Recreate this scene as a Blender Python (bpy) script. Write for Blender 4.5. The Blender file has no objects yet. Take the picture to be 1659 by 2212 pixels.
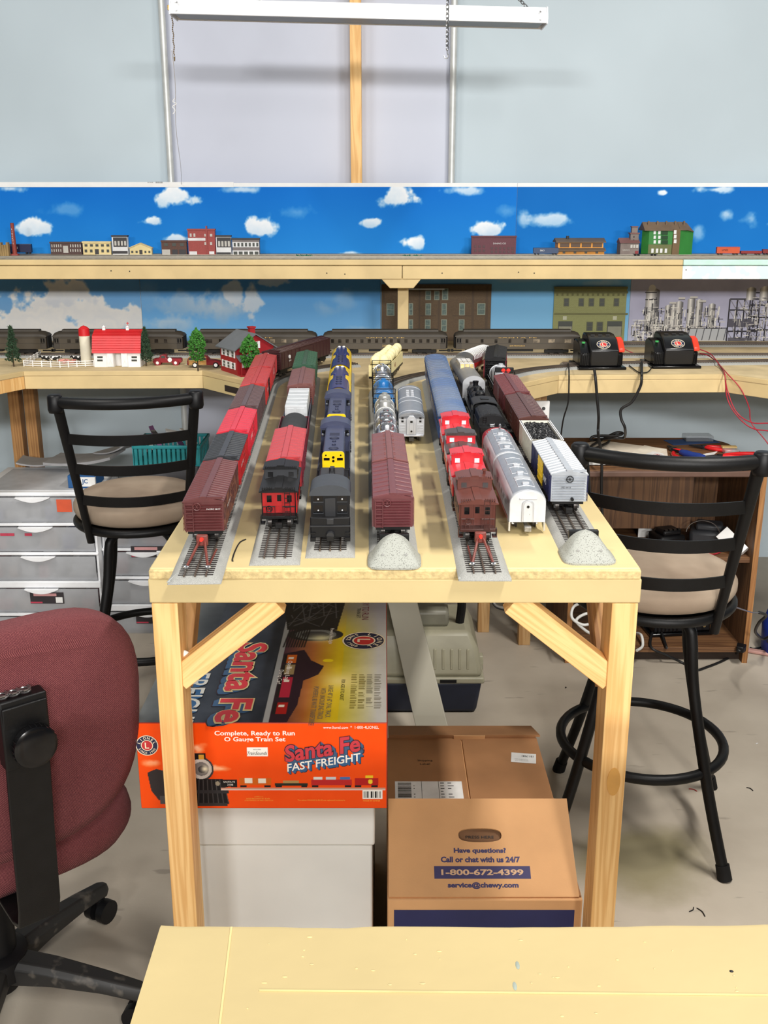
import bpy, math, random
import numpy as np
from mathutils import Matrix, Vector
random.seed(7)
rng = np.random.default_rng(7)
R = math.radians
SC = bpy.context.scene
COL = SC.collection

# ------------------------------------------------------------------ camera
CAMZ, FPX, PITCH = 1.514, 2236.0, R(16.66)
cam_data = bpy.data.cameras.new('camera')
cam_data.sensor_fit = 'VERTICAL'
cam_data.sensor_height = 24.0
cam_data.lens = 24.0 * FPX / 2212.0
cam_data.clip_start = 0.05
cam = bpy.data.objects.new('camera', cam_data)
COL.objects.link(cam)
cam.location = (0, 0, CAMZ)
cam.rotation_euler = (R(90) - PITCH, 0, 0)
SC.camera = cam

# ------------------------------------------------------------------ light
world = bpy.data.worlds.new('world')
SC.world = world
world.use_nodes = True
world.node_tree.nodes['Background'].inputs[0].default_value = (0.74, 0.87, 1.0, 1)
world.node_tree.nodes['Background'].inputs[1].default_value = 0.09

def area(name, loc, size, energy, color=(1, 1, 1), rx=0.0):
    d = bpy.data.lights.new(name, 'AREA')
    d.shape = 'RECTANGLE'
    d.size, d.size_y = size
    d.energy = energy
    d.color = color
    o = bpy.data.objects.new(name, d)
    COL.objects.link(o)
    o.location = loc
    o.rotation_euler = (rx, 0, 0)
    return o
area('shop_light_main', (0.65, -1.00, 3.05), (0.14, 1.2), 66, (1.0, 0.96, 0.90))
area('fill_light_side', (1.4, 1.7, 3.3), (0.14, 1.2), 84, (1.0, 0.96, 0.90))  # unseen overhead light, added to brighten the table and floor
area('fill_light_left', (-1.6, 1.9, 3.4), (0.14, 1.2), 50, (1.0, 0.96, 0.90))  # weaker unseen fill from above, added for the table and floor
for k, (lx, ly) in enumerate(((0.6, -4.0), (-2.2, -5.5), (3.0, -5.5))):
    area('shop_light_back_%d' % k, (lx, ly, 2.9), (1.2, 0.25), 172, (1.0, 0.98, 0.95), R(66))
SC.view_settings.view_transform = 'Standard'
SC.view_settings.look = 'None'
SC.view_settings.exposure = -0.04
SC.view_settings.gamma = 1.0
SC.view_settings.use_curve_mapping = False

# ------------------------------------------------------------------ helpers
CP, SP = math.cos(PITCH), math.sin(PITCH)
def at(px, py, Y=None, Z=None):
    """point of the room seen at a pixel of the 1659x2212 frame, on a plane of known Y or Z"""
    a, b = (px - 829.5) / FPX, (py - 1106.0) / FPX
    d = Vector((a, CP - b * SP, -SP - b * CP))
    t = Y / d.y if Y is not None else (Z - CAMZ) / d.z
    return Vector((0, 0, CAMZ)) + d * t

def lin1(c):
    c /= 255.0
    return c / 12.92 if c <= 0.04045 else ((c + 0.055) / 1.055) ** 2.4
def lin(rgb):
    return tuple(lin1(float(c)) for c in rgb)

def cat_path(pts, n=8, closed=False):
    P = [Vector(p) for p in pts]
    out = []
    N = len(P)
    rngk = range(N if closed else N - 1)
    for i in rngk:
        p0 = P[(i - 1) % N] if (closed or i > 0) else P[0]
        p1, p2 = P[i], P[(i + 1) % N]
        p3 = P[(i + 2) % N] if (closed or i + 2 < N) else P[-1]
        for k in range(n):
            t = k / n
            out.append(0.5 * ((2 * p1) + (p2 - p0) * t + (2 * p0 - 5 * p1 + 4 * p2 - p3) * t * t + (3 * p1 - p0 - 3 * p2 + p3) * t ** 3))
    if not closed:
        out.append(P[-1])
    return out

class MB:
    def __init__(s):
        s.v, s.f, s.M = [], [], None
    def add(s, vs, fs):
        o = len(s.v)
        if s.M is not None:
            vs = [tuple(s.M @ Vector(p)) for p in vs]
        s.v += [tuple(p) for p in vs]
        s.f += [tuple(i + o for i in f) for f in fs]
        return s
    def box(s, x0, x1, y0, y1, z0, z1):
        if x0 > x1: x0, x1 = x1, x0
        if y0 > y1: y0, y1 = y1, y0
        if z0 > z1: z0, z1 = z1, z0
        return s.add([(x0, y0, z0), (x1, y0, z0), (x1, y1, z0), (x0, y1, z0), (x0, y0, z1), (x1, y0, z1), (x1, y1, z1), (x0, y1, z1)],
                     [(3, 2, 1, 0), (4, 5, 6, 7), (0, 1, 5, 4), (1, 2, 6, 5), (2, 3, 7, 6), (3, 0, 4, 7)])
    def cb(s, c, size):
        return s.box(c[0] - size[0] / 2, c[0] + size[0] / 2, c[1] - size[1] / 2, c[1] + size[1] / 2, c[2] - size[2] / 2, c[2] + size[2] / 2)
    def loft(s, secs, cap=True, closed=True):
        n = len(secs[0]); vs = [p for q in secs for p in q]; fs = []
        for i in range(len(secs) - 1):
            for k in range(n if closed else n - 1):
                k2 = (k + 1) % n
                fs.append((i * n + k, i * n + k2, (i + 1) * n + k2, (i + 1) * n + k))
        if cap and closed:
            fs.append(tuple(reversed(range(n))))
            fs.append(tuple((len(secs) - 1) * n + k for k in range(n)))
        return s.add(vs, fs)
    def prism(s, pts, a, b, ax='y'):
        if ax == 'y': A = [[(p[0], t, p[1]) for p in pts] for t in (a, b)]
        elif ax == 'x': A = [[(t, p[0], p[1]) for p in pts] for t in (a, b)]
        else: A = [[(p[0], p[1], t) for p in pts] for t in (a, b)]
        return s.loft(A)
    def cyl(s, p0, p1, r0, r1=None, n=12):
        r1 = r0 if r1 is None else r1
        p0, p1 = Vector(p0), Vector(p1)
        d = (p1 - p0).normalized()
        u = d.orthogonal().normalized(); w = d.cross(u)
        S = [[p + (u * math.cos(2 * math.pi * k / n) + w * math.sin(2 * math.pi * k / n)) * r for k in range(n)] for p, r in ((p0, r0), (p1, r1))]
        return s.loft(S)
    def tube(s, path, r, n=8, closed=False):
        P = [Vector(p) for p in path]; N = len(P); secs = []
        ref = None
        for i in range(N):
            a = P[(i - 1) % N] if (closed or i > 0) else P[i]
            b = P[(i + 1) % N] if (closed or i < N - 1) else P[i]
            d = (b - a).normalized()
            if ref is None: ref = d.orthogonal().normalized()
            u = (ref - d * ref.dot(d))
            u = u.normalized() if u.length > 1e-6 else d.orthogonal().normalized()
            ref = u; w = d.cross(u)
            rr = r[i] if isinstance(r, (list, tuple)) else r
            secs.append([P[i] + (u * math.cos(2 * math.pi * k / n) + w * math.sin(2 * math.pi * k / n)) * rr for k in range(n)])
        if closed: secs.append(secs[0])
        return s.loft(secs, cap=not closed)
    def lathe(s, prof, c=(0, 0, 0), n=16, ax='z'):
        S = []
        for r, h in prof:
            ring = []
            for k in range(n):
                a = 2 * math.pi * k / n
                x, y = r * math.cos(a), r * math.sin(a)
                p = (x, y, h) if ax == 'z' else ((x, h, y) if ax == 'y' else (h, x, y))
                ring.append((p[0] + c[0], p[1] + c[1], p[2] + c[2]))
            S.append(ring)
        return s.loft(S)
    def ell(s, c, r, n=12, m=8):
        return s.lathe([(max(1e-4, math.sin(math.pi * i / m)), -math.cos(math.pi * i / m)) for i in range(m + 1)], (0, 0, 0), n) if False else s._ell(c, r, n, m)
    def _ell(s, c, r, n, m):
        S = []
        for i in range(m + 1):
            a = math.pi * i / m
            rr = max(0.02, math.sin(a)); z = -math.cos(a)
            S.append([(c[0] + r[0] * rr * math.cos(2 * math.pi * k / n), c[1] + r[1] * rr * math.sin(2 * math.pi * k / n), c[2] + r[2] * z) for k in range(n)])
        return s.loft(S)
    def build(s, name, mat, parent=None, bevel=0, ang=35, smooth=True, world=False, seg=2):
        me = bpy.data.meshes.new(name)
        vs = s.v
        if world and parent is not None:
            im = wm(parent).inverted()
            vs = [tuple(im @ Vector(p)) for p in vs]
        me.from_pydata(vs, [], s.f)
        me.update()
        import bmesh
        bm = bmesh.new(); bm.from_mesh(me)
        bmesh.ops.recalc_face_normals(bm, faces=bm.faces)
        bm.to_mesh(me); bm.free()
        o = bpy.data.objects.new(name, me)
        COL.objects.link(o)
        me.materials.append(mat)
        if smooth:
            me.polygons.foreach_set('use_smooth', [True] * len(me.polygons))
            me.set_sharp_from_angle(angle=R(ang))
        if parent is not None: o.parent = parent
        if bevel:
            b = o.modifiers.new('bevel', 'BEVEL'); b.width = bevel; b.segments = seg; b.limit_method = 'ANGLE'; b.angle_limit = R(40)
        return o

def wm(o):
    m = Matrix.LocRotScale(o.location, o.rotation_euler, o.scale)
    return wm(o.parent) @ m if o.parent else m
def tag(o, label, cat, group=None):
    o['label'] = label; o['category'] = cat
    if group: o['group'] = group
    return o
def top(name, label, cat, loc=(0, 0, 0), rz=0.0, group=None):
    o = bpy.data.objects.new(name, None)
    COL.objects.link(o)
    o.empty_display_size = 0.02
    o.location = loc; o.rotation_euler = (0, 0, rz)
    return tag(o, label, cat, group)
def struct(o):
    o['kind'] = 'structure'; return o
def stuff(o):
    o['kind'] = 'stuff'; return o
def dup(o, parent, mat=None, loc=None):
    c = o.copy(); COL.objects.link(c); c.parent = parent
    if loc is not None: c.location = loc
    return c
def beam(name, p0, p1, w, d, mat, parent=None, roll=0.0, bevel=0.0015, cut0=0, cut1=0):
    """timber along its own z axis, so that the grain follows it; w across, d deep (towards y when upright)"""
    p0, p1 = Vector(p0), Vector(p1)
    L = (p1 - p0).length
    q = (p1 - p0).to_track_quat('Z', 'Y')
    dirv = (p1 - p0).normalized()
    ydir = Vector((0, 1, 0)) - dirv * dirv.y
    if ydir.length < 1e-3: ydir = Vector((0, 0, 1)) - dirv * dirv.z
    ydir.normalize(); xdir = ydir.cross(dirv)
    M = Matrix((xdir, ydir, dirv)).transposed().to_4x4()
    M = M @ Matrix.Rotation(roll, 4, 'Z')
    b = MB()
    vs = []
    for z, c in ((0, cut0), (L, cut1)):
        for sx, sy in ((-1, -1), (1, -1), (1, 1), (-1, 1)):
            vs.append((sx * w / 2, sy * d / 2, z + sx * c))
    b.add(vs, [(3, 2, 1, 0), (4, 5, 6, 7), (0, 1, 5, 4), (1, 2, 6, 5), (2, 3, 7, 6), (3, 0, 4, 7)])
    o = b.build(name, mat, None, bevel)
    o.matrix_world = Matrix.Translation(p0) @ M
    if parent is not None:
        o.parent = parent
        loc, rot, sc = (wm(parent).inverted() @ (Matrix.Translation(p0) @ M)).decompose()
        o.location = loc; o.rotation_euler = rot.to_euler(); 
    else:
        o.location = p0; o.rotation_euler = M.to_euler()
    return o

# ------------------------------------------------------------------ materials
MATS = {}
def newmat(key):
    m = bpy.data.materials.new(key); m.use_nodes = True
    nt = m.node_tree
    return m, nt, nt.nodes['Principled BSDF']
def mat(key, rgb=None, rough=0.5, metal=0.0, var=0.06, scale=25.0, bump=0.0, bscale=300.0, spec=0.5, alpha=1.0, trans=0.0, emit=0.0, rgb2=None, lo=0.4, hi=0.6, detail=3.0):
    if key in MATS: return MATS[key]
    m, nt, p = newmat(key)
    c = lin(rgb)
    tc = nt.nodes.new('ShaderNodeTexCoord')
    nz = nt.nodes.new('ShaderNodeTexNoise'); nz.inputs['Scale'].default_value = scale; nz.inputs['Detail'].default_value = detail
    nt.links.new(tc.outputs['Object'], nz.inputs['Vector'])
    mr = nt.nodes.new('ShaderNodeValToRGB')
    c2 = lin(rgb2) if rgb2 else None
    if c2:
        mr.color_ramp.elements[0].position = lo; mr.color_ramp.elements[1].position = hi
        mr.color_ramp.elements[0].color = (*c, 1); mr.color_ramp.elements[1].color = (*c2, 1)
    else:
        mr.color_ramp.elements[0].position = 0.3; mr.color_ramp.elements[1].position = 0.7
        mr.color_ramp.elements[0].color = (*[x * (1 - var * 1.5) for x in c], 1)
        mr.color_ramp.elements[1].color = (*[min(1, x * (1 + var * 1.5)) for x in c], 1)
    nt.links.new(nz.outputs['Fac'], mr.inputs['Fac'])
    nt.links.new(mr.outputs['Color'], p.inputs['Base Color'])
    p.inputs['Roughness'].default_value = rough
    p.inputs['Metallic'].default_value = metal
    p.inputs['Specular IOR Level'].default_value = spec
    if bump:
        n2 = nt.nodes.new('ShaderNodeTexNoise'); n2.inputs['Scale'].default_value = bscale; n2.inputs['Detail'].default_value = 4
        nt.links.new(tc.outputs['Object'], n2.inputs['Vector'])
        bp = nt.nodes.new('ShaderNodeBump'); bp.inputs['Strength'].default_value = bump; bp.inputs['Distance'].default_value = 0.002
        nt.links.new(n2.outputs['Fac'], bp.inputs['Height']); nt.links.new(bp.outputs['Normal'], p.inputs['Normal'])
    if alpha < 1: p.inputs['Alpha'].default_value = alpha
    if trans: p.inputs['Transmission Weight'].default_value = trans
    if emit:
        p.inputs['Emission Color'].default_value = (*c, 1); p.inputs['Emission Strength'].default_value = emit
    MATS[key] = m
    return m
def woodmat(key, rgb, rgb2, axis='z', scale=14.0, stretch=0.06, rough=0.6, knots=True, dist=1.5):
    if key in MATS: return MATS[key]
    m, nt, p = newmat(key)
    tc = nt.nodes.new('ShaderNodeTexCoord'); mp = nt.nodes.new('ShaderNodeMapping')
    sc = [1, 1, 1]; sc['xyz'.index(axis)] = stretch
    mp.inputs['Scale'].default_value = sc
    nt.links.new(tc.outputs['Object'], mp.inputs['Vector'])
    n1 = nt.nodes.new('ShaderNodeTexNoise'); n1.inputs['Scale'].default_value = scale; n1.inputs['Detail'].default_value = 5; n1.inputs['Distortion'].default_value = dist
    nt.links.new(mp.outputs['Vector'], n1.inputs['Vector'])
    wv = nt.nodes.new('ShaderNodeMath'); wv.operation = 'MULTIPLY'; wv.inputs[1].default_value = 38.0
    nt.links.new(n1.outputs['Fac'], wv.inputs[0])
    sn = nt.nodes.new('ShaderNodeMath'); sn.operation = 'SINE'; nt.links.new(wv.outputs[0], sn.inputs[0])
    mr = nt.nodes.new('ShaderNodeMapRange'); mr.inputs['From Min'].default_value = -1; mr.inputs['From Max'].default_value = 1
    nt.links.new(sn.outputs[0], mr.inputs['Value'])
    mx = nt.nodes.new('ShaderNodeMix'); mx.data_type = 'RGBA'
    mx.inputs['A'].default_value = (*lin(rgb), 1); mx.inputs['B'].default_value = (*lin(rgb2), 1)
    nt.links.new(mr.outputs['Result'], mx.inputs['Factor'])
    out = mx.outputs['Result']
    if knots:
        vo = nt.nodes.new('ShaderNodeTexVoronoi'); vo.inputs['Scale'].default_value = 5.0
        mp2 = nt.nodes.new('ShaderNodeMapping'); s2 = [1.0, 1.0, 1.0]; s2['xyz'.index(axis)] = 0.6; mp2.inputs['Scale'].default_value = s2
        nt.links.new(tc.outputs['Object'], mp2.inputs['Vector']); nt.links.new(mp2.outputs['Vector'], vo.inputs['Vector'])
        r2 = nt.nodes.new('ShaderNodeValToRGB'); r2.color_ramp.elements[0].position = 0.03; r2.color_ramp.elements[1].position = 0.075
        r2.color_ramp.elements[0].color = (1, 1, 1, 1); r2.color_ramp.elements[1].color = (0, 0, 0, 1)
        nt.links.new(vo.outputs['Distance'], r2.inputs['Fac'])
        m2 = nt.nodes.new('ShaderNodeMix'); m2.data_type = 'RGBA'
        nt.links.new(r2.outputs['Color'], m2.inputs['Factor']); nt.links.new(out, m2.inputs['A'])
        m2.inputs['B'].default_value = (*lin((150, 92, 50)), 1)
        out = m2.outputs['Result']
    nt.links.new(out, p.inputs['Base Color'])
    bp = nt.nodes.new('ShaderNodeBump'); bp.inputs['Strength'].default_value = 0.15; bp.inputs['Distance'].default_value = 0.001
    nt.links.new(sn.outputs[0], bp.inputs['Height']); nt.links.new(bp.outputs['Normal'], p.inputs['Normal'])
    p.inputs['Roughness'].default_value = rough
    MATS[key] = m
    return m
def weave(key, rgb, rgb2, scale=230.0):
    if key in MATS: return MATS[key]
    m, nt, p = newmat(key)
    tc = nt.nodes.new('ShaderNodeTexCoord')
    w1 = nt.nodes.new('ShaderNodeTexWave'); w1.inputs['Scale'].default_value = scale / 2; w1.inputs['Distortion'].default_value = 2.0; w1.inputs['Detail Scale'].default_value = 3; w1.bands_direction = 'DIAGONAL'
    nt.links.new(tc.outputs['Object'], w1.inputs['Vector'])
    n = nt.nodes.new('ShaderNodeTexNoise'); n.inputs['Scale'].default_value = scale * 2.2; n.inputs['Detail'].default_value = 2
    nt.links.new(tc.outputs['Object'], n.inputs['Vector'])
    ad = nt.nodes.new('ShaderNodeMath'); ad.operation = 'MULTIPLY'
    nt.links.new(w1.outputs['Fac'], ad.inputs[0]); nt.links.new(n.outputs['Fac'], ad.inputs[1])
    rp = nt.nodes.new('ShaderNodeValToRGB'); rp.color_ramp.elements[0].position = 0.12; rp.color_ramp.elements[1].position = 0.55
    rp.color_ramp.elements[0].color = (*lin(rgb), 1); rp.color_ramp.elements[1].color = (*lin(rgb2), 1)
    nt.links.new(ad.outputs[0], rp.inputs['Fac']); nt.links.new(rp.outputs['Color'], p.inputs['Base Color'])
    bp = nt.nodes.new('ShaderNodeBump'); bp.inputs['Strength'].default_value = 0.7; bp.inputs['Distance'].default_value = 0.002
    nt.links.new(ad.outputs[0], bp.inputs['Height']); nt.links.new(bp.outputs['Normal'], p.inputs['Normal'])
    p.inputs['Roughness'].default_value = 0.95
    MATS[key] = m
    return m
def printmat(key, rough=0.5):
    if key in MATS: return MATS[key]
    m, nt, p = newmat(key)
    a = nt.nodes.new('ShaderNodeAttribute'); a.attribute_name = 'Col'
    nt.links.new(a.outputs['Color'], p.inputs['Base Color'])
    p.inputs['Roughness'].default_value = rough
    p.inputs['Specular IOR Level'].default_value = 0.15
    MATS[key] = m
    return m

# ------------------------------------------------------------------ flat print painter (ink colours on a fine grid of a flat sheet)
def srgb_lin(a):
    a = np.clip(a, 0, 255) / 255.0
    return np.where(a <= 0.04045, a / 12.92, ((a + 0.055) / 1.055) ** 2.4)
def vnoise(w, h, cell, seed=0, octs=4):
    g = np.random.default_rng(seed); out = np.zeros((h, w)); amp = 1; tot = 0
    for o in range(octs):
        c = max(1.5, cell / 2 ** o)
        gw, gh = int(w / c) + 3, int(h / c) + 3
        G = g.random((gh, gw))
        yy, xx = np.mgrid[0:h, 0:w]
        fx, fy = xx / c, yy / c
        ix, iy = fx.astype(int), fy.astype(int)
        tx, ty = fx - ix, fy - iy
        tx, ty = tx * tx * (3 - 2 * tx), ty * ty * (3 - 2 * ty)
        out += amp * ((G[iy, ix] * (1 - tx) + G[iy, ix + 1] * tx) * (1 - ty) + (G[iy + 1, ix] * (1 - tx) + G[iy + 1, ix + 1] * tx) * ty)
        tot += amp; amp *= 0.55
    return out / tot
class Canvas:
    """x right, y down, in canvas cells"""
    def __init__(s, w, h, rgb):
        s.w, s.h = w, h
        s.a = np.zeros((h, w, 3)); s.a[:] = rgb
        s.Y, s.X = np.mgrid[0:h, 0:w]
    def blend(s, m, rgb):
        m = np.clip(m, 0, 1)[..., None]
        s.a = s.a * (1 - m) + np.array(rgb, float) * m
    def rect(s, x0, y0, x1, y1, rgb):
        x0, y0, x1, y1 = [int(round(t)) for t in (x0, y0, x1, y1)]
        s.a[max(0, y0):max(0, y1), max(0, x0):max(0, x1)] = rgb
    def ell(s, cx, cy, rx, ry, rgb):
        s.blend((((s.X - cx) / rx) ** 2 + ((s.Y - cy) / ry) ** 2 < 1) * 1.0, rgb)
    def poly(s, pts, rgb):
        ins = np.zeros((s.h, s.w), bool); n = len(pts)
        for i in range(n):
            (x0, y0), (x1, y1) = pts[i], pts[(i + 1) % n]
            if y0 == y1: continue
            c = ((s.Y >= y0) != (s.Y >= y1)) & (s.X < (x1 - x0) * (s.Y - y0) / (y1 - y0) + x0)
            ins ^= c
        s.a[ins] = rgb
    def line(s, x0, y0, x1, y1, wd, rgb):
        dx, dy = x1 - x0, y1 - y0
        L2 = max(1e-6, dx * dx + dy * dy)
        t = np.clip(((s.X - x0) * dx + (s.Y - y0) * dy) / L2, 0, 1)
        d = np.hypot(s.X - x0 - t * dx, s.Y - y0 - t * dy)
        s.blend(np.clip(wd / 2 + 0.5 - d, 0, 1), rgb)
    def glow(s, cx, cy, rx, ry, rgb, k=1.0):
        s.blend(k * np.exp(-(((s.X - cx) / rx) ** 2 + ((s.Y - cy) / ry) ** 2)), rgb)
    def cloud(s, cx, cy, rx, ry, nz, k=1.0, rgb=(248, 250, 252), soft=0.35, base=None):
        d = np.sqrt(((s.X - cx) / rx) ** 2 + ((s.Y - cy) / ry) ** 2)
        m = np.clip((1.0 + 1.9 * (nz - 0.5) - d) / soft, 0, 1) * k
        sh = np.clip((s.Y - cy) / ry * 0.5 + 0.35 + 1.2 * (nz - 0.5), 0, 1)[..., None]
        c = np.array(rgb, float) * (1 - sh) + np.array(base or (200, 222, 240), float) * sh
        s.a = s.a * (1 - m[..., None]) + c * m[..., None]
    def sheet(s, name, w, h, mat, parent=None, flat=False):
        """grid mesh w by h metres; upright in the local xz plane (facing -y), or lying in xy when flat"""
        nx, ny = s.w, s.h
        xs = np.linspace(0, w, nx); ys = np.linspace(h, 0, ny)
        X, Yv = np.meshgrid(xs, ys)
        co = np.zeros((ny * nx, 3)); co[:, 0] = X.ravel()
        if flat: co[:, 1] = Yv.ravel()
        else: co[:, 2] = Yv.ravel()
        idx = np.arange(nx * ny).reshape(ny, nx)
        q = np.stack([idx[1:, :-1], idx[1:, 1:], idx[:-1, 1:], idx[:-1, :-1]], -1).reshape(-1, 4)
        me = bpy.data.meshes.new(name)
        me.vertices.add(nx * ny); me.vertices.foreach_set('co', co.ravel())
        me.loops.add(q.size); me.loops.foreach_set('vertex_index', q.ravel().astype(np.int32))
        me.polygons.add(len(q)); me.polygons.foreach_set('loop_start', np.arange(0, q.size, 4, dtype=np.int32))
        me.update(calc_edges=True)
        ca = me.color_attributes.new('Col', 'FLOAT_COLOR', 'POINT')
        c4 = np.ones((nx * ny, 4)); c4[:, :3] = srgb_lin(s.a).reshape(-1, 3)
        ca.data.foreach_set('color', c4.ravel())
        me.materials.append(mat)
        o = bpy.data.objects.new(name, me); COL.objects.link(o)
        if parent is not None: o.parent = parent
        return o

# ------------------------------------------------------------------ lettering
_TXT = {}
def text_mesh(s, bold=0.0, shear=0.0, space=1.0, extr=0.0):
    k = (s, bold, shear, space, extr)
    if k in _TXT: return _TXT[k]
    c = bpy.data.curves.new('txt', 'FONT'); c.body = s; c.align_x = 'CENTER'; c.align_y = 'CENTER'
    c.size = 1.0; c.offset = bold; c.shear = shear; c.space_character = space; c.extrude = extr; c.resolution_u = 3
    o = bpy.data.objects.new('txt', c)
    me = bpy.data.meshes.new_from_object(o)
    bpy.data.objects.remove(o); bpy.data.curves.remove(c)
    xs = [v.co.x for v in me.vertices] or [0, 1]; ys = [v.co.y for v in me.vertices] or [0, 1]
    cx, cy = (min(xs) + max(xs)) / 2, (min(ys) + max(ys)) / 2
    dims = (max(xs) - min(xs), max(ys) - min(ys))
    V = [(v.co.x - cx, v.co.y - cy, v.co.z) for v in me.vertices]; F = [tuple(p.vertices) for p in me.polygons]
    bpy.data.meshes.remove(me)
    _TXT[k] = (V, F, dims)
    return _TXT[k]
FRONT = Matrix.Rotation(R(90), 4, 'X')           # upright, read from -y
LEFT = Matrix.Rotation(R(-90), 4, 'Z') @ FRONT   # upright, read from -x
RIGHT = Matrix.Rotation(R(90), 4, 'Z') @ FRONT   # upright, read from +x
FLAT = Matrix.Identity(4)
def lettering(parent, s, m, c, orient, height=None, width=None, bold=0.0, shear=0.0, name='lettering', rot=0.0, space=1.0, label=None):
    V, F, d = text_mesh(s, bold, shear, space)
    sx = sy = 1.0
    if height: sy = height / d[1]; sx = sy
    if width: sx = width / d[0]; sy = sy if height else sx
    M = Matrix.Translation(c) @ orient @ Matrix.Rotation(rot, 4, 'Z') @ Matrix.Diagonal((sx, sy, 1, 1))
    b = MB(); b.M = M; b.add(V, F)
    o = b.build(name, m, parent, smooth=False)
    if label: o['label'] = label
    return o

# ------------------------------------------------------------------ palette
ZT, RAIL = 0.969, 0.0115
YW = 4.36                    # face of the rear wall
CREAM = mat('cream_paint', (210, 189, 137), 0.55, var=0.035, scale=6, bump=0.25, bscale=60, rgb2=None)
CREAMD = mat('cream_fascia', (208, 184, 134), 0.6, var=0.06, scale=9, bump=0.2, bscale=70)
CHIP = mat('painted_chipboard_edge', (214, 190, 136), 0.8, var=0.14, scale=120, bump=1.0, bscale=160)
LAND = mat('scenery_base', (205, 184, 142), 0.85, var=0.10, scale=11, bump=0.5, bscale=140)
PINE = woodmat('pine', (248, 204, 138), (228, 176, 108), 'z')
PINED = woodmat('pine_dark', (190, 142, 86), (160, 112, 64), 'z')
OAKX = woodmat('oak_laminate_x', (120, 84, 52), (92, 60, 36), 'x', 16, 0.05, knots=False)
OAKZ = woodmat('oak_laminate_z', (112, 78, 48), (82, 54, 32), 'z', 16, 0.05, knots=False)
OAKL = woodmat('oak_edge', (170, 120, 70), (140, 94, 52), 'z', 20, 0.05, knots=False)
BLACKM = mat('black_powder_coat', (12, 12, 13), 0.45, var=0.15, scale=30, bump=0.12, bscale=500, spec=.28)
BLK = mat('black_plastic', (15, 15, 17), 0.45, var=0.1, spec=.3)
BLKG = mat('black_gloss', (10, 10, 12), 0.2, var=0.1, spec=.4)
RUB = mat('black_rubber', (20, 19, 19), 0.8, var=0.15, spec=.3)
WHT = mat('white_paint', (238, 238, 236), 0.5, var=0.03)
INKN = mat('navy_ink', (62, 58, 100), 0.7, var=0.05)
CHROME = mat('chrome', (205, 207, 210), 0.22, 0.9, var=0.03)
SILV = mat('silver_paint', (196, 198, 202), 0.32, 0.35, var=0.03)
STEEL = mat('steel', (150, 150, 150), 0.3, 0.9, var=0.05)
TRUCKM = mat('truck_black', (20, 19, 19), 0.5, spec=.3, var=0.15, scale=80)
WHEELM = mat('wheel_steel', (80, 76, 74), 0.35, 0.7, var=0.1)

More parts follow.
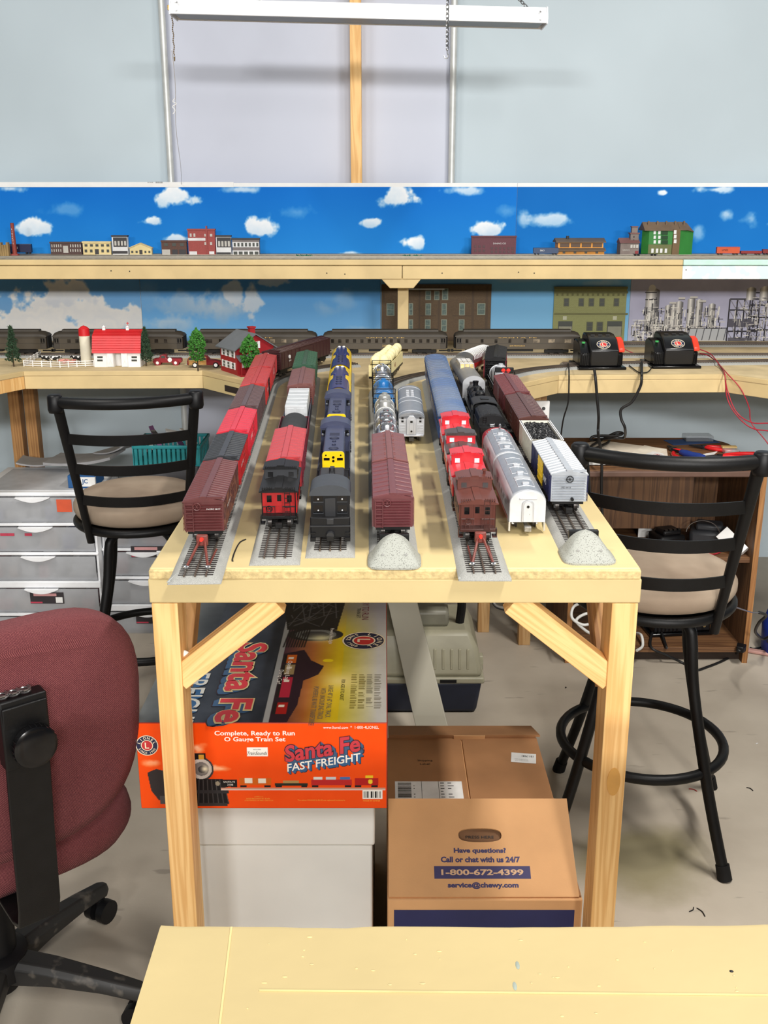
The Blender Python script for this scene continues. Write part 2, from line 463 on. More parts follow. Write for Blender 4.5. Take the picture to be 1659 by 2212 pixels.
# ------------------------------------------------------------------ floor and wall
def concrete():
    m, nt, p = newmat('concrete')
    tc = nt.nodes.new('ShaderNodeTexCoord')
    n1 = nt.nodes.new('ShaderNodeTexNoise'); n1.inputs['Scale'].default_value = 2.2; n1.inputs['Detail'].default_value = 8
    n2 = nt.nodes.new('ShaderNodeTexNoise'); n2.inputs['Scale'].default_value = 0.9; n2.inputs['Detail'].default_value = 2
    n3 = nt.nodes.new('ShaderNodeTexNoise'); n3.inputs['Scale'].default_value = 90; n3.inputs['Detail'].default_value = 4
    for n in (n1, n2, n3): nt.links.new(tc.outputs['Object'], n.inputs['Vector'])
    r1 = nt.nodes.new('ShaderNodeValToRGB')
    r1.color_ramp.elements[0].position = 0.33; r1.color_ramp.elements[1].position = 0.68
    r1.color_ramp.elements[0].color = (*lin((164, 153, 138)), 1); r1.color_ramp.elements[1].color = (*lin((196, 186, 170)), 1)
    nt.links.new(n1.outputs['Fac'], r1.inputs['Fac'])
    # olive stain with its own place on the slab
    mp = nt.nodes.new('ShaderNodeMapping'); mp.inputs['Location'].default_value = (-0.62, -2.12, 0)
    nt.links.new(tc.outputs['Object'], mp.inputs['Vector'])
    ln = nt.nodes.new('ShaderNodeVectorMath'); ln.operation = 'LENGTH'; nt.links.new(mp.outputs['Vector'], ln.inputs[0])
    ad = nt.nodes.new('ShaderNodeMath'); ad.operation = 'MULTIPLY_ADD'; nt.links.new(n1.outputs['Fac'], ad.inputs[0]); ad.inputs[1].default_value = 0.5; nt.links.new(ln.outputs['Value'], ad.inputs[2])
    r2 = nt.nodes.new('ShaderNodeValToRGB'); r2.color_ramp.elements[0].position = 0.32; r2.color_ramp.elements[1].position = 0.44
    r2.color_ramp.elements[0].color = (1, 1, 1, 1); r2.color_ramp.elements[1].color = (0, 0, 0, 1)
    nt.links.new(ad.outputs[0], r2.inputs['Fac'])
    mx = nt.nodes.new('ShaderNodeMix'); mx.data_type = 'RGBA'; mx.inputs['B'].default_value = (*lin((128, 120, 82)), 1)
    fm = nt.nodes.new('ShaderNodeMath'); fm.operation = 'MULTIPLY'; fm.inputs[1].default_value = 0.75
    nt.links.new(r2.outputs['Color'], fm.inputs[0]); nt.links.new(fm.outputs[0], mx.inputs['Factor']); nt.links.new(r1.outputs['Color'], mx.inputs['A'])
    # dark scuffs
    mp2 = nt.nodes.new('ShaderNodeMapping'); mp2.inputs['Scale'].default_value = (3, 14, 1); mp2.inputs['Rotation'].default_value = (0, 0, 0.6)
    nt.links.new(tc.outputs['Object'], mp2.inputs['Vector'])
    n4 = nt.nodes.new('ShaderNodeTexNoise'); n4.inputs['Scale'].default_value = 2.5; n4.inputs['Detail'].default_value = 6; nt.links.new(mp2.outputs['Vector'], n4.inputs['Vector'])
    r4 = nt.nodes.new('ShaderNodeValToRGB'); r4.color_ramp.elements[0].position = 0.66; r4.color_ramp.elements[1].position = 0.72
    nt.links.new(n4.outputs['Fac'], r4.inputs['Fac'])
    f4 = nt.nodes.new('ShaderNodeMath'); f4.operation = 'MULTIPLY'; f4.inputs[1].default_value = 0.4; nt.links.new(r4.outputs['Color'], f4.inputs[0])
    m3 = nt.nodes.new('ShaderNodeMix'); m3.data_type = 'RGBA'; nt.links.new(f4.outputs[0], m3.inputs['Factor']); nt.links.new(mx.outputs['Result'], m3.inputs['A'])
    m3.inputs['B'].default_value = (*lin((90, 82, 74)), 1)
    nt.links.new(m3.outputs['Result'], p.inputs['Base Color'])
    bp = nt.nodes.new('ShaderNodeBump'); bp.inputs['Strength'].default_value = 0.15; bp.inputs['Distance'].default_value = 0.002
    nt.links.new(n3.outputs['Fac'], bp.inputs['Height']); nt.links.new(bp.outputs['Normal'], p.inputs['Normal'])
    p.inputs['Roughness'].default_value = 0.55
    MATS['concrete'] = m
    return m
struct(MB().box(-4, 4, -2.5, YW, -0.1, 0).build('floor', concrete(), smooth=False))
WALLM = mat('wall_sheet_blue', (186, 200, 208), 0.6, var=0.05, scale=1.3, bump=0.12, bscale=3)
WALLP = mat('wall_sheet_lavender', (196, 201, 216), 0.55, var=0.03, scale=1.5, bump=0.10, bscale=4)
wall = struct(MB().box(-4, 4, YW, YW + 0.1, -0.1, 3.4).build('wall_back', WALLM, smooth=False))
xl, xr = at(366, 390, Y=YW).x, at(975, 390, Y=YW).x
MB().box(xl, xr, YW - 0.006, YW, 0.0, 3.4).build('panel', WALLP, wall, bevel=0.002)
PIPE = mat('galvanised_conduit', (205, 208, 206), 0.4, 0.25, var=0.06)
for px0, px1 in ((348, 370), (984, 975)):
    a = at(px0, 5, Y=YW - 0.03); b_ = at(px1, 392, Y=YW - 0.03)
    d = (b_ - a) / (a.z - b_.z)
    o = top('conduit_pipe', 'grey conduit pipe on the rear wall ' + ('beside the white pull string' if px0 < 800 else 'behind the hook chain'), 'pipe', (b_.x, YW - 0.03, 0))
    x0_ = b_.x
    MB().cyl((0, 0, 0), (0, 0, 3.4), 0.0135, n=14).build('tube', PIPE, o)
    for zz in (1.75, 2.6):
        MB().box(-0.022, 0.022, -0.006, 0.026, zz - 0.012, zz + 0.012).build('clamp', PIPE, o, bevel=0.002) if zz > 2.2 else None
xp = at(769, 200, Y=YW - 0.05).x
o = beam('wall_post', (xp, YW - 0.045, 0), (xp, YW - 0.045, 3.4), 0.043, 0.075, PINE)
tag(o, 'bare pine timber post standing upright against the rear wall', 'post')

# ------------------------------------------------------------------ hanging shop light, its chains, cord
FIX = mat('fixture_white', (240, 242, 244), 0.4, var=0.02)
yL = 3.50
p0, p1 = at(376, 20, Y=yL), at(1175, 40, Y=yL)
fx = top('shop_light', 'long white hanging shop light fixture, switched off, below chains', 'light fixture', ((p0.x + p1.x) / 2, yL, (p0.z + p1.z) / 2))
Lf = (p1 - p0).length
tilt = math.atan2(p1.z - p0.z, p1.x - p0.x)
h = Lf / 2
prof = [(-0.062, -0.022), (-0.062, -0.008), (-0.045, 0.024), (0.045, 0.024), (0.062, -0.008), (0.062, -0.022), (0.052, -0.022), (0.048, -0.012), (-0.048, -0.012), (-0.052, -0.022)]
b = MB(); b.M = Matrix.Rotation(-tilt, 4, 'Y'); b.prism(prof, -h, h, 'x'); b.build('housing', FIX, fx, bevel=0.001)
b = MB(); b.M = Matrix.Rotation(-tilt, 4, 'Y'); b.box(-h + .01, h - .01, -0.047, 0.047, -0.020, -0.0125); b.build('lens', mat('frosted_lens', (120, 126, 128), 0.4), fx)
for s in (-1, 1):
    b = MB(); b.M = Matrix.Rotation(-tilt, 4, 'Y'); b.prism([(-0.064, -0.024), (-0.064, -0.007), (-0.047, 0.0255), (0.047, 0.0255), (0.064, -0.007), (0.064, -0.024)], s * h, s * (h + 0.004), 'x')
    e = b.build('end_cap', FIX, fx)
    for zz in (-0.012, 0.012):
        b = MB(); b.M = Matrix.Rotation(-tilt, 4, 'Y'); b.cyl((s * (h - 0.018), -0.06 + 0.01 * (zz > 0), zz), (s * (h - 0.018), -0.068, zz), 0.003, n=8); b.build('screw', STEEL, e)
def chain(b, p, q, link=0.017, r=0.0016):
    p, q = Vector(p), Vector(q); L = (q - p).length; n = max(2, int(L / (link * 0.72))); d = (q - p) / L
    u = d.orthogonal().normalized(); w = d.cross(u)
    for i in range(n):
        c = p + d * (L * (i + 0.5) / n); s_ = u if i % 2 else w
        ring = [c + d * (link / 2 * math.cos(t)) + s_ * (link * 0.28 * math.sin(t)) for t in [2 * math.pi * k / 10 for k in range(10)]]
        b.tube(ring, r, 5, closed=True)
for (a_, c_) in (((0.30 * h * 2 - 0.0, 0), None),):
    pass
for t, top_px in ((0.92, (1085, -40)), (-0.55, (600, -60)), (-0.75, (430, -60))):
    foot = Matrix.Rotation(-tilt, 4, 'Y') @ Vector((t * h, 0, 0.022))
    w = Vector(fx.location) + foot
    hi = at(top_px[0], top_px[1], Y=yL + 0.02)
    b = MB(); chain(b, foot, hi - Vector(fx.location) + (hi - w) * 0.6); b.build('chain', STEEL, fx)
# small pull chain at the left end
pc = top('pull_chain', 'short brass pull chain hanging from the left end of the shop light', 'chain', at(371, 18, Y=yL - 0.005))
b = MB()
for k in range(26): b.ell((0.0012 * math.sin(k), 0, -0.002 - k * 0.0052), (0.0024, 0.0024, 0.0026), 6, 4)
b.build('bead_chain', mat('old_brass', (120, 100, 70), 0.4, 0.6), pc)
MB().box(-0.012, 0.006, -0.008, 0.008, -0.006, 0.008).build('bracket', mat('brass', (160, 125, 60), 0.35, 0.8), pc, bevel=0.001)
MB().cyl((0, 0, -0.137), (0, 0, -0.150), 0.003, 0.002, 8).build('pull_tip', mat('old_brass', (120, 100, 70)), pc)
# white string
zt0, zb0 = at(371, 110, Y=yL).z, at(391, 400, Y=YW - 0.1).z
A, B = at(371, 108, Y=yL - 0.005), at(391, 398, Y=YW - 0.095)
sc = top('pull_string', 'thin white knotted string running down to the top of the sky backdrop', 'string', B)
pts = [A + (B - A) * t + Vector((0.004 * math.sin(9 * t), 0, 0)) for t in [i / 12 for i in range(13)]]
MB().tube([p - B for p in pts], 0.0011, 6).build('cord', WHT, sc)
k = A + (B - A) * 0.33 - B
kp = cat_path([k + Vector(v) for v in ((0, 0, 0.01), (-0.008, -.002, 0.0), (0.004, -.003, -0.008), (-0.010, -.002, -0.016), (-0.002, -.002, -0.028), (-0.010, -.002, -0.040))], 5)
MB().tube(kp, 0.0015, 6).build('knot', WHT, sc)
# hook chain
hy = 3.2
A, B = at(966, -60, Y=hy), at(966, 108, Y=hy)
hc = top('hook_chain', 'steel chain ending in an open hook in front of the shop light', 'chain', A)
b = MB(); chain(b, (0, 0, 0.2), B - A, 0.016, 0.0013); b.build('links', STEEL, hc)
e = B - A
hk = [(0, 0, 0), (0, 0, -0.008), (0.003, 0, -0.015), (0.001, 0, -0.021), (-0.006, 0, -0.021), (-0.009, 0, -0.014)]
MB().tube([e + Vector(p) for p in cat_path(hk, 5)], 0.0015, 6).build('hook', STEEL, hc)

# ------------------------------------------------------------------ backdrops
YB = 4.275
ZS = 1.317                       # upper shelf surface
zt_ = at(829, 395, Y=YB).z
PRINT = printmat('backdrop_print', 0.7)
BLUE = (30, 128, 208)
def sky_sheet(parent, x0, x1, z0, z1, clouds, seed, res=0.0030, grad=None, cloudkw=None):
    w, h_ = x1 - x0, z1 - z0
    nx, ny = int(w / res), int(h_ / res)
    c = Canvas(nx, ny, BLUE)
    nz = vnoise(nx, ny, 0.055 / res, seed, 5); nf = vnoise(nx, ny, 0.3 / res, seed + 9, 3)
    t = (c.Y / ny)[..., None]
    g0, g1 = grad
    c.a = np.array(g0, float) * (1 - t) + np.array(g1, float) * t + (nf[..., None] - 0.5) * 14
    for cl in clouds:
        px, py, rw, rh, k = cl[:5]
        p = at(px, py, Y=YB - 0.004)
        s_ = 4.1 / FPX / res
        c.cloud((p.x - x0) / res, (z1 - p.z) / res, rw * s_, rh * s_, nz, k, **(cl[5] if len(cl) > 5 else {}))
    o = c.sheet('sky_print', w, h_, PRINT, parent)
    o.location = (x0, YB - 0.004, z0)
    return o
FOAM = mat('white_foam_board', (240, 240, 238), 0.6, var=0.02)
xs = at(1115, 480, Y=YB).x
up_l = [(375, 423, 42, 21, 1), (70, 488, 40, 20, 1), (135, 453, 55, 14, .30, dict(soft=.8)), (320, 475, 24, 9, .95), (20, 408, 42, 9, .8, dict(soft=.7)), (520, 410, 42, 9, .8, dict(soft=.7)),
        (385, 515, 26, 12, .9), (563, 492, 42, 19, 1), (868, 426, 40, 22, 1), (635, 457, 50, 15, .28, dict(soft=.8)), (803, 480, 24, 9, .95), (884, 523, 28, 13, 1), (1043, 492, 40, 18, 1),
        (1005, 412, 44, 10, .85, dict(soft=.7)), (1095, 455, 30, 14, .28, dict(soft=.8)), (757, 549, 38, 8, .9, dict(soft=.6)), (-60, 440, 40, 20, 1)]
up_r = [(1190, 474, 50, 13, .85, dict(soft=.75)), (1130, 470, 14, 20, .7, dict(soft=.8)), (1432, 417, 10, 6, 1), (1545, 409, 40, 8, .9, dict(soft=.6)), (1570, 462, 20, 16, .7, dict(soft=.8)), (1620, 470, 30, 20, .7, dict(soft=.8)), (1508, 500, 14, 22, .5, dict(soft=.8)), (1700, 480, 40, 20, 1)]
for nm, a0, a1, cl, sd, lb in (('l', -2.0, xs, up_l, 3, 'long blue sky backdrop board printed with white clouds above the upper shelf'), ('r', xs, 2.0, up_r, 15, 'blue sky backdrop board with wispy clouds behind the green model house')):
    g = top('sky_backdrop', lb, 'backdrop', ((a0 + a1) / 2, YB, ZS))
    M0 = MB()
    M0.box(a0, a1 - 0.0008, YB - 0.003, YB + 0.005, ZS - 0.02, zt_).build('board', FOAM, g, bevel=0.001, world=True)
    s_ = sky_sheet(g, a0, a1 - 0.001, ZS - 0.01, zt_ - 0.015, cl, sd, grad=((12, 112, 206), (36, 136, 216)) if nm == 'l' else ((16, 108, 192), (24, 122, 204)))
    s_.location = Vector(s_.location) - Vector(g.location)
    if nm == 'l':
        cx = at(505, 398, Y=YB).x
        MB().box(-2.0, cx, YB - 0.006, YB - 0.0035, zt_ - 0.016, zt_ + 0.0025).build('border_strip', FOAM, g, world=True)
        q = at(335, 394, Y=YB)
        lettering(g, 'SKY4418', mat('grey_print', (120, 120, 120), .6), Vector((q.x - 0.018, YB - 0.0068, q.z)) - Vector(g.location), FRONT, width=0.022)
        b = MB()
        for i in range(16): b.box(q.x + 0.004 + i * .0018, q.x + 0.004 + i * .0018 + random.choice((.0006, .0011)), YB - 0.0069, YB - 0.0063, q.z - .003, q.z + .003)
        b.build('barcode', mat('grey_print', (120, 120, 120)), g, world=True)
# lower backdrop: sky sheets and the refinery photograph
ZLB = 1.245
BIGC = (226, 226, 226)
kwl = dict(rgb=(246, 244, 240), base=(222, 226, 232), soft=.28)
kws = dict(rgb=(225, 228, 230), base=(150, 190, 225), soft=.7)
low_l = [(150, 670, 150, 50, 1, kwl), (90, 705, 160, 40, 1, kwl), (245, 690, 95, 45, 1, kwl), (150, 628, 70, 30, 1, kwl), (-10, 700, 80, 42, 1, kwl), (140, 725, 220, 34, 1, kwl)]
low_m = [(470, 665, 70, 34, .85, kws), (395, 660, 70, 30, .55, kws), (545, 640, 22, 40, .8, kwl), (360, 700, 80, 24, .7, kws), (585, 610, 40, 12, .7, kwl), (505, 630, 24, 30, .8, kwl), (740, 650, 50, 30, .3, kws), (790, 712, 40, 14, .5, kws), (700, 665, 30, 20, .3, kws), (320, 640, 40, 40, .2, kws)]
low_r = [(1300, 612, 50, 10, .5, kws), (1120, 605, 60, 6, .4, kws)]
xa, xb, xc, xd = -2.0, at(306, 660, Y=YB).x, at(822, 660, Y=YB).x, at(1360, 660, Y=YB).x
for a0, a1, cl, sd, gr, lb in ((xa, xb, low_l, 21, ((84, 154, 220), (160, 200, 236)), 'lower sky backdrop sheet filled by one big pale cloud behind the barn'),
                               (xb, xc, low_m, 33, ((76, 146, 216), (134, 196, 244)), 'lower sky backdrop sheet with broken clouds behind the red house'),
                               (xc, xd, low_r, 41, ((108, 174, 226), (150, 208, 246)), 'plain pale blue lower sky backdrop sheet behind the building cards')):
    g = top('sky_backdrop', lb, 'backdrop', ((a0 + a1) / 2, YB, ZT))
    MB().box(a0, a1 - 0.0012, YB - 0.003, YB + 0.004, ZT, ZS - 0.03).build('board', FOAM, g, world=True)
    s_ = sky_sheet(g, a0, a1 - 0.0015, ZT, ZLB + 0.04, cl, sd, grad=gr)
    s_.location = Vector(s_.location) - Vector(g.location)
# refinery
g = top('refinery_poster', 'photo backdrop of a grey oil refinery with towers and pipework behind the black transformers', 'poster', ((xd + 2.0) / 2, YB, ZT))
res = 0.0014
w_, h_ = 2.0 - xd, ZLB + 0.04 - ZT
nx, ny = int(w_ / res), int(h_ / res)
C = Canvas(nx, ny, (160, 160, 182))
tt = (C.Y / ny)[..., None]
C.a = np.array((164, 162, 186.)) * (1 - tt) + np.array((200, 200, 222.)) * tt + (vnoise(nx, ny, 60, 5, 4)[..., None] - .5) * 26
def rp(px, py):
    p = at(px, py, Y=YB - 0.004); return (p.x - xd) / res, (ZLB + 0.04 - p.z) / res
def column(px0, px1, py0, py1, hi=(248, 244, 236), lo=(112, 110, 112)):
    x0, y0 = rp(px0, py0); x1, y1 = rp(px1, py1)
    n = max(2, int(x1 - x0))
    for i in range(n):
        t = i / n
        k_ = max(0, 1 - abs(t - 0.35) * 2.1)
        C.rect(x0 + i, y0 + abs(t - .5) ** 2 * n * .8, x0 + i + 1, y1, tuple(lo[j] + (hi[j] - lo[j]) * k_ for j in range(3)))
rr = random.Random(4)
def clutter(px0, px1, py0, py1, n, vert=0.5, pal=((244, 240, 230), (64, 62, 66), (170, 166, 162), (214, 208, 200), (50, 50, 56))):
    for _ in range(n):
        x, y = rp(rr.uniform(px0, px1), rr.uniform(py0, py1)); l = rr.uniform(6, 26)
        c = rr.choice(pal)
        if rr.random() < vert: C.rect(x, y, x + rr.choice((1, 2, 2, 3)), y + l, c)
        else: C.rect(x, y, x + l * .8, y + rr.choice((1, 2)), c)
column(1397, 1420, 622, 715); C.ell(*rp(1409, 622), 10, 10, (214, 210, 204))
for yy in (631, 646): x, y = rp(1394, yy); C.rect(x, y, x + 34, y + 3, (66, 64, 66))
clutter(1364, 1440, 690, 738, 420); clutter(1385, 1432, 662, 700, 60); clutter(1395, 1420, 640, 690, 18, .8)
for a0, a1, y0 in ((1437, 1448, 658), (1451, 1459, 655), (1460, 1472, 650), (1486, 1497, 643), (1504, 1514, 646), (1531, 1541, 655)):
    column(a0, a1, y0, 712)
for a0, a1, yy in ((1466, 1480, 642), (1491, 1507, 640), (1447, 1461, 652), (1510, 1525, 648)):
    x0, y0 = rp(a0, yy); x1, _ = rp(a1, yy); C.rect(x0, y0, x1, y0 + 6, (212, 208, 200)); C.rect(x0, y0 + 5, x1, y0 + 7, (110, 106, 104))
clutter(1436, 1556, 660, 712, 170, .75); clutter(1430, 1560, 702, 735, 330, .4)
x0, y0 = rp(1490, 708); x1, y1 = rp(1566, 736); C.rect(x0, y0, x1, y1, (196, 198, 200))
for k in range(6): C.line(x0 + k * (x1 - x0) / 5, y0, x0 + k * (x1 - x0) / 5 - 6, y1, 2, (70, 70, 74))
C.rect(x0, y0, x1, y0 + 2, (70, 70, 74)); C.rect(x0, y1 - 2, x1, y1, (226, 222, 216))
for (a0, a1, b0, b1) in ((1577, 1632, 646, 738), (1622, 1760, 632, 738)):
    x0, y0 = rp(a0, b0); x1, y1 = rp(a1, b1)
    for i in range(5):
        xx = x0 + (x1 - x0) * i / 4; C.rect(xx - 2, y0, xx + 2, y1, (58, 56, 62))
    for j in range(5):
        yy = y0 + (y1 - y0) * j / 4; C.rect(x0, yy - 2, x1, yy + 2, (58, 56, 62))
    for i in range(4):
        for j in range(4):
            C.line(x0 + (x1 - x0) * i / 4, y0 + (y1 - y0) * j / 4, x0 + (x1 - x0) * (i + 1) / 4, y0 + (y1 - y0) * (j + 1) / 4, 1.6, (120, 116, 118))
x0, y0 = rp(1574, 688); x1, y1 = rp(1628, 706); C.rect(x0, y0, x1, y1, (98, 96, 106))
x0, y0 = rp(1572, 728); x1, y1 = rp(1624, 740); C.rect(x0, y0, x1, y1, (108, 106, 114))
column(1614, 1632, 620, 648); column(1642, 1662, 618, 650); column(1668, 1690, 618, 650)
clutter(1582, 1760, 650, 736, 330, .45); clutter(1625, 1760, 640, 736, 200, .5)
x0, y0 = rp(1362, 737); C.rect(0, y0, nx, ny, (206, 202, 194))
s_ = C.sheet('photo_print', w_, h_, PRINT, g); s_.location = Vector((xd, YB - 0.0045, ZT)) - Vector(g.location)
MB().box(xd, 2.0, YB - 0.0035, YB + 0.004, ZT, ZS - 0.03).build('board', FOAM, g, world=True)

# ------------------------------------------------------------------ upper shelf
YS = 3.79
sh = top('upper_shelf', 'cream painted upper layout shelf carried on a braced post above the passenger train', 'shelf', (0, (YS + YB) / 2, ZS))
SHTOP = mat('shelf_ballast', (150, 138, 118), 0.9, var=0.18, scale=14, bump=0.4, bscale=160)
MB().box(-2.1, 2.1, YS, YB - 0.007, ZS - 0.018, ZS).build('deck', SHTOP, sh, world=True)
MB().box(-2.1, at(1475, 570, Y=YS).x, YS - 0.004, YS + 0.012, ZS - 0.019, ZS + 0.001).build('deck_edge', CREAMD, sh, world=True, bevel=0.003)
xj, xq = at(869, 580, Y=YS).x, at(1475, 580, Y=YS).x
PALEB = mat('pale_blue_primer', (206, 226, 232), 0.6, rgb2=(238, 240, 238), scale=30, lo=.45, hi=.55)
MB().box(xq, 2.1, YS - 0.004, YS + 0.012, ZS - 0.019, ZS + 0.001).build('deck_edge', mat('mint_paint', (190, 226, 214), .6), sh, world=True, bevel=0.003)
for a0, a1, m_ in ((-2.1, xj - 0.001, CREAMD), (xj + 0.001, xq, CREAMD), (xq, 2.1, PALEB)):
    MB().box(a0, a1, YS, YS + 0.019, ZS - 0.067, ZS - 0.020).build('fascia_board', m_, sh, world=True, bevel=0.002)
for px, py in ((706, 590), (745, 592), (955, 590), (1120, 588), (1154, 590), (240, 585), (280, 586), (1482, 583)):
    p = at(px, py, Y=YS)
    MB().cyl((p.x, YS + 0.001, p.z), (p.x, YS - 0.0012, p.z), 0.0022, n=8).build('screw', BLK, sh, world=True)
c0, c1 = at(822, 602, Y=YS + 0.02), at(911, 602, Y=YS + 0.02); d0, d1 = at(842, 622, Y=YS + 0.02), at(893, 622, Y=YS + 0.02)
MB().prism([(c0.x, c0.z + .003), (c1.x, c1.z + .003), (d1.x, d1.z), (d0.x, d0.z)], YS + 0.004, YS + 0.125, 'y').build('gusset', CREAMD, sh, world=True, bevel=0.002)
xq0 = at(870.5, 660, Y=YS + .1).x
o = beam('post', (xq0, YS + 0.105, ZT), (xq0, YS + 0.105, d0.z), 0.040, 0.038, CREAMD, sh)
BAL = mat('upper_track_ballast', (122, 114, 100), 0.9, var=0.2, scale=60)
NRAIL = mat('small_rail', (170, 164, 150), 0.4, 0.4)
def small_track(y, x0, x1, label):
    g = top('small_track', label, 'track', ((x0 + x1) / 2, y, ZS))
    MB().prism([(-0.018, 0), (0.018, 0), (0.013, 0.003), (-0.013, 0.003)], x0 - g.location.x, x1 - g.location.x, 'x').build('roadbed', BAL, g)
    for s in (-1, 1):
        MB().box(x0 - g.location.x, x1 - g.location.x, s * 0.0055 - .0007, s * 0.0055 + .0007, 0.003, 0.0052).build('rail', NRAIL, g)
small_track(3.85, -2.05, 2.05, 'small scale track nearest the upper shelf edge')
small_track(3.95, -2.05, 2.05, 'small scale track in the middle of the upper shelf')
small_track(4.075, -1.1, 2.05, 'small scale track at the feet of the upper shelf buildings')

# ------------------------------------------------------------------ lower layout bench
poly = [(-2.2, YB - 0.006), (-2.2, 3.0), (-1.45, 3.0), (-1.212, 3.47), (-.613, 3.485), (-.375, 3.203), (.408, 3.203), (.574, 3.387), (1.132, 3.406), (1.40, 3.1), (2.2, 3.1), (2.2, YB - 0.006)]
bench = top('layout_bench', 'cream edged model railway bench along the rear wall', 'bench', (0, 3.8, ZT - 0.08))
MB().prism(poly, ZT - 0.016, ZT, 'z').build('deck', LAND, bench, world=True)
edge = poly[1:-1]
for i in range(len(edge) - 1):
    a, c = Vector((*edge[i], 0)), Vector((*edge[i + 1], 0))
    if i == 4: continue
    d = (c - a).normalized(); nrm = Vector((-d.y, d.x, 0)) * 0.006
    m_ = CREAMD if i not in (0, 1, 8, 9) else PINE
    L = (c - a).length
    for nm, z0, z1, mm, th in (('edge_strip', -0.0155, 0.0005, CREAMD, 0.016), ('fascia_board', -0.060, -0.0165, m_, 0.019)):
        ang = math.atan2(d.y, d.x)
        b = MB().box(0, L, 0.0, th, z0, z1)
        if nm == 'edge_strip': b = MB().box(0, L, -0.001, th, z0, z1)
        o = b.build(nm, CREAM if i == 3 and nm == 'fascia_board' else mm, bench, bevel=0.0015)
        o.location = Vector((a.x, a.y, ZT)) - Vector(bench.location); o.rotation_euler = (0, 0, ang)
# dark box colouring in the shade of a notch, and bare wood under the left gusset
p = at(510, 838, Y=3.30)
SLOT_SHADE = mat('slot_shade_colour', (40, 28, 20), .9)
o = MB().box(0.14, 0.27, -0.0015, 0.004, -0.050, -0.030).build('slot_shade', SLOT_SHADE, bench)
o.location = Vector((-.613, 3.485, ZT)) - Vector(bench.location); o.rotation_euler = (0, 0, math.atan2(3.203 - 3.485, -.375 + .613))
LEGW = woodmat('leg_pine', (196, 158, 108), (172, 130, 80), 'z')
for (x, y, lb) in ((.365, 3.535, 0), (.545, 3.575, 0), (.50, 3.42, 1), (-1.365, 3.96, 0), (-1.425, 3.96, 0)):
    beam('leg', (x, y, 0.0), (x, y, ZT - 0.016), 0.042, 0.05 if x < 0 else 0.038, LEGW if x > 0 else PINED, bench)
ro = top('outlet_box', 'white wall outlet plate on the timber leg behind the maroon boxcars', 'outlet', (.525, 3.393, ZT - 0.17))
MB().box(-0.024, 0.024, -0.008, 0.006, 0, 0.085).build('plate', WHT, ro, bevel=0.003)
for zz in (0.025, 0.06):
    MB().cyl((0.004, -0.0075, zz), (0.004, -0.0095, zz), 0.006, n=12).build('socket', mat('socket_grey', (60, 60, 60), .5), ro)

# ------------------------------------------------------------------ peninsula table
TX0, TX1, TY0, TY1 = -.366, .400, 1.510, 3.201
tb = top('train_table', 'cream painted train table on bare pine legs holding the rows of trains', 'table', (0.017, 2.3, 0))
MB().box(TX0, TX1, TY0 + 0.006, TY1, ZT - 0.016, ZT).build('table_top', CREAM, tb, world=True, bevel=0.004)
MB().box(TX0 + .001, TX1 - .001, TY0, TY0 + 0.0062, ZT - 0.0165, ZT - 0.0015).build('chipboard_edge', CHIP, tb, world=True, bevel=0.002)
MB().box(TX0 - .001, TX1 + .001, TY0 + 0.001, TY0 + 0.037, ZT - 0.056, ZT - 0.0165).build('apron', CREAM, tb, world=True, bevel=0.002)
for s, x in ((0, TX0 + 0.02), (1, TX1 - 0.02)):
    beam('side_rail', (x, TY0 + 0.038, ZT - 0.036), (x, TY1 - 0.002, ZT - 0.036), 0.036, 0.036, CREAMD, tb)
zl = ZT - 0.057
for s, x in ((1, TX0 + 0.022), (-1, TX1 - 0.022)):
    beam('leg', (x, TY0 + 0.034, 0), (x, TY0 + 0.034, zl), 0.041, 0.064, PINE, tb)
    beam('brace', (x + s * 0.012, TY0 + 0.024, zl - 0.135), (x + s * 0.175, TY0 + 0.024, zl - 0.002), 0.041, 0.034, PINE, tb, cut1=-0.0 * s)
    beam('side_brace', (x + s * 0.004, TY0 + 0.070, zl - 0.17), (x + s * 0.004, TY0 + 0.24, zl - 0.002), 0.034, 0.040, PINED, tb)
p = at(1326, 1690, Y=TY0)
MB().prism([(p.x + .011 * math.cos(t), p.z + .026 * math.sin(t)) for t in [2 * math.pi * i / 20 for i in range(20)]], TY0 + .0012, TY0 + .0030, 'y').build('amber_stain', mat('amber_resin', (220, 164, 84), .5), tb, world=True)
p = at(392, 1416, Y=1.54)
MB().ell(p, (.016, .006, .010), 9, 6).build('foam_blob', WHT, tb, world=True)
near = top('near_table', 'cream painted table top in the foreground with dents and a plank seam', 'table', (0.9, 0.2, 0))
def slab():
    nx, ny = 120, 40
    vs = []; 
    b = MB()
    x0, x1, y0, y1 = -.1757, 2.0, -.35, .690
    xs_ = np.linspace(x0, x1, nx); 
    r_ = np.random.default_rng(3)
    edge_ = y1 + np.cumsum(r_.normal(0, .0006, nx)); edge_ -= np.linspace(edge_[0] - y1, edge_[-1] - y1 - .004, nx)
    secs = []
    for i, x in enumerate(xs_):
        secs.append([(x, y0, ZT - .018), (x, edge_[i], ZT - .018), (x, edge_[i], ZT - .004), (x, edge_[i] - .002, ZT - .001), (x, edge_[i] - .006, ZT), (x, y0, ZT)])
    b.loft(secs)
    return b
CREAMN = mat('cream_paint_worn', (194, 175, 126), 0.5, var=0.03, scale=5, bump=0.6, bscale=14)
slab().build('table_top', CREAMN, near, world=True)
MB().box(-.160, 2.0, -.30, .66, ZT - .06, ZT - .0185).build('frame', CREAMD, near, world=True)
SEAM = mat('seam_shadowless', (214, 188, 132), .7)
DENT = mat('dent_bare', (196, 168, 116), .8)
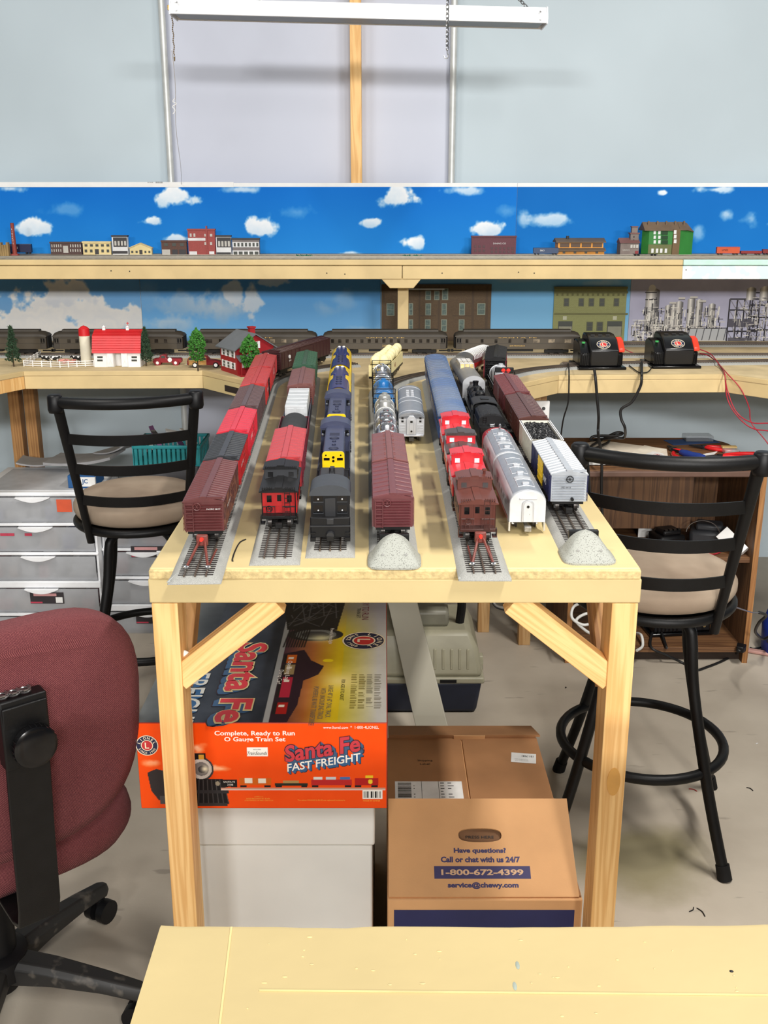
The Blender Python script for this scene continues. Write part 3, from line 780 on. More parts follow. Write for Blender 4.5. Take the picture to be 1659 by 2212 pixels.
for px0, py0, px1, py1, w0 in ((500, 2003, 475, 2212, .0008), (560, 2140, 1659, 2150, .0007)):
    a, c = at(px0, py0, Z=ZT), at(px1, py1, Z=ZT)
    d = (c - a); n = Vector((-d.y, d.x, 0)).normalized() * w0
    MB().add([a + n, a - n, c - n, c + n, a + n + Vector((0, 0, .0006)), a - n + Vector((0, 0, .0006)), c - n + Vector((0, 0, .0006)), c + n + Vector((0, 0, .0006))], [(3, 2, 1, 0), (4, 5, 6, 7), (0, 1, 5, 4), (1, 2, 6, 5), (2, 3, 7, 6), (3, 0, 4, 7)]).build('seam', SEAM, near, world=True)
for k in range(34):
    px, py = random.uniform(480, 1650), random.uniform(2020, 2205)
    p = at(px, py, Z=ZT + .0001); r_ = random.uniform(.0004, .0011)
    MB().ell((p.x, p.y, p.z), (r_ * random.uniform(1, 3), r_, .0004), 8, 4).build('dent', random.choice((SEAM, SEAM, CREAMN)), near, world=True)
for px, py in ((1580, 2098), (1118, 2085), (1112, 2130)):
    p = at(px, py, Z=ZT + .0001)
    MB().ell((p.x, p.y, p.z), (.0016, .0045 if px < 1200 else .0014, .0005), 8, 4).build('paint_chip', mat('grey_chip', (150, 160, 150), .8) if px < 1200 else BLK, near, world=True)
beam('leg', (-.12, .60, 0), (-.12, .60, ZT - .06), .04, .04, PINE, near)
beam('leg', (-.12, -.2, 0), (-.12, -.2, ZT - .06), .04, .04, PINE, near)
beam('leg', (1.7, .60, 0), (1.7, .60, ZT - .06), .04, .04, PINE, near)

# ------------------------------------------------------------------ tracks
BED = mat('track_roadbed', (146, 146, 142), 0.75, rgb2=(170, 170, 165), scale=900, lo=.42, hi=.58)
TIEM = mat('track_ties', (44, 38, 36), 0.7, var=0.2)
RAILM = mat('track_rail', (112, 100, 90), 0.35, 0.6, var=0.1)
def arc_path(x0, slope, y0, ys, rad, turn, ext=0.0, n=14):
    """straight from y0 to ys (x = x0 + slope*(y-y0)), then an arc turning right by turn degrees"""
    P = [Vector((x0 + slope * (y - y0), y, 0)) for y in np.linspace(y0, ys, 12)]
    if turn:
        h = math.atan2(1, slope)            # heading
        c = P[-1]
        for k in range(1, n + 1):
            hh = h - R(turn) * (k - 0.5) / n
            c = c + Vector((math.cos(hh), math.sin(hh), 0)) * (rad * R(abs(turn)) / n)
            P.append(c.copy())
        if ext:
            hh = h - R(turn)
            P.append(c + Vector((math.cos(hh), math.sin(hh), 0)) * ext)
    return P
def resample(P, step):
    out = [P[0]]; acc = 0
    for a, b in zip(P, P[1:]):
        L = (b - a).length; 
        t = step - acc
        while t <= L + 1e-9:
            out.append(a + (b - a) * (t / L)); t += step
        acc = L - (t - step)
    return out
def track(path, label, z=ZT, endslope=True, W=0.040, lit=True):
    P = resample(path, 0.02)
    g = top('track', label, 'track', (P[0].x, P[0].y, z))
    o0 = Vector((P[0].x, P[0].y, 0))
    def frame(i):
        d = (P[min(i + 1, len(P) - 1)] - P[max(i - 1, 0)]).normalized(); return d, Vector((d.y, -d.x, 0))
    def sweep(prof, idx, zs=1.0):
        S = []
        for i in idx:
            d, n = frame(i)
            S.append([tuple(P[i] - o0 + n * a + Vector((0, 0, h))) for a, h in prof])
        return S
    idx = list(range(len(P)))
    top_w = 0.0295
    prof = [(-W, 0), (W, 0), (W - .001, .0015), (top_w, .0075), (-top_w, .0075), (-W + .001, .0015)]
    S = sweep(prof, idx)
    if endslope:
        d, n = frame(0); q = P[0] - o0 - d * 0.012
        S.insert(0, [tuple(q + n * a + Vector((0, 0, min(h, .0012)))) for a, h in prof])
    MB().loft(S).build('roadbed', BED, g)
    T = resample(path, 0.0092); b = MB()
    for i in range(1, len(T) - 1):
        d = (T[i + 1] - T[i - 1]).normalized(); n = Vector((d.y, -d.x, 0)); c = T[i] - o0
        A, B = n * 0.0262, d * 0.0020
        b.add([tuple(c + sx * A + sy * B + Vector((0, 0, h))) for h in (.0072, .0080) for sx, sy in ((-1, -1), (1, -1), (1, 1), (-1, 1))],
              [(4, 5, 6, 7), (0, 1, 5, 4), (1, 2, 6, 5), (2, 3, 7, 6), (3, 0, 4, 7)])
    stuff(b.build('ties', TIEM, g, smooth=False))
    for off in (-0.0165, 0, 0.0165):
        pr = [(off - .0011, .0075), (off + .0011, .0075), (off + .0011, .0115), (off - .0011, .0115)]
        MB().loft(sweep(pr, idx)).build('rail', RAILM, g)
    return g
TRK = {1: (-.283, -.048, 1.456), 2: (-.172, -.041, 1.54), 3: (-.0865, -.028, 1.575), 4: (.016, -.015, 1.54), 5: (.152, .004, 1.47), 6: (.325, .008, 1.53)}
def tx(k, y): x0, s, y0 = TRK[k]; return x0 + s * (y - y0)
PATH = {}
for k, ys, rad, turn, ext, lb in ((1, 3.12, .52, 62, .02, 'grey roadbed track under the brown boxcars, curving at the red house'), (2, 3.32, .46, 0, 0, 'grey roadbed track under the red and black caboose row'), (3, 3.42, .4, 0, 0, 'straight track under the blue and yellow diesels'),
                               (4, 3.02, .50, 66, .03, 'track under the tank cars, ending in a speckled mound bumper'), (5, 3.25, .5, 0, 0, 'track under the row of cabooses'), (6, 3.14, .42, 66, .12, 'track under the silver boxcar beside the table edge')):
    x0, s, y0 = TRK[k]
    if k in (4, 6): x0, y0 = x0 + s * .05, y0 + .05
    PATH[k] = arc_path(x0, s, y0, ys, rad, turn, ext)
    track(PATH[k], lb)
track([Vector((-2.1, 3.82, 0)), Vector((2.1, 3.82, 0))], 'main line track under the olive passenger train', endslope=False)
track([Vector((.85, 4.12, 0)), Vector((2.1, 4.12, 0))], 'rear track below the refinery poster', endslope=False)
track([Vector((-1.9, 4.12, 0)), Vector((-0.3, 4.12, 0))], 'rear track hidden behind the passenger train', endslope=False)
R0 = arc_path(0, 0, 3.34, 3.34, .1, 0)
cv = [Vector((.62, 3.585, 0)) + Vector((t * 1.4, .10 * math.sin(t * math.pi / 2), 0)) for t in np.linspace(0, 1, 20)]
track(cv, 'curving track passing behind the black transformers', endslope=False)

# bumpers
def mound(k, label, y0, s=1.0):
    g = top('mound_bumper', label, 'bumper', (tx(k, y0), y0, ZT))
    S = []
    n = 24
    for j in range(9):
        t = j / 8
        z = 0.0395 * t ** 0.9
        f = (1 - t) ** 0.62
        ring = []
        for i in range(n):
            a = 2 * math.pi * i / n
            cx, cy = math.cos(a), math.sin(a)
            ex = math.copysign(abs(cx) ** 0.45, cx) * (0.0425 * (1 - t) ** 1.15 + 0.016 * t * (1 - t ** 5))
            ey = math.copysign(abs(cy) ** 0.45, cy) * (0.042 * (1 - t) ** 1.15 + 0.014 * t * (1 - t ** 5))
            ring.append((ex * s, 0.035 + 0.022 * t + ey, z * s))
        S.append(ring)
    SPK = mat('speckled_stone', (166, 168, 160), .7, rgb2=(104, 104, 98), scale=620, lo=.60, hi=.66, detail=1.0)
    MB().loft([[(p[0], p[1], 0) for p in S[0]], [(p[0], p[1], .003) for p in S[0]]] + S[1:]).build('mound', SPK, g, ang=60)
    for sx in (-1, 1):
        MB().box(sx * .018 - .0022, sx * .018 + .0022, 0.0135, 0.019, 0.012, 0.0185).build('peg', BED, g, bevel=.0006)
    MB().box(-0.024, 0.024, 0.066, 0.076, 0.018, 0.034).build('buffer_plate', BLK, g, bevel=.001)
    return g
mound(4, 'speckled grey mound bumper in front of the maroon boxcar', 1.515)
mound(6, 'speckled grey mound bumper in front of the silver boxcar', 1.535)
def vbumper(k, label, y0):
    m_ = mat('bumper_brown', (112, 54, 46), .5)
    g = top('lighted_bumper', label, 'bumper', (tx(k, y0), y0, ZT + RAIL))
    pad = mat('end_plate_grey', (152, 154, 150), .75, rgb2=(176, 178, 174), scale=900)
    MB().loft([[(-.0405, -.034, -.0115), (.0405, -.034, -.0115), (.0405, -.034, -.010), (-.0405, -.034, -.010)], [(-.0405, -.010, -.0115), (.0405, -.010, -.0115), (.029, -.010, -.0035), (-.029, -.010, -.0035)]]).build('end_plate', pad, g, bevel=.001)
    for sx in (-1, 1):
        MB().tube([(sx * .0165, 0.0, .001), (sx * .004, .052, .026)], .0022, 6).build('strut', m_, g)
        MB().tube([(sx * .0165, .0, .001), (sx * .0165, .085, .0015)], .0016, 6).build('shoe', m_, g)
        MB().ell((sx * .0165, -.001, .002), (.005, .004, .003), 8, 5).build('rail_clip', CHROME, g)
    MB().box(-.009, .009, .050, .058, .018, .036).build('buffer_plate', m_, g, bevel=.002)
    MB().cyl((0, .049, .030), (0, .043, .030), .0030, .0022, 10).build('lamp_lens', mat('red_lamp', (255, 40, 30), .3, emit=1.2), g)
    return g
vbumper(1, 'brown lighted bumper with two struts in front of the brown boxcar', 1.485)
vbumper(5, 'brown lighted bumper with two struts in front of the brown caboose', 1.500)

# ------------------------------------------------------------------ rolling stock
ROW = 'trains parked on the table'
def carroot(name, label, cat, k=None, y0=0, L=0, x=None, z=None, rot=None, yc=None):
    yc = y0 + L / 2 if yc is None else yc
    if x is None: x = tx(k, yc)
    if rot is None: rot = math.atan(-TRK[k][1]) if k else 0.0
    if z is None: z = ZT + (RAIL if k else 0.0)
    return top(name, label, cat, (x, yc, z), rot)
def truckset(g, L, detail=True, inset=0.048, col=None, z=0.0, m_=None, coup=True):
    m_ = m_ or TRUCKM
    for s in (-1, 1):
        yc = s * (L / 2 - inset); b = MB()
        for sx in (-1, 1):
            b.prism([(-.026, .008), (-.020, .006), (-.012, .010), (-.006, .005), (.006, .005), (.012, .010), (.020, .006), (.026, .008), (.024, .017), (.008, .019), (-.008, .019), (-.024, .017)], sx * .0205 - .002, sx * .0205 + .002, 'x')
        b.box(-.022, .022, -.006, .006, .012, .020); b.cyl((-.02, -.017, .0105), (.02, -.017, .0105), .002, n=6); b.cyl((-.02, .017, .0105), (.02, .017, .0105), .002, n=6)
        b.v = [(p[0], p[1] + yc, p[2] + z) for p in b.v]
        t = b.build('truck', m_, g)
        for sy in (-1, 1):
            for sx in (-1, 1):
                w = MB(); w.lathe([(.0035, -.0032), (.0092, -.0030), (.0095, .0012), (.0112, .0016), (.0112, .0032), (.0035, .0034)], (sx * .0165, yc + sy * .017, .0108 + z), 14, 'x')
                w.build('wheel', WHEELM, t)
        if coup:
            c = MB(); y = s * (L / 2 + .004); c.box(-.003, .003, min(s * (L / 2 - .03), y), max(s * (L / 2 - .03), y), .009 + z, .013 + z)
            c.box(-.006, .006, y - .003, y + .007 if s > 0 else y + .003, .007 + z, .016 + z) if s > 0 else c.box(-.006, .006, y - .007, y + .003, .007 + z, .016 + z)
            c.build('coupler', m_, g, bevel=.0008)
def ladder(g, x0, x1, y, z0, z1, n, m_, ax='y', name='ladder', r=.0006):
    b = MB()
    for i in range(n):
        z = z0 + (z1 - z0) * i / (n - 1)
        b.tube([(x0, y, z), (x1, y, z)] if ax == 'y' else [(y, x0, z), (y, x1, z)], r, 4)
    for x in (x0, x1): b.tube([(x, y, z0 - .002), (x, y, z1 + .002)] if ax == 'y' else [(y, x, z0 - .002), (y, x, z1 + .002)], r, 4)
    return b.build(name, m_, g, smooth=False)
def brakewheel(g, x, y, z, m_, r=.0058):
    b = MB(); ring = [(x + r * math.cos(t), y, z + r * math.sin(t)) for t in [2 * math.pi * i / 16 for i in range(16)]]
    b.tube(ring, .0008, 5, True)
    for i in range(3):
        a = math.pi * i / 3; b.tube([(x - r * math.cos(a), y, z - r * math.sin(a)), (x + r * math.cos(a), y, z + r * math.sin(a))], .0005, 4)
    b.cyl((x, y + .003, z), (x, y - .001, z), .0012, n=6)
    return b.build('brake_wheel', m_, g)
def P(key, rgb, **k): return mat('paint_' + key, rgb, k.pop('rough', .38), var=k.pop('var', .05), scale=60, **k)
def boxcar(label, k, y0, L, body, roof=None, style='rib', door=None, sidem=None, txt=None, txtm=None, W=.064, H=.074, name='boxcar', walk=None, endlad=-1, nr=16, bw=None, rot=None, x=None, yc=None, ends=None, side2=None, z=None, detail=True, peak=.0075, doorL=None):
    g = carroot(name, label, 'model boxcar', k, y0, L, x=x, rot=rot, yc=yc, z=z)
    roof = roof or body; walk = walk or roof; ends = ends or body; sidem = sidem or body
    Lb = L - .014; h = Lb / 2; hw = W / 2
    MB().box(-hw + .004, hw - .004, -h + .004, h - .004, .018, .0245).build('underframe', TRUCKM, g)
    MB().box(-hw, hw, -h, h, .024, H).build('body', sidem, g, bevel=.0006)
    # ends with pressed ribs
    for s in (-1, 1):
        b = MB(); b.box(-hw + .0006, hw - .0006, s * h, s * (h + .0012), .0245, H)
        if s < 0 or detail:
            n = 9
            for i in range(n):
                z0 = .0275 + (H - .031) * i / n
                b.prism([(-h * 1 - .0012, z0), (-h - .0042, z0 + .0018), (-h - .0012, z0 + .0030)] if s < 0 else [(h + .0012, z0), (h + .0042, z0 + .0018), (h + .0012, z0 + .0030)], -hw + .003, hw - .003, 'x')
        b.build('end_panel', ends, g)
    # roof
    b = MB(); hr = hw + .0012; hl = h + .0035
    b.prism([(-hr, H - .001), (hr, H - .001), (hr, H + .0008), (0, H + peak), (-hr, H + .0008)], -hl, hl, 'y')
    b.build('roof', roof, g)
    sl = (peak - .0008) / hr
    if style == 'rib':
        for i in range(nr):
            y = -hl + .006 + (2 * hl - .012) * i / (nr - 1)
            for s in (-1, 1):
                q = MB(); w2 = .0013
                q.add([(s * .0052, y - w2, H + peak - .0052 * sl), (s * (hr - .001), y - w2, H + .0008 + .001 * sl), (s * (hr - .001), y + w2, H + .0008 + .001 * sl), (s * .0052, y + w2, H + peak - .0052 * sl),
                       (s * .0052, y - w2 * .5, H + peak - .0052 * sl + .0013), (s * (hr - .001), y - w2 * .5, H + .0021 + .001 * sl), (s * (hr - .001), y + w2 * .5, H + .0021 + .001 * sl), (s * .0052, y + w2 * .5, H + peak - .0052 * sl + .0013)],
                      [(4, 5, 6, 7), (0, 1, 5, 4), (1, 2, 6, 5), (2, 3, 7, 6), (3, 0, 4, 7)])
                q.build('roof_rib', roof, g)
    elif style == 'diag':
        for i in range(nr):
            y = -hl + .006 + (2 * hl - .016) * i / (nr - 1)
            for s in (-1, 1):
                q = MB(); w2 = .0013; dy = .006
                q.add([(s * .0052, y - w2 + dy, H + peak - .0052 * sl), (s * (hr - .001), y - w2, H + .0008), (s * (hr - .001), y + w2, H + .0008), (s * .0052, y + w2 + dy, H + peak - .0052 * sl),
                       (s * .0052, y + dy, H + peak - .0052 * sl + .0014), (s * (hr - .001), y, H + .0022)], [(0, 1, 5, 4), (2, 3, 4, 5), (0, 4, 3), (1, 2, 5)])
                q.build('roof_rib', WHT, g)
    elif style == 'panel':
        n = nr
        for i in range(n):
            ya = -hl + .003 + (2 * hl - .006) * i / n; yb = ya + (2 * hl - .006) / n - .0016
            for s in (-1, 1):
                q = MB(); x0, x1 = .0062, hr - .0015
                za, zb = H + peak - x0 * sl, H + peak - x1 * sl
                q.add([(s * x0, ya, za), (s * x1, ya, zb), (s * x1, yb, zb), (s * x0, yb, za), (s * x0, ya + .0006, za + .0009), (s * (x1 - .0006), ya + .0006, zb + .0009), (s * (x1 - .0006), yb - .0006, zb + .0009), (s * x0, yb - .0006, za + .0009)],
                      [(4, 5, 6, 7), (0, 1, 5, 4), (1, 2, 6, 5), (2, 3, 7, 6), (3, 0, 4, 7)])
                q.build('roof_panel', roof, g)
                if nr < 9:
                    e = MB(); xm = .0085; zm = H + peak - xm * sl
                    for yy in (ya + .006, yb - .006): e.cb((s * xm, yy, zm + .001), (.004, .003, .002))
                    e.build('hatch_hinge', roof, g)
    MB().prism([(-.0052, H + peak - .001), (.0052, H + peak - .001), (.0052, H + peak + .0010), (0, H + peak + .0016), (-.0052, H + peak + .0010)], -hl - .0005, hl + .0005, 'y').build('roof_walk', walk, g)
    if style != 'panel' or nr >= 9:
        MB().box(.0052, hw - .002, -hl + .002, -hl + .008, H + peak - .0034, H + peak + .0002).build('lateral_walk', walk, g)
    # doors and side ribs
    dl = doorL or .044
    for s in (-1, 1):
        d = MB(); d.box(s * hw, s * (hw + .0016), -dl / 2, dl / 2, .0265, H - .0025)
        for i in range(4): d.box(s * hw, s * (hw + .0024), -dl / 2, dl / 2, .030 + i * .011, .0312 + i * .011)
        d.build('door', door or sidem, g)
        q = MB()
        for i in range(6):
            for sy in (-1, 1):
                yy = sy * (dl / 2 + .006 + (h - dl / 2 - .008) * i / 5); q.box(s * hw, s * (hw + .0009), yy - .0007, yy + .0007, .0255, H - .001)
        stuff(q.build('side_ribs', side2 or sidem, g))
        ladder(g, -h + .002, -h + .012, s * (hw + .002), .026, H - .004, 6, sidem, ax='x')
    if endlad: 
        ladder(g, endlad * (hw - .003), endlad * (hw - .015), -h - .0058, .026, H - .004, 7, ends, r=.0009)
    bwx = endlad * (hw - .022) if endlad else 0
    brakewheel(g, bwx, -h - .0080, H - .007, bw or ends)
    if txt:
        lettering(g, txt, txtm or WHT, (.016, -h - .0046, H - .012), FRONT, width=.022)
        lettering(g, txt, txtm or WHT, (hw + .0026, -h * .55, H - .018), RIGHT, width=.05)
        lettering(g, txt, txtm or WHT, (-hw - .0026, h * .55, H - .018), LEFT, width=.05)
    truckset(g, L)
    return g
BR1, RD1 = P('brown', (96, 48, 48)), P('red_side', (176, 30, 34))
RUST = mat('paint_weathered', (116, 72, 52), .6, rgb2=(74, 38, 36), scale=70, lo=.4, hi=.6)
boxcar('weathered brown boxcar with an end ladder behind the brown lighted bumper', 1, 1.588, .272, BR1, style='rib', sidem=RUST, txt='PACIFIC 28157', nr=20)
boxcar('boxcar with a ribbed black roof and red sides behind the brown boxcar', 1, 1.868, .225, RD1, roof=P('black_roof', (46, 48, 52)), style='rib', nr=15, txt='ROUTE 4720')
boxcar('bright crimson boxcar with a smooth pink red roof', 1, 2.100, .262, P('crimson', (206, 38, 58)), style='panel', nr=11, txt='EXPRESS', ends=P('crimson', (206, 38, 58)))
boxcar('dull dark brown boxcar between the crimson and the red boxcars', 1, 2.370, .295, P('dark_brown', (86, 64, 64)), style='rib', nr=18)
boxcar('red boxcar with a panelled roof and a black door', 1, 2.672, .296, P('red2', (184, 46, 44)), style='panel', nr=12, door=BLK, txt='EXPRESS')
boxcar('faded red boxcar beside the red model house', 1, 2.975, .272, P('red3', (172, 50, 52)), style='panel', nr=11, txt='4720')
mar = P('maroon_dark', (64, 34, 36))
c1 = PATH[1][-8]
g = boxcar('long dark maroon boxcar on the curve behind the red model house', None, 0, .40, mar, style='panel', nr=20, x=-.288, yc=3.465, rot=R(-21), z=ZT + RAIL, H=.078, doorL=.10, bw=WHT)
lettering(g, '8042', WHT, (.0352, -.13, .046), RIGHT, width=.016)
MB().cyl((.0325, -.13, .058), (.0350, -.13, .058), .006, n=16).build('round_herald', WHT, g)
# row 2
def caboose(label, k, y0, L, body, roof, cup=None, cuproof=None, winm=None, cy=.012, rails=None, ladder_side=1, W=.060, H=.066, z=None, smoke=False):
    g = carroot('caboose', label, 'model caboose', k, y0, L)
    winm = winm or BLKG; cup = cup or body; cuproof = cuproof or roof; rails = rails or BLK
    Lb = L - .046; h = Lb / 2; hw = W / 2
    MB().box(-hw + .001, hw - .001, -L / 2 + .004, L / 2 - .004, .019, .025).build('platform', rails, g, bevel=.001)
    MB().box(-hw, hw, -h, h, .024, H).build('body', body, g, bevel=.0006)
    b = MB(); hr = hw + .003; hl = L / 2 - .005
    arc = [(-hr, H - .0006)] + [(hr * t, H + .0012 + .006 * (1 - t * t)) for t in (-1, -.8, -.5, -.2, .2, .5, .8, 1)] + [(hr, H - .0006)]
    b.prism(arc, -hl, hl, 'y'); b.build('roof', roof, g)
    MB().box(-.006, .006, -hl, hl, H + .0068, H + .0086).build('roof_walk', roof, g)
    for s in (-1, 1):
        q = MB()
        for i in range(6): q.box(s * (.012 + i * .003) - .0007, s * (.012 + i * .003) + .0007, -hl, -hl + .007, H + .0040 - i * .0006, H + .0085)
        q.build('roof_slat', roof, g)
    # cupola
    ch, cw, zc = .023, hw - .001, H + .0205
    MB().box(-cw, cw, cy - ch, cy + ch, H, zc).build('cupola', cup, g, bevel=.0006)
    ar = [(-cw - .002, zc - .0004)] + [((cw + .002) * t, zc + .0008 + .005 * (1 - t * t)) for t in (-1, -.6, -.2, .2, .6, 1)] + [(cw + .002, zc - .0004)]
    MB().prism(ar, cy - ch - .003, cy + ch + .003, 'y').build('cupola_roof', cuproof, g)
    q = MB()
    for i in range(7):
        for s in (-1, 1): q.box(s * (.009 + i * .003) - .0007, s * (.009 + i * .003) + .0007, cy - ch - .004, cy - ch + .004, zc + .0012, zc + .0052)
    q.build('cupola_slats', cuproof, g)
    MB().box(-.006, .006, cy - ch - .003, cy + ch + .003, zc + .005, zc + .0072).build('cupola_walk', cuproof, g)
    for sx in (-1, 1):
        MB().box(sx * .018 - .0045, sx * .018 + .0045, cy - ch - .0008, cy - ch + .002, H + .0065, H + .0150).build('window', winm, g)
        for yy in (cy - .01, cy + .01): MB().box(sx * (cw - .001), sx * (cw + .0007), yy - .005, yy + .005, H + .008, H + .016).build('window', winm, g)
        for i in range(4): MB().box(sx * (hw - .001), sx * (hw + .0008), -h + .014 + i * (2 * h - .028) / 3 - .005, -h + .014 + i * (2 * h - .028) / 3 + .005, .044, .056).build('window', winm, g)
    MB().box(-.0055, .0055, -h - .0012, -h + .002, .026, .062).build('door', body, g)
    MB().box(-.0035, .0035, -h - .0018, -h, .046, .057).build('window', BLKG, g)
    for sx in (-1, 1): MB().box(sx * .017 - .004, sx * .017 + .004, -h - .0010, -h + .001, .044, .056).build('window', BLKG, g)
    # end railings, steps
    for s in (-1, 1):
        b = MB(); y = s * (L / 2 - .006)
        for i in range(9):
            x = -hw + .003 + (W - .006) * i / 8
            if abs(x) < .005: continue
            b.tube([(x, y, .024), (x, y, .041)], .0006, 4)
        b.tube([(-hw + .003, y, .041), (-.006, y, .041)], .0008, 5); b.tube([(.006, y, .041), (hw - .003, y, .041)], .0008, 5)
        for sx in (-1, 1): b.tube([(sx * (hw - .002), y, .024), (sx * (hw - .002), y, H)], .0008, 5)
        b.build('railing', rails, g)
        for sx in (-1, 1):
            MB().box(sx * (hw - .006), sx * (hw + .001), s * (L / 2 - .018), s * (L / 2 - .004), .010, .0125).box(sx * (hw + .0005), sx * (hw + .0015), s * (L / 2 - .018), s * (L / 2 - .004), .010, .024).build('step', rails, g)
    ladder(g, ladder_side * .010, ladder_side * .019, -L / 2 + .004, .024, H + .006, 7, rails, r=.0007)
    brakewheel(g, -ladder_side * .016, -L / 2 + .003, .038, rails, .005)
    if smoke: MB().cyl((.018, cy + .0, zc), (.018, cy, zc + .010), .0025, n=8).cyl((.018, cy, zc + .010), (.018, cy, zc + .013), .0045, .0035, 8).build('smoke_jack', cup, g)
    truckset(g, L, inset=.036)
    return g
caboose('red caboose with a black roof and black cupola at the end of its track', 2, 1.672, .176, P('caboose_red', (178, 26, 28)), BLK, cup=P('black_roof', (46, 48, 52)), cy=.020)
boxcar('salmon red boxcar with dark maroon sides behind the black roofed caboose', 2, 1.860, .290, P('salmon', (184, 58, 62)), style='panel', nr=12, sidem=P('plum', (112, 32, 48)), bw=BLK)
# gondola with black mound
def gondola(label, k, y0, L, body, load, H=.058, loadh=.016, name='gondola_car'):
    g = carroot(name, label, 'model gondola', k, y0, L); hw = .031; h = L / 2 - .007
    MB().box(-hw, hw, -h, h, .020, .026).build('floor', body, g)
    for s in (-1, 1):
        b = MB().box(s * (hw - .0018), s * hw, -h, h, .024, H)
        for i in range(12): yy = -h + .006 + (2 * h - .012) * i / 11; b.box(s * (hw - .0004), s * (hw + .0012), yy - .001, yy + .001, .026, H - .002)
        b.box(s * (hw - .002), s * (hw + .0015), -h, h, H - .002, H); b.build('side', body, g)
        MB().box(-hw, hw, s * h - .001, s * h + .001, .024, H).build('end', body, g)
    S = []
    rr = random.Random(k)
    for i in range(22):
        t = i / 21; y = -h + .003 + (2 * h - .006) * t; e = min(1, min(t, 1 - t) * 7) ** .6
        S.append([(-hw + .002, y, H - .004), (hw - .002, y, H - .004)] + [((hw - .002) * (1 - 2 * j / 8), y, H - .002 + loadh * e * (1 - (1 - 2 * j / 8) ** 2) ** .8 + rr.uniform(0, .0012)) for j in range(1, 8)])
    MB().loft(S).build('load', load, g, ang=60)
    truckset(g, L)
    return g
COAL = mat('coal', (22, 22, 24), .55, var=.5, scale=260, bump=1.0, bscale=420)
gondola('maroon gondola heaped with smooth black load', 2, 2.165, .205, P('gon_maroon', (104, 34, 42)), mat('black_load', (44, 46, 48), .8, var=.15, bump=.4))
def containers(label, k, y0, L):
    g = carroot('container_flatcar', label, 'model flatcar', k, y0, L); h = L / 2 - .007
    MB().box(-.031, .031, -h, h, .019, .026).build('deck', P('navy_flat', (38, 44, 66)), g, bevel=.001)
    for s in (-1, 1): MB().box(s * .029, s * .031, -h, h, .026, .048).build('side_rail', P('navy_flat', (38, 44, 66)), g)
    m_ = P('light_grey', (196, 200, 202))
    n = 5
    for i in range(n):
        y = -h + .010 + (2 * h - .02) * (i + .5) / n
        w = (2 * h - .03) / n * .42
        b = MB(); b.box(-.026, .026, y - w, y + w, .026, .076); b.build('container', m_, g, bevel=.002)
        q = MB().box(-.022, -.004, y - w - .0008, y - w + .001, .036, .070).box(.002, .020, y - w - .0008, y - w + .001, .036, .070)
        q.build('container_panel', m_, g, bevel=.0006)
    truckset(g, L)
containers('flatcar carrying upright pale grey containers', 2, 2.378, .285)
boxcar('small plain brown boxcar behind the pale grey containers', 2, 2.672, .292, P('brown2', (116, 70, 66)), style='panel', nr=12)
boxcar('dark green boxcar at the far end next to the yellow diesels', 2, 2.975, .31, P('green', (34, 78, 54)), style='rib', nr=16, H=.078)

# row 3 diesels
NAVY, YEL = P('navy_hood', (54, 60, 88)), P('yellow', (250, 208, 14), rough=.3)
def rails_side(g, hw, y0, y1, z0, z1, n, m_):
    for s in (-1, 1):
        b = MB()
        for i in range(n):
            y = y0 + (y1 - y0) * i / (n - 1); b.tube([(s * hw, y, z0), (s * hw, y, z1)], .0006, 4)
        b.tube([(s * hw, y0, z1), (s * hw, y1, z1)], .0008, 5)
        b.build('handrail', m_, g)
def loco_trucks(g, L, m_=None, inset=.075):
    truckset(g, L, inset=inset, m_=m_ or TRUCKM)
def rounded(hw, z0, z1, r, n=4):
    pts = [(-hw, z0)]
    for i in range(n + 1):
        a = math.pi - (math.pi / 2) * i / n; pts.append((-hw + r + r * math.cos(a), z1 - r + r * math.sin(a)))
    for i in range(n + 1):
        a = math.pi / 2 - (math.pi / 2) * i / n; pts.append((hw - r + r * math.cos(a), z1 - r + r * math.sin(a)))
    return pts + [(hw, z0)]
def archp(hw, z0, zs, zt, n=10):
    pts = [(-hw, z0), (-hw, zs)]
    for i in range(1, n):
        a = math.pi - math.pi * i / n; pts.append((hw * math.cos(a), zs + (zt - zs) * math.sin(a)))
    return pts + [(hw, zs), (hw, z0)]
def fan(g, y, z, m_, r=.010, x=0):
    b = MB(); b.lathe([(r, 0), (r, .0014), (r * .9, .0016), (r * .86, .0008), (.002, .0008)], (x, y, z), 16)
    b.build('roof_fan', m_, g)
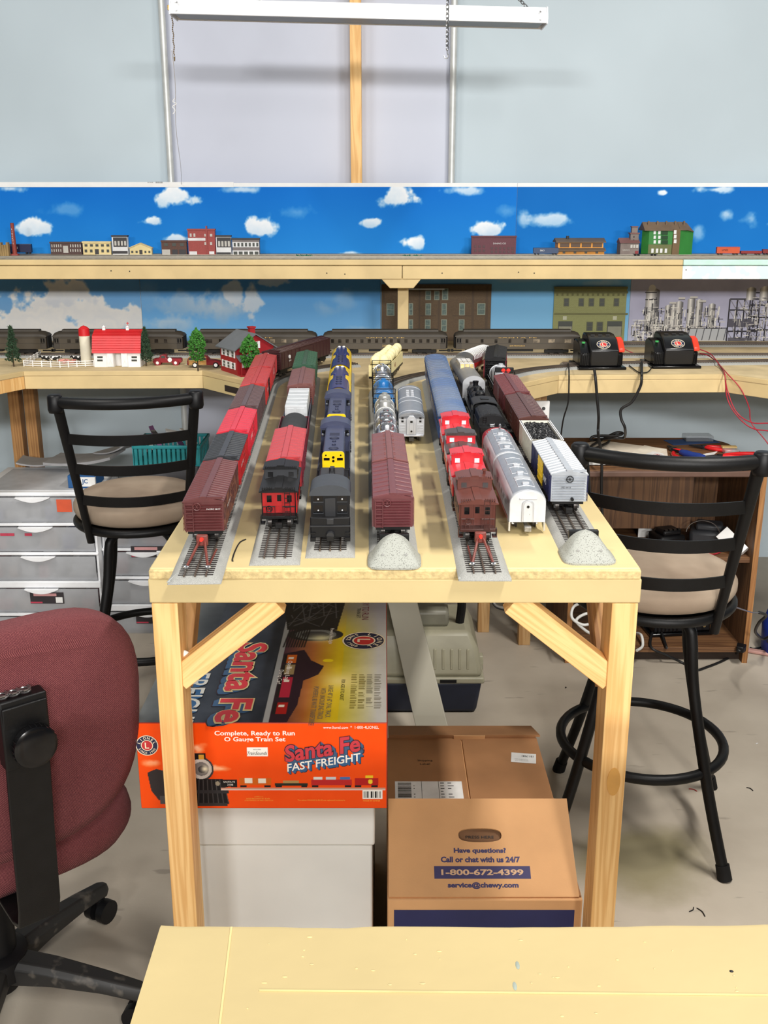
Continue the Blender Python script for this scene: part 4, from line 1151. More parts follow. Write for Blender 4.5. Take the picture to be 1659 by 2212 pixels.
def gp(label, k, y0, L):
    g = carroot('diesel_locomotive', label, 'model locomotive', k, y0, L); h = L / 2
    MB().box(-.031, .031, -h + .004, h - .004, .019, .027).build('frame', BLK, g, bevel=.001)
    hood = rounded(.0205, .027, .0825, .006)
    y1 = h - .078
    MB().prism(hood, -h + .020, y1, 'y').build('hood', NAVY, g)
    MB().prism(rounded(.0209, .0265, .0829, .006), -h + .016, -h + .0205, 'y').build('hood_end', YEL, g)
    for s in (-1, 1):
        MB().box(s * .0125 - .0055, s * .0125 + .0055, -h + .0150, -h + .017, .0665, .0715).build('number_board', BLKG, g)
        MB().cyl((s * .014, -h + .0165, .0765), (s * .014, -h + .0148, .0765), .0015, n=8).build('marker_light', BLKG, g)
    for zz in (.0725, .0655): MB().cyl((0, -h + .0165, zz), (0, -h + .0140, zz), .0024, n=10).build('headlight', BLKG, g)
    # cab wider, arched
    MB().prism(archp(.031, .027, .078, .0915), y1, y1 + .050, 'y').build('cab', NAVY, g)
    MB().prism([(x, z) for x, z in archp(.0325, .0775, .079, .0930)], y1 - .004, y1 + .054, 'y').build('cab_roof', NAVY, g)
    for s in (-1, 1):
        MB().box(s * .0246 - .004, s * .0246 + .004, y1 - .0006, y1 + .001, .060, .073).build('cab_window', BLKG, g)
        MB().box(s * .0305, s * .0316, y1 + .012, y1 + .038, .058, .073).build('cab_window', BLKG, g)
        MB().ell((s * .026, y1 - .012, .0655), (.0035, .005, .0035), 8, 6).build('bell' if s < 0 else 'horn', CHROME, g)
    MB().prism(rounded(.0205, .027, .0825, .006), y1 + .05, h - .014, 'y').build('short_hood', NAVY, g)
    for i in range(4): fan(g, -h + .045 + i * .030, .0825, P('navy_dark', (38, 42, 64)), .0095 if i in (0, 3) else .004)
    for i in range(5):
        MB().box(-.010, .010, -h + .158 + i * .006, -h + .160 + i * .006, .082, .0832).build('roof_grille', P('navy_dark', (38, 42, 64)), g) if -h + .165 + i * .006 < y1 else None
    rails_side(g, .030, -h + .02, y1 - .006, .027, .050, 7, P('navy_dark', (38, 42, 64)))
    for s in (-1, 1):
        for sy in (-1, 1):
            b = MB()
            for i in range(3): b.box(s * .024, s * .0325, sy * (h - .004) - .008, sy * (h - .004) + .008, .009 + i * .006, .0105 + i * .006)
            b.build('steps', BLK, g)
        MB().box(s * .012, s * .028, -.03, .03, .008, .019).build('fuel_tank', BLK, g, bevel=.002)
    for s in (-1, 1): MB().tube([(-.029, s * (h - .005), .05), (.029, s * (h - .005), .05)], .0008, 5).tube([(-.029, s * (h - .005), .02), (-.029, s * (h - .005), .05)], .0008, 5).tube([(.029, s * (h - .005), .02), (.029, s * (h - .005), .05)], .0008, 5).build('end_rail', BLK, g)
    loco_trucks(g, L)
gp('navy hood diesel with yellow end, coupled to the black switcher', 3, 1.885, .335)
gp('second navy hood diesel with yellow end, ahead of the first one', 3, 2.246, .318)
def funit(label, k, y0, L):
    g = carroot('diesel_locomotive', label, 'model locomotive', k, y0, L); h = L / 2
    B = P('deep_blue', (28, 38, 104), rough=.25)
    MB().box(-.027, .027, -h + .01, h - .01, .017, .026).build('frame', BLK, g)
    secs = []
    for t, f in ((-h, .93), (-h + .012, 1), (h - .03, 1), (h - .012, .94), (h - .003, .75)):
        secs.append([(x * f, t, .024 + (z - .024) * (f if f < 1 else 1)) for x, z in archp(.0315, .024, .062, .090, 14)])
    MB().loft(secs).build('body', YEL, g, ang=50)
    def zroof(x): return .062 + .028 * math.sqrt(max(0, 1 - (x / .0315) ** 2))
    # stepped blue roof marking, a raised thin skin
    out = []
    W_ = [(-h - .0002, .027), (-h + .10, .027), (-h + .15, .024), (-h + .16, .0165), (-h + .22, .0165), (-h + .235, .0245), (-h + .275, .0245), (-h + .295, .017), (h - .055, .0165), (h - .038, .013), (h - .03, .006)]
    S = []
    for y, w in W_:
        xs_ = [w * (1 - 2 * j / 10) for j in range(11)]
        S.append([(x, y, zroof(x) + .0009) for x in xs_] + [(x, y, zroof(x) - .0006) for x in reversed(xs_)])
    MB().loft(S).build('roof_skin', B, g, ang=50)
    for i in range(4): fan(g, -h + .05 + i * .035, .0905, P('navy_dark', (38, 42, 64)), .008)
    for s in (-1, 1):
        MB().ell((s * .007, h - .055, .092), (.005, .008, .003), 8, 5).build('horn', WHT, g)
        MB().box(s * .0312, s * .0322, -h + .02, h - .05, .028, .040).build('side_stripe', B, g)
        MB().box(s * .0125 - .003, s * .0125 + .003, -h + .205, -h + .23, zroof(.0125), zroof(.0125) + .003).build('roof_vent', B, g, bevel=.001)
    MB().ell((-.012, h - .05, .088), (.003, .010, .004), 8, 5).build('bell', CHROME, g)
    MB().box(-.008, .008, -h - .001, -h + .001, .028, .072).build('door', B, g, bevel=.001)
    loco_trucks(g, L)
funit('blue and yellow streamlined diesel ahead of the navy hood diesels', 3, 2.572, .378)
funit('blue and yellow streamlined diesel farthest from the switcher', 3, 2.957, .410)
def switcher(label, k, y0, L):
    g = carroot('switcher_locomotive', label, 'model locomotive', k, y0, L); h = L / 2
    MB().box(-.031, .031, -h + .002, h - .002, .019, .027).build('frame', BLK, g, bevel=.001)
    GY = P('switcher_black', (36, 37, 40), rough=.45)
    cb0, cb1 = -h + .018, -h + .082
    MB().prism(archp(.0315, .027, .078, .0935), cb0, cb1, 'y').build('cab', BLK, g)
    MB().prism([(x, z) for x, z in archp(.0335, .0775, .0792, .0955, 14)], cb0 - .006, cb1 + .004, 'y').build('cab_roof', P('cab_roof_grey', (58, 62, 68), rough=.5), g)
    for s in (-1, 1):
        for z0, z1 in ((.066, .077), (.047, .060)):
            w = MB().box(s * .0195 - .0075, s * .0195 + .0075, cb0 - .0006, cb0 + .001, z0, z1).build('window', mat('dark_glass', (14, 14, 16), .15), g)
            MB().box(s * .0195 - .0085, s * .0195 + .0085, cb0 - .0012, cb0 + .0003, z0 - .001, z0).build('window_sill', P('cab_roof_grey', (58, 62, 68)), w)
            MB().ell((s * .0195, cb0 - .0005, z0 + .004), (.0017, .001, .0017), 8, 5).build('window_dot', CHROME, w)  # bright chrome dot set on each window
        MB().box(s * .0313, s * .0322, cb0 + .012, cb1 - .012, .058, .075).build('window', mat('dark_glass', (14, 14, 16)), g)
    MB().box(-.009, .009, cb0 - .0014, cb0 + .001, .027, .072).build('door', GY, g, bevel=.0008)
    MB().cyl((0, cb0 + .001, .0835), (0, cb0 - .0035, .0835), .0042, n=14).build('headlight_rim', P('cab_roof_grey', (58, 62, 68)), g)
    MB().cyl((0, cb0 - .003, .0835), (0, cb0 - .0042, .0835), .0028, n=12).build('headlight', mat('lamp_amber', (214, 190, 130), .2), g)
    hood = rounded(.022, .027, .072, .004)
    MB().prism(hood, cb1, h - .018, 'y').build('hood', GY, g)
    MB().box(-.017, .017, cb1 + .012, cb1 + .070, .072, .0755).build('hood_hatch', GY, g, bevel=.0015)
    MB().box(-.004, .004, cb1 + .01, h - .03, .0755, .0775).build('hood_ridge', GY, g)
    for i in range(2): MB().cyl((0, cb1 + .025 + i * .07, .072), (0, cb1 + .025 + i * .07, .083), .0055, .0050, 12).build('exhaust_stack', GY, g)
    rails_side(g, .0300, cb1 + .004, h - .008, .027, .052, 7, BLK)
    # rear pilot
    MB().box(-.0325, .0325, -h - .001, -h + .006, .010, .045).build('end_plate', BLK, g, bevel=.002)
    MB().box(-.006, .006, -h - .003, -h, .033, .043).build('step_board', GY, g, bevel=.001)
    MB().box(-.0325, .0325, -h - .0035, -h + .001, .029, .0315).build('sill_lip', GY, g, bevel=.0006)
    for s in (-1, 1): MB().box(s * .024, s * .0325, -h - .0075, -h + .006, .006, .012).box(s * .024, s * .0325, -h - .004, -h + .006, .018, .020).build('steps', BLK, g)
    MB().cyl((0, -h - .001, .016), (0, -h - .010, .016), .0075, .0062, 14).build('coupler_pocket', GY, g)
    loco_trucks(g, L, inset=.062)
switcher('black switcher locomotive with its cab towards the table edge', 3, 1.603, .240)

# row 4
boxcar('maroon boxcar with a ribbed roof behind the mound bumper', 4, 1.610, .238, P('maroon', (106, 54, 58)), style='rib', nr=9, endlad=-1)
g = boxcar('brown refrigerator car with roof hatches in front of the silver tank cars', 4, 1.852, .246, P('brown3', (118, 68, 66)), style='panel', nr=6, name='refrigerator_car')
def tank(label, k, y0, L, shell, deck, domes=1, rack=False, r=.0235, bands=3, name='tank_car'):
    g = carroot(name, label, 'model tank car', k, y0, L); h = L / 2 - .008
    MB().box(-.026, .026, -h, h, .020, .0245).build('deck', deck, g, bevel=.001)
    zc = .048
    b = MB(); prof = [(.002, -h + .004), (r * .55, -h + .006), (r * .85, -h + .010), (r, -h + .018), (r, h - .018), (r * .85, h - .010), (r * .55, h - .006), (.002, h - .004)]
    b.lathe(prof, (0, 0, zc), 24, 'y'); b.build('tank', shell, g)
    for i in range(bands):
        y = -h + .03 + (2 * h - .06) * i / max(1, bands - 1)
        MB().lathe([(r, y - .0018), (r + .0012, y - .0015), (r + .0012, y + .0015), (r, y + .0018)], (0, 0, zc), 24, 'y').build('band', shell, g)
    for i in range(domes):
        y = (i - (domes - 1) / 2) * (2 * h * .8 / domes) 
        d = MB().lathe([(.015, 0), (.015, .014), (.0135, .0185), (.009, .0215), (.002, .0225)], (0, y, zc + r - .009), 20).build('dome', shell, g)
        MB().lathe([(.007, 0), (.007, .003), (.005, .0042), (.0015, .0045)], (0, y, zc + r + .0128), 14).build('dome_cap', shell, d)
        MB().cyl((-.005, y + .012, zc + r), (-.005, y + .012, zc + r + .012), .0015, n=6).build('valve', CHROME, d)
        MB().tube([(-.019, y - .014, zc + r + .002), (-.019, y + .014, zc + r + .002)], .0008, 5).tube([(.019, y - .014, zc + r + .002), (.019, y + .014, zc + r + .002)], .0008, 5).build('dome_rail', shell, d)
    for s in (-1, 1):
        MB().tube([(s * .0275, -h + .006, .040), (s * .0275, h - .006, .040)], .0008, 5).build('handrail', shell, g)
        ladder(g, -.006, .006, s * .0262, .026, .066, 6, TRUCKM, ax='x')
    if rack:
        for s in (-1, 1):
            b = MB(); y = s * (h - .004)
            for x in (-.028, .028): b.tube([(x, y, .022), (x, y, .082)], .0013, 5)
            for zz in (.058, .070, .082): b.tube([(-.028, y, zz), (.028, y, zz)], .0012, 5)
            b.build('end_rack', BLK, g)
    truckset(g, L)
    return g
tank('silver two dome tank car next to the brown refrigerator car', 4, 2.106, .255, CHROME, SILV, 3)
tank('silver tank car coupled behind the blue one', 4, 2.366, .205, mat('dull_silver', (176, 176, 172), .35, .5), SILV, 2)
tank('blue tank car with black end racks', 4, 2.580, .245, P('tank_blue', (36, 104, 164), rough=.25), P('tank_blue', (36, 104, 164)), 1, rack=True, r=.026, bands=2)
tank('polished chrome tank car with black end racks', 4, 2.832, .265, CHROME, SILV, 1, rack=True, r=.026, bands=2)
def cream_load(label):
    L = .33
    g = carroot('gondola_car', label, 'model gondola', None, 0, L, x=.008, yc=3.285, rot=R(-9), z=ZT + RAIL); h = L / 2 - .008
    c = P('cream_car', (242, 228, 170)); 
    MB().box(-.030, .030, -h, h, .019, .026).build('deck', BLK, g)
    for s in (-1, 1): MB().box(s * .028, s * .030, -h, h, .026, .060).build('side', c, g); 
    for s in (-1, 1): MB().box(-.030, .030, s * h - .001, s * h + .001, .026, .060).build('end', c, g)
    lettering(g, '460', P('rust_print', (150, 80, 50)), (.0308, -.02, .043), RIGHT, height=.014)
    rr = random.Random(5)
    for i in range(8):
        y = -h + .018 + i * (2 * h - .036) / 7
        for s in (-1, 1):
            MB().ell((s * .013, y + rr.uniform(-.004, .004), .066 + rr.uniform(0, .008)), (.016, .020, .017), 9, 7).build('load_lump', mat('cream_load', (246, 234, 180), .7, var=.05, bump=.3), g)
    truckset(g, L)
cream_load('cream gondola heaped with pale yellow lumps on the curve')
# silver observation car standing on the table
def obscar(label):
    L = .375
    g = carroot('observation_car', label, 'model passenger car', None, 0, L, x=.066, yc=2.385 + L / 2, rot=R(-.5), z=ZT); h = L / 2
    GR = P('obs_roof', (138, 144, 152), rough=.35, metal=.3)
    sec = lambda f: [(x * f, z) for x, z in archp(.0305, .020, .060, .0745, 14)]
    MB().prism(archp(.0300, .020, .0585, .072, 14), -h + .008, h - .008, 'y').build('body', SILV, g)
    MB().prism([(x, z) for x, z in archp(.0308, .0585, .060, .0752, 16)], -h + .004, h - .004, 'y').build('roof', GR, g)
    for y in (-h + .02, -h + .15, -h + .20, h - .03): MB().prism([(x, z) for x, z in archp(.0311, .0585, .0603, .0758, 16)], y, y + .004, 'y').build('roof_band', SILV, g)
    for i in range(4):
        for s in (-1, 1): MB().box(s * .006 - .004, s * .006 + .004, .02 + i * .026, .03 + i * .026, .0735, .0765).build('roof_vent', SILV, g, bevel=.0008)
    # end wall: vestibule with doors, louvres
    e = MB().prism(archp(.0302, .020, .0585, .0725, 14), -h + .004, -h + .0085, 'y').build('end_wall', SILV, g)
    MB().prism([(-.0115, .021), (.0115, .021), (.0115, .058), (.005, .066), (-.005, .066), (-.0115, .058)], -h - .003, -h + .004, 'y').build('vestibule', SILV, g, bevel=.0012)
    MB().box(-.0055, .0055, -h - .0045, -h - .0028, .024, .058).build('door', SILV, g, bevel=.0008)
    MB().box(-.0028, .0028, -h - .0052, -h - .004, .050, .055).build('door_window', BLKG, g)
    MB().cyl((0, -h - .0040, .030), (0, -h - .0056, .030), .0024, n=10).build('marker_light', BLKG, g)
    for s in (-1, 1):
        for zz in (.0575, .050): MB().box(s * .021 - .0026, s * .021 + .0026, -h + .0033, -h + .0045, zz, zz + .0045).build('window', BLKG, g)
        for i in range(6): MB().box(s * .021 - .0065, s * .021 + .0065, -h + .0025, -h + .0045, .024 + i * .0038, .026 + i * .0038).build('louvre', SILV, g)
        for i in range(9): MB().box(s * .0298, s * .0306, -h + .03 + i * .036, -h + .052 + i * .036, .044, .054).build('window', BLKG, g)
    MB().prism([(-.029, .0175), (.029, .0175), (.029, .021), (-.029, .021)], -h - .006, h + .003, 'y').build('sill', SILV, g, bevel=.001)
    truckset(g, L, m_=mat('truck_grey', (70, 68, 64), .4, .5))
obscar('short silver passenger car standing alone on the table between the tracks')
# row 5
CBR = P('caboose_brown', (98, 48, 38)); CRD = P('caboose_bright_red', (202, 26, 40), rough=.3)
caboose('brown caboose with smoke jack and end ladder at the track end', 5, 1.600, .172, CBR, CBR, winm=P('grey_pane', (60, 56, 56)), smoke=True, rails=P('brown_rail', (70, 36, 30)), cy=.022)
WP = mat('white_pane', (222, 232, 240), .3)
caboose('bright red caboose with two white cupola panes behind the brown caboose', 5, 1.776, .168, CRD, CRD, winm=WP, cy=.022)
caboose('red caboose with a dark brown roof between two bright red cabooses', 5, 1.948, .168, CRD, P('brown_black_roof', (66, 54, 52)), winm=WP, cy=.022)
caboose('bright red caboose coupled to the long blue car', 5, 2.120, .168, CRD, CRD, winm=WP, cy=.022)
def longblue(label, y0, L, hump):
    g = carroot('passenger_car', label, 'model passenger car', 5, y0, L); h = L / 2
    BS = P('blue_side', (46, 78, 130), rough=.3); BRf = mat('paint_blue_roof', (116, 128, 148), .3, rgb2=(84, 110, 152), scale=5, lo=.4, hi=.6)
    MB().prism([(-.032, .020), (.032, .020), (.032, .072), (-.032, .072)], -h + .006, h - .006, 'y').build('body', BS, g, bevel=.001)
    MB().prism([(x, z) for x, z in archp(.0335, .0705, .073, .0845, 16)], -h + .003, h - .003, 'y').build('roof', BRf, g)
    n = 15
    for i in range(n):
        y = -h + .012 + (2 * h - .024) * i / (n - 1)
        MB().prism([(x, z) for x, z in archp(.0341, .0705, .0734, .0853, 14)], y - .0012, y + .0012, 'y').build('roof_rib', BRf, g)
        for s in (-1, 1):
            MB().box(s * .031, s * .0342, y - .0015, y + .0015, .060, .072).build('side_bracket', BS, g)
            MB().box(s * .0316, s * .0326, y + .004, y + .020, .046, .060).build('window', mat('blue_dark_glass', (24, 34, 54), .2), g) if i < n - 1 else None
    MB().box(-.030, .030, -h + .0045, -h + .0065, .021, .074).build('end_panel', BS, g, bevel=.001)
    truckset(g, L)
longblue('long blue car with ribbed grey blue roof next to the red cabooses', 2.296, .452, False)
longblue('long blue car with ribbed roof farthest along the caboose track', 2.756, .452, True)
# silver diesels on the table
def silverunit(label, y0, L, nose):
    x = .245
    g = carroot('silver_diesel', label, 'model locomotive', None, y0, L, x=x, rot=0.0, z=ZT); h = L / 2
    RF = P('silver_roof', (150, 156, 164), rough=.3, metal=.35)
    secs = []
    ends = [(-h + .004, .97), (-h + .010, 1)] + ([(h - .05, 1), (h - .02, .95), (h - .004, .72), (h, .5)] if nose else [(h - .010, 1), (h - .004, .97)])
    for y, f in ends: secs.append([(a * f, y, .020 + (z - .020) * (f if f < 1 else 1)) for a, z in archp(.0320, .020, .055, .0775, 16)])
    MB().loft(secs).build('body', SILV, g, ang=45)
    # roof skin and outlines
    def zr(a): return .055 + .0225 * math.sqrt(max(0, 1 - (a / .032) ** 2))
    S = []
    for y in ((-h + .008, h - (.05 if nose else .008))[0], (h - (.05 if nose else .008))):
        xs_ = [.025 * (1 - 2 * j / 10) for j in range(11)]
        S.append([(a, y, zr(a) + .0008) for a in xs_] + [(a, y, zr(a) - .0006) for a in reversed(xs_)])
    MB().loft(S).build('roof_skin', RF, g, ang=50)
    for y in (-h + .05, .0, h - .07):
        b = MB()
        for a0 in (-.014, .014): b.tube([(a0, y - .022, zr(a0) + .001), (a0, y + .022, zr(a0) + .001)], .0007, 5)
        for yy in (-.022, .022): b.tube([(-.014, y + yy, zr(.014) + .001), (0, y + yy, zr(0) + .0012), (.014, y + yy, zr(.014) + .001)], .0007, 5)
        b.build('roof_outline', SILV, g)
    MB().lathe([(.0150, 0), (.0150, .0016), (.0130, .0028), (.002, .0030)], (0, -h + .085, zr(0) - .002), 20).build('roof_fan', SILV, g)
    for yy in (-h + .04, -h + .115, .03): MB().box(-.006, .006, yy - .004, yy + .004, zr(0), zr(0) + .0042).build('roof_vent', SILV, g, bevel=.001)
    # end wall with door
    MB().prism(archp(.0305, .021, .054, .0755, 16), -h + .0015, -h + .0045, 'y').build('end_wall', P('end_white', (214, 216, 218), rough=.35), g)
    MB().prism(archp(.0105, .022, .052, .060, 10), -h - .0015, -h + .002, 'y').build('door_frame', SILV, g, bevel=.0008)
    d = MB().prism(archp(.0072, .0225, .0505, .057, 10), -h - .0026, -h - .001, 'y').build('door', P('end_white', (214, 216, 218)), g)
    MB().cyl((0, -h - .002, .049), (0, -h - .0034, .049), .0024, n=12).build('porthole', BLKG, d)
    MB().cyl((.003, -h - .002, .036), (.003, -h - .0036, .036), .0008, n=6).build('door_knob', CHROME, d)
    MB().box(-.015, .015, -h - .001, -h + .002, .0610, .0635).build('sill_ledge', SILV, g, bevel=.0008)
    for s in (-1, 1):
        MB().box(s * .031, s * .0325, -h + .02, h - .06, .021, .026).build('skirt_stripe', P('warm_red_stripe', (176, 60, 50)), g)
        for i in range(5): MB().box(s * .0318, s * .0325, -h + .04 + i * .035, -h + .056 + i * .035, .042, .050).build('grille', P('grille_grey', (120, 120, 122)), g)
        MB().prism([(-h + .004, .020), (-h + .030, .020), (-h + .022, .010), (-h + .004, .004)], s * .0285, s * .0315, 'x').build('steps', CHROME, g)
    if nose:
        RN = P('nose_red', (176, 30, 36), rough=.3)
        secs = []
        for y, f in ((h - .062, 1.012), (h - .05, 1.012), (h - .02, .962), (h - .004, .735), (h + .0006, .51)): secs.append([(a * f, y, .020 + (z - .020) * f) for a, z in archp(.0320, .020, .055, .0775, 16)])
        MB().loft(secs).build('red_nose', RN, g, ang=45)
        MB().ell((0.004, h - .052, .084), (.003, .006, .006), 8, 6).build('horn', CHROME, g)
    truckset(g, L, inset=.058, m_=mat('truck_silver', (150, 148, 144), .35, .6, var=.2, scale=200))
silverunit('silver streamlined diesel booster with a plain rear door standing on the bare table', 1.690, .278, False)
silverunit('silver streamlined diesel with a red nose ahead of the booster', 1.972, .262, True)
# steam engine and tender
def tender(label):
    L = .155
    g = carroot('tender', label, 'model tender', None, 2.318, L, x=.248, z=ZT); h = L / 2
    MB().box(-.029, .029, -h, h, .018, .052).build('tank', BLK, g, bevel=.0015)
    MB().box(-.0305, .0305, -h - .001, h, .0515, .054).build('tank_lip', BLK, g, bevel=.0008)
    MB().prism(archp(.0285, .053, .066, .075, 12), -h + .028, h - .004, 'y').build('coal_bunker', BLK, g)
    S = []
    rr = random.Random(2)
    for i in range(14):
        t = i / 13; y = -h + .034 + (L - .042) * t
        S.append([(a, y, z + rr.uniform(0, .0015)) for a, z in archp(.026, .066, .067, .0775, 12)])
    stuff(MB().loft(S).build('coal', COAL, g, smooth=False))
    MB().prism(archp(.0295, .053, .0665, .0765, 12), -h + .024, -h + .028, 'y').build('bunker_end', BLK, g)
    ladder(g, -.020, -.013, -h + .0225, .054, .070, 4, BLKG); ladder(g, .010, .018, -h - .002, .018, .052, 5, BLK)
    MB().box(-.006, .006, -h + .012, -h + .018, .054, .058).build('tank_hatch', CHROME, g, bevel=.001)
    truckset(g, L, inset=.038)
tender('black steam engine tender with a coal load, standing on the table')
def steam(label):
    L = .36
    g = carroot('steam_locomotive', label, 'model locomotive', None, 2.487, L, x=.247, z=ZT); h = L / 2
    MB().box(-.012, .012, -h + .01, h - .02, .020, .028).build('frame', BLK, g)
    bl = MB().lathe([(.002, -h + .06), (.0225, -h + .062), (.0225, .02), (.0205, .06), (.0195, h - .03), (.0175, h - .022), (.002, h - .020)], (0, 0, .050), 24, 'y').build('boiler', BLK, g)
    for y in (-.06, -.01, .04, .09): MB().lathe([(.0222, y - .001), (.0232, y - .001), (.0232, y + .001), (.0222, y + .001)], (0, 0, .050), 22, 'y').build('boiler_band', BLK, bl)
    cb0, cb1 = -h + .004, -h + .074
    for s in (-1, 1): MB().box(s * .0275, s * .0290, cb0, cb1, .026, .072).build('cab_side', BLK, g); MB().box(s * .0288, s * .0295, cb0 + .022, cb0 + .042, .054, .066).build('cab_window', mat('dark_glass', (14, 14, 16)), g)
    MB().box(-.029, .029, cb1 - .002, cb1, .026, .074).build('cab_front', BLK, g)
    ar = archp(.0305, .0712, .073, .0815, 14)
    inn = [(x * .96, z - .0025) for x, z in reversed(ar)]
    MB().prism(ar[1:-1] + [p for p in inn[1:-1]], cb0 - .004, cb1 + .002, 'y').build('cab_roof', P('cab_roof_black', (34, 34, 36), rough=.6), g)
    MB().box(-.010, .010, cb0 + .02, cb0 + .04, .0815, .0835).build('roof_hatch', BLK, g, bevel=.001)
    for y, r_, hh in ((-.03, .013, .012), (.035, .011, .013)): MB().lathe([(r_, 0), (r_, hh * .6), (r_ * .7, hh), (.001, hh + .002)], (0, y, .068), 16).build('dome', BLK, g)
    MB().lathe([(.0075, 0), (.0065, .010), (.0085, .018), (.0060, .018), (.005, .010)], (0, .105, .066), 14).build('smokestack', BLK, g)
    MB().cyl((0, h - .018, .056), (0, h - .008, .056), .006, n=12).build('headlamp', BLK, g)
    for s in (-1, 1):
        MB().box(s * .018, s * .029, cb1, h - .04, .036, .0385).build('running_board', BLK, g)
        for i in range(4): MB().lathe([(.003, -.003), (.0165, -.003), (.0175, .001), (.0175, .003), (.003, .003)], (s * .0165, -.075 + i * .046, .0175), 20, 'x').build('drive_wheel', WHEELM, g)
        MB().box(s * .022, s * .025, -.09, .07, .015, .020).build('side_rod', STEEL, g)
        MB().cyl((s * .024, h - .07, .022), (s * .024, h - .03, .022), .009, n=14).build('cylinder', BLK, g)
        MB().tube([(s * .0225, -.09, .062), (s * .0225, .12, .060)], .0008, 5).build('handrail', BLK, g)
        MB().lathe([(.003, -.002), (.0105, -.002), (.0105, .002), (.003, .002)], (s * .0165, h - .03, .0105), 14, 'x').build('pilot_wheel', WHEELM, g)
    MB().prism([(-.024, .020), (.024, .020), (.010, .004), (-.010, .004)], h - .012, h, 'y').build('pilot', BLK, g)
steam('black steam locomotive between the tender and the dome car')
def dome():
    L = .395
    g = carroot('dome_car', 'grey passenger car with a glazed vista dome on the table', 'model passenger car', None, 2.868, L, x=.244, rot=R(2), z=ZT); h = L / 2
    GR = P('dome_grey', (128, 126, 122), rough=.4); SD = P('dome_side', (96, 84, 80), rough=.4)
    MB().prism(archp(.0300, .020, .058, .060, 6), -h + .006, h - .006, 'y').build('body', SD, g)
    MB().prism(archp(.0308, .057, .060, .0805, 16), -h + .004, h - .004, 'y').build('roof', GR, g)
    MB().prism([(x, z) for x, z in archp(.0313, .020, .0602, .0815, 16)], -h + .001, -h + .0045, 'y').build('end_wall', SILV, g)
    MB().box(-.012, .012, -h - .001, -h + .002, .022, .066).build('door', P('dome_door', (60, 56, 56)), g, bevel=.001)
    gl = mat('dome_glass', (206, 184, 130), .12, var=.3, scale=90)
    d = MB().loft([[(x * .66, -.03, .072), (x * .66, -.018, .089), (x * .66, .085, .089), (x * .66, .11, .076)] for x in (-.03, .03)]).build('dome_glazing', gl, g)
    for i in range(5):
        y = -.018 + i * .0258
        MB().tube([(-.0204, y, .076), (-.0202, y, .0894), (.0202, y, .0894), (.0204, y, .076)], .0009, 5).build('dome_bar', SILV, d)
    for x in (-.02, -.007, .007, .02): MB().tube([(x, -.031, .075), (x, -.018, .0894), (x, .085, .0894), (x, .11, .078)], .0009, 5).build('dome_bar', SILV, d)
    for s in (-1, 1):
        for i in range(9): MB().box(s * .0296, s * .0305, -h + .03 + i * .037, -h + .052 + i * .037, .043, .054).build('window', BLKG, g)
    truckset(g, L)
dome()
def curvedsilver():
    L = .20
    g = carroot('passenger_car', 'ribbed silver passenger car with a red stripe behind the dome car', 'model passenger car', None, 0, L, x=.298, yc=3.40, rot=R(-24), z=ZT + RAIL); h = L / 2
    MB().prism(archp(.030, .020, .058, .076, 14), -h, h, 'y').build('body', CHROME, g)
    for i in range(14): y = -h + .012 + i * (2 * h - .024) / 13; MB().prism(archp(.0306, .052, .0582, .0768, 14), y - .002, y + .002, 'y').build('roof_rib', WHT, g)
    for s in (-1, 1): MB().box(s * .0295, s * .0308, -h, h, .026, .040).build('stripe', P('nose_red', (176, 30, 36)), g)
    truckset(g, L)
curvedsilver()
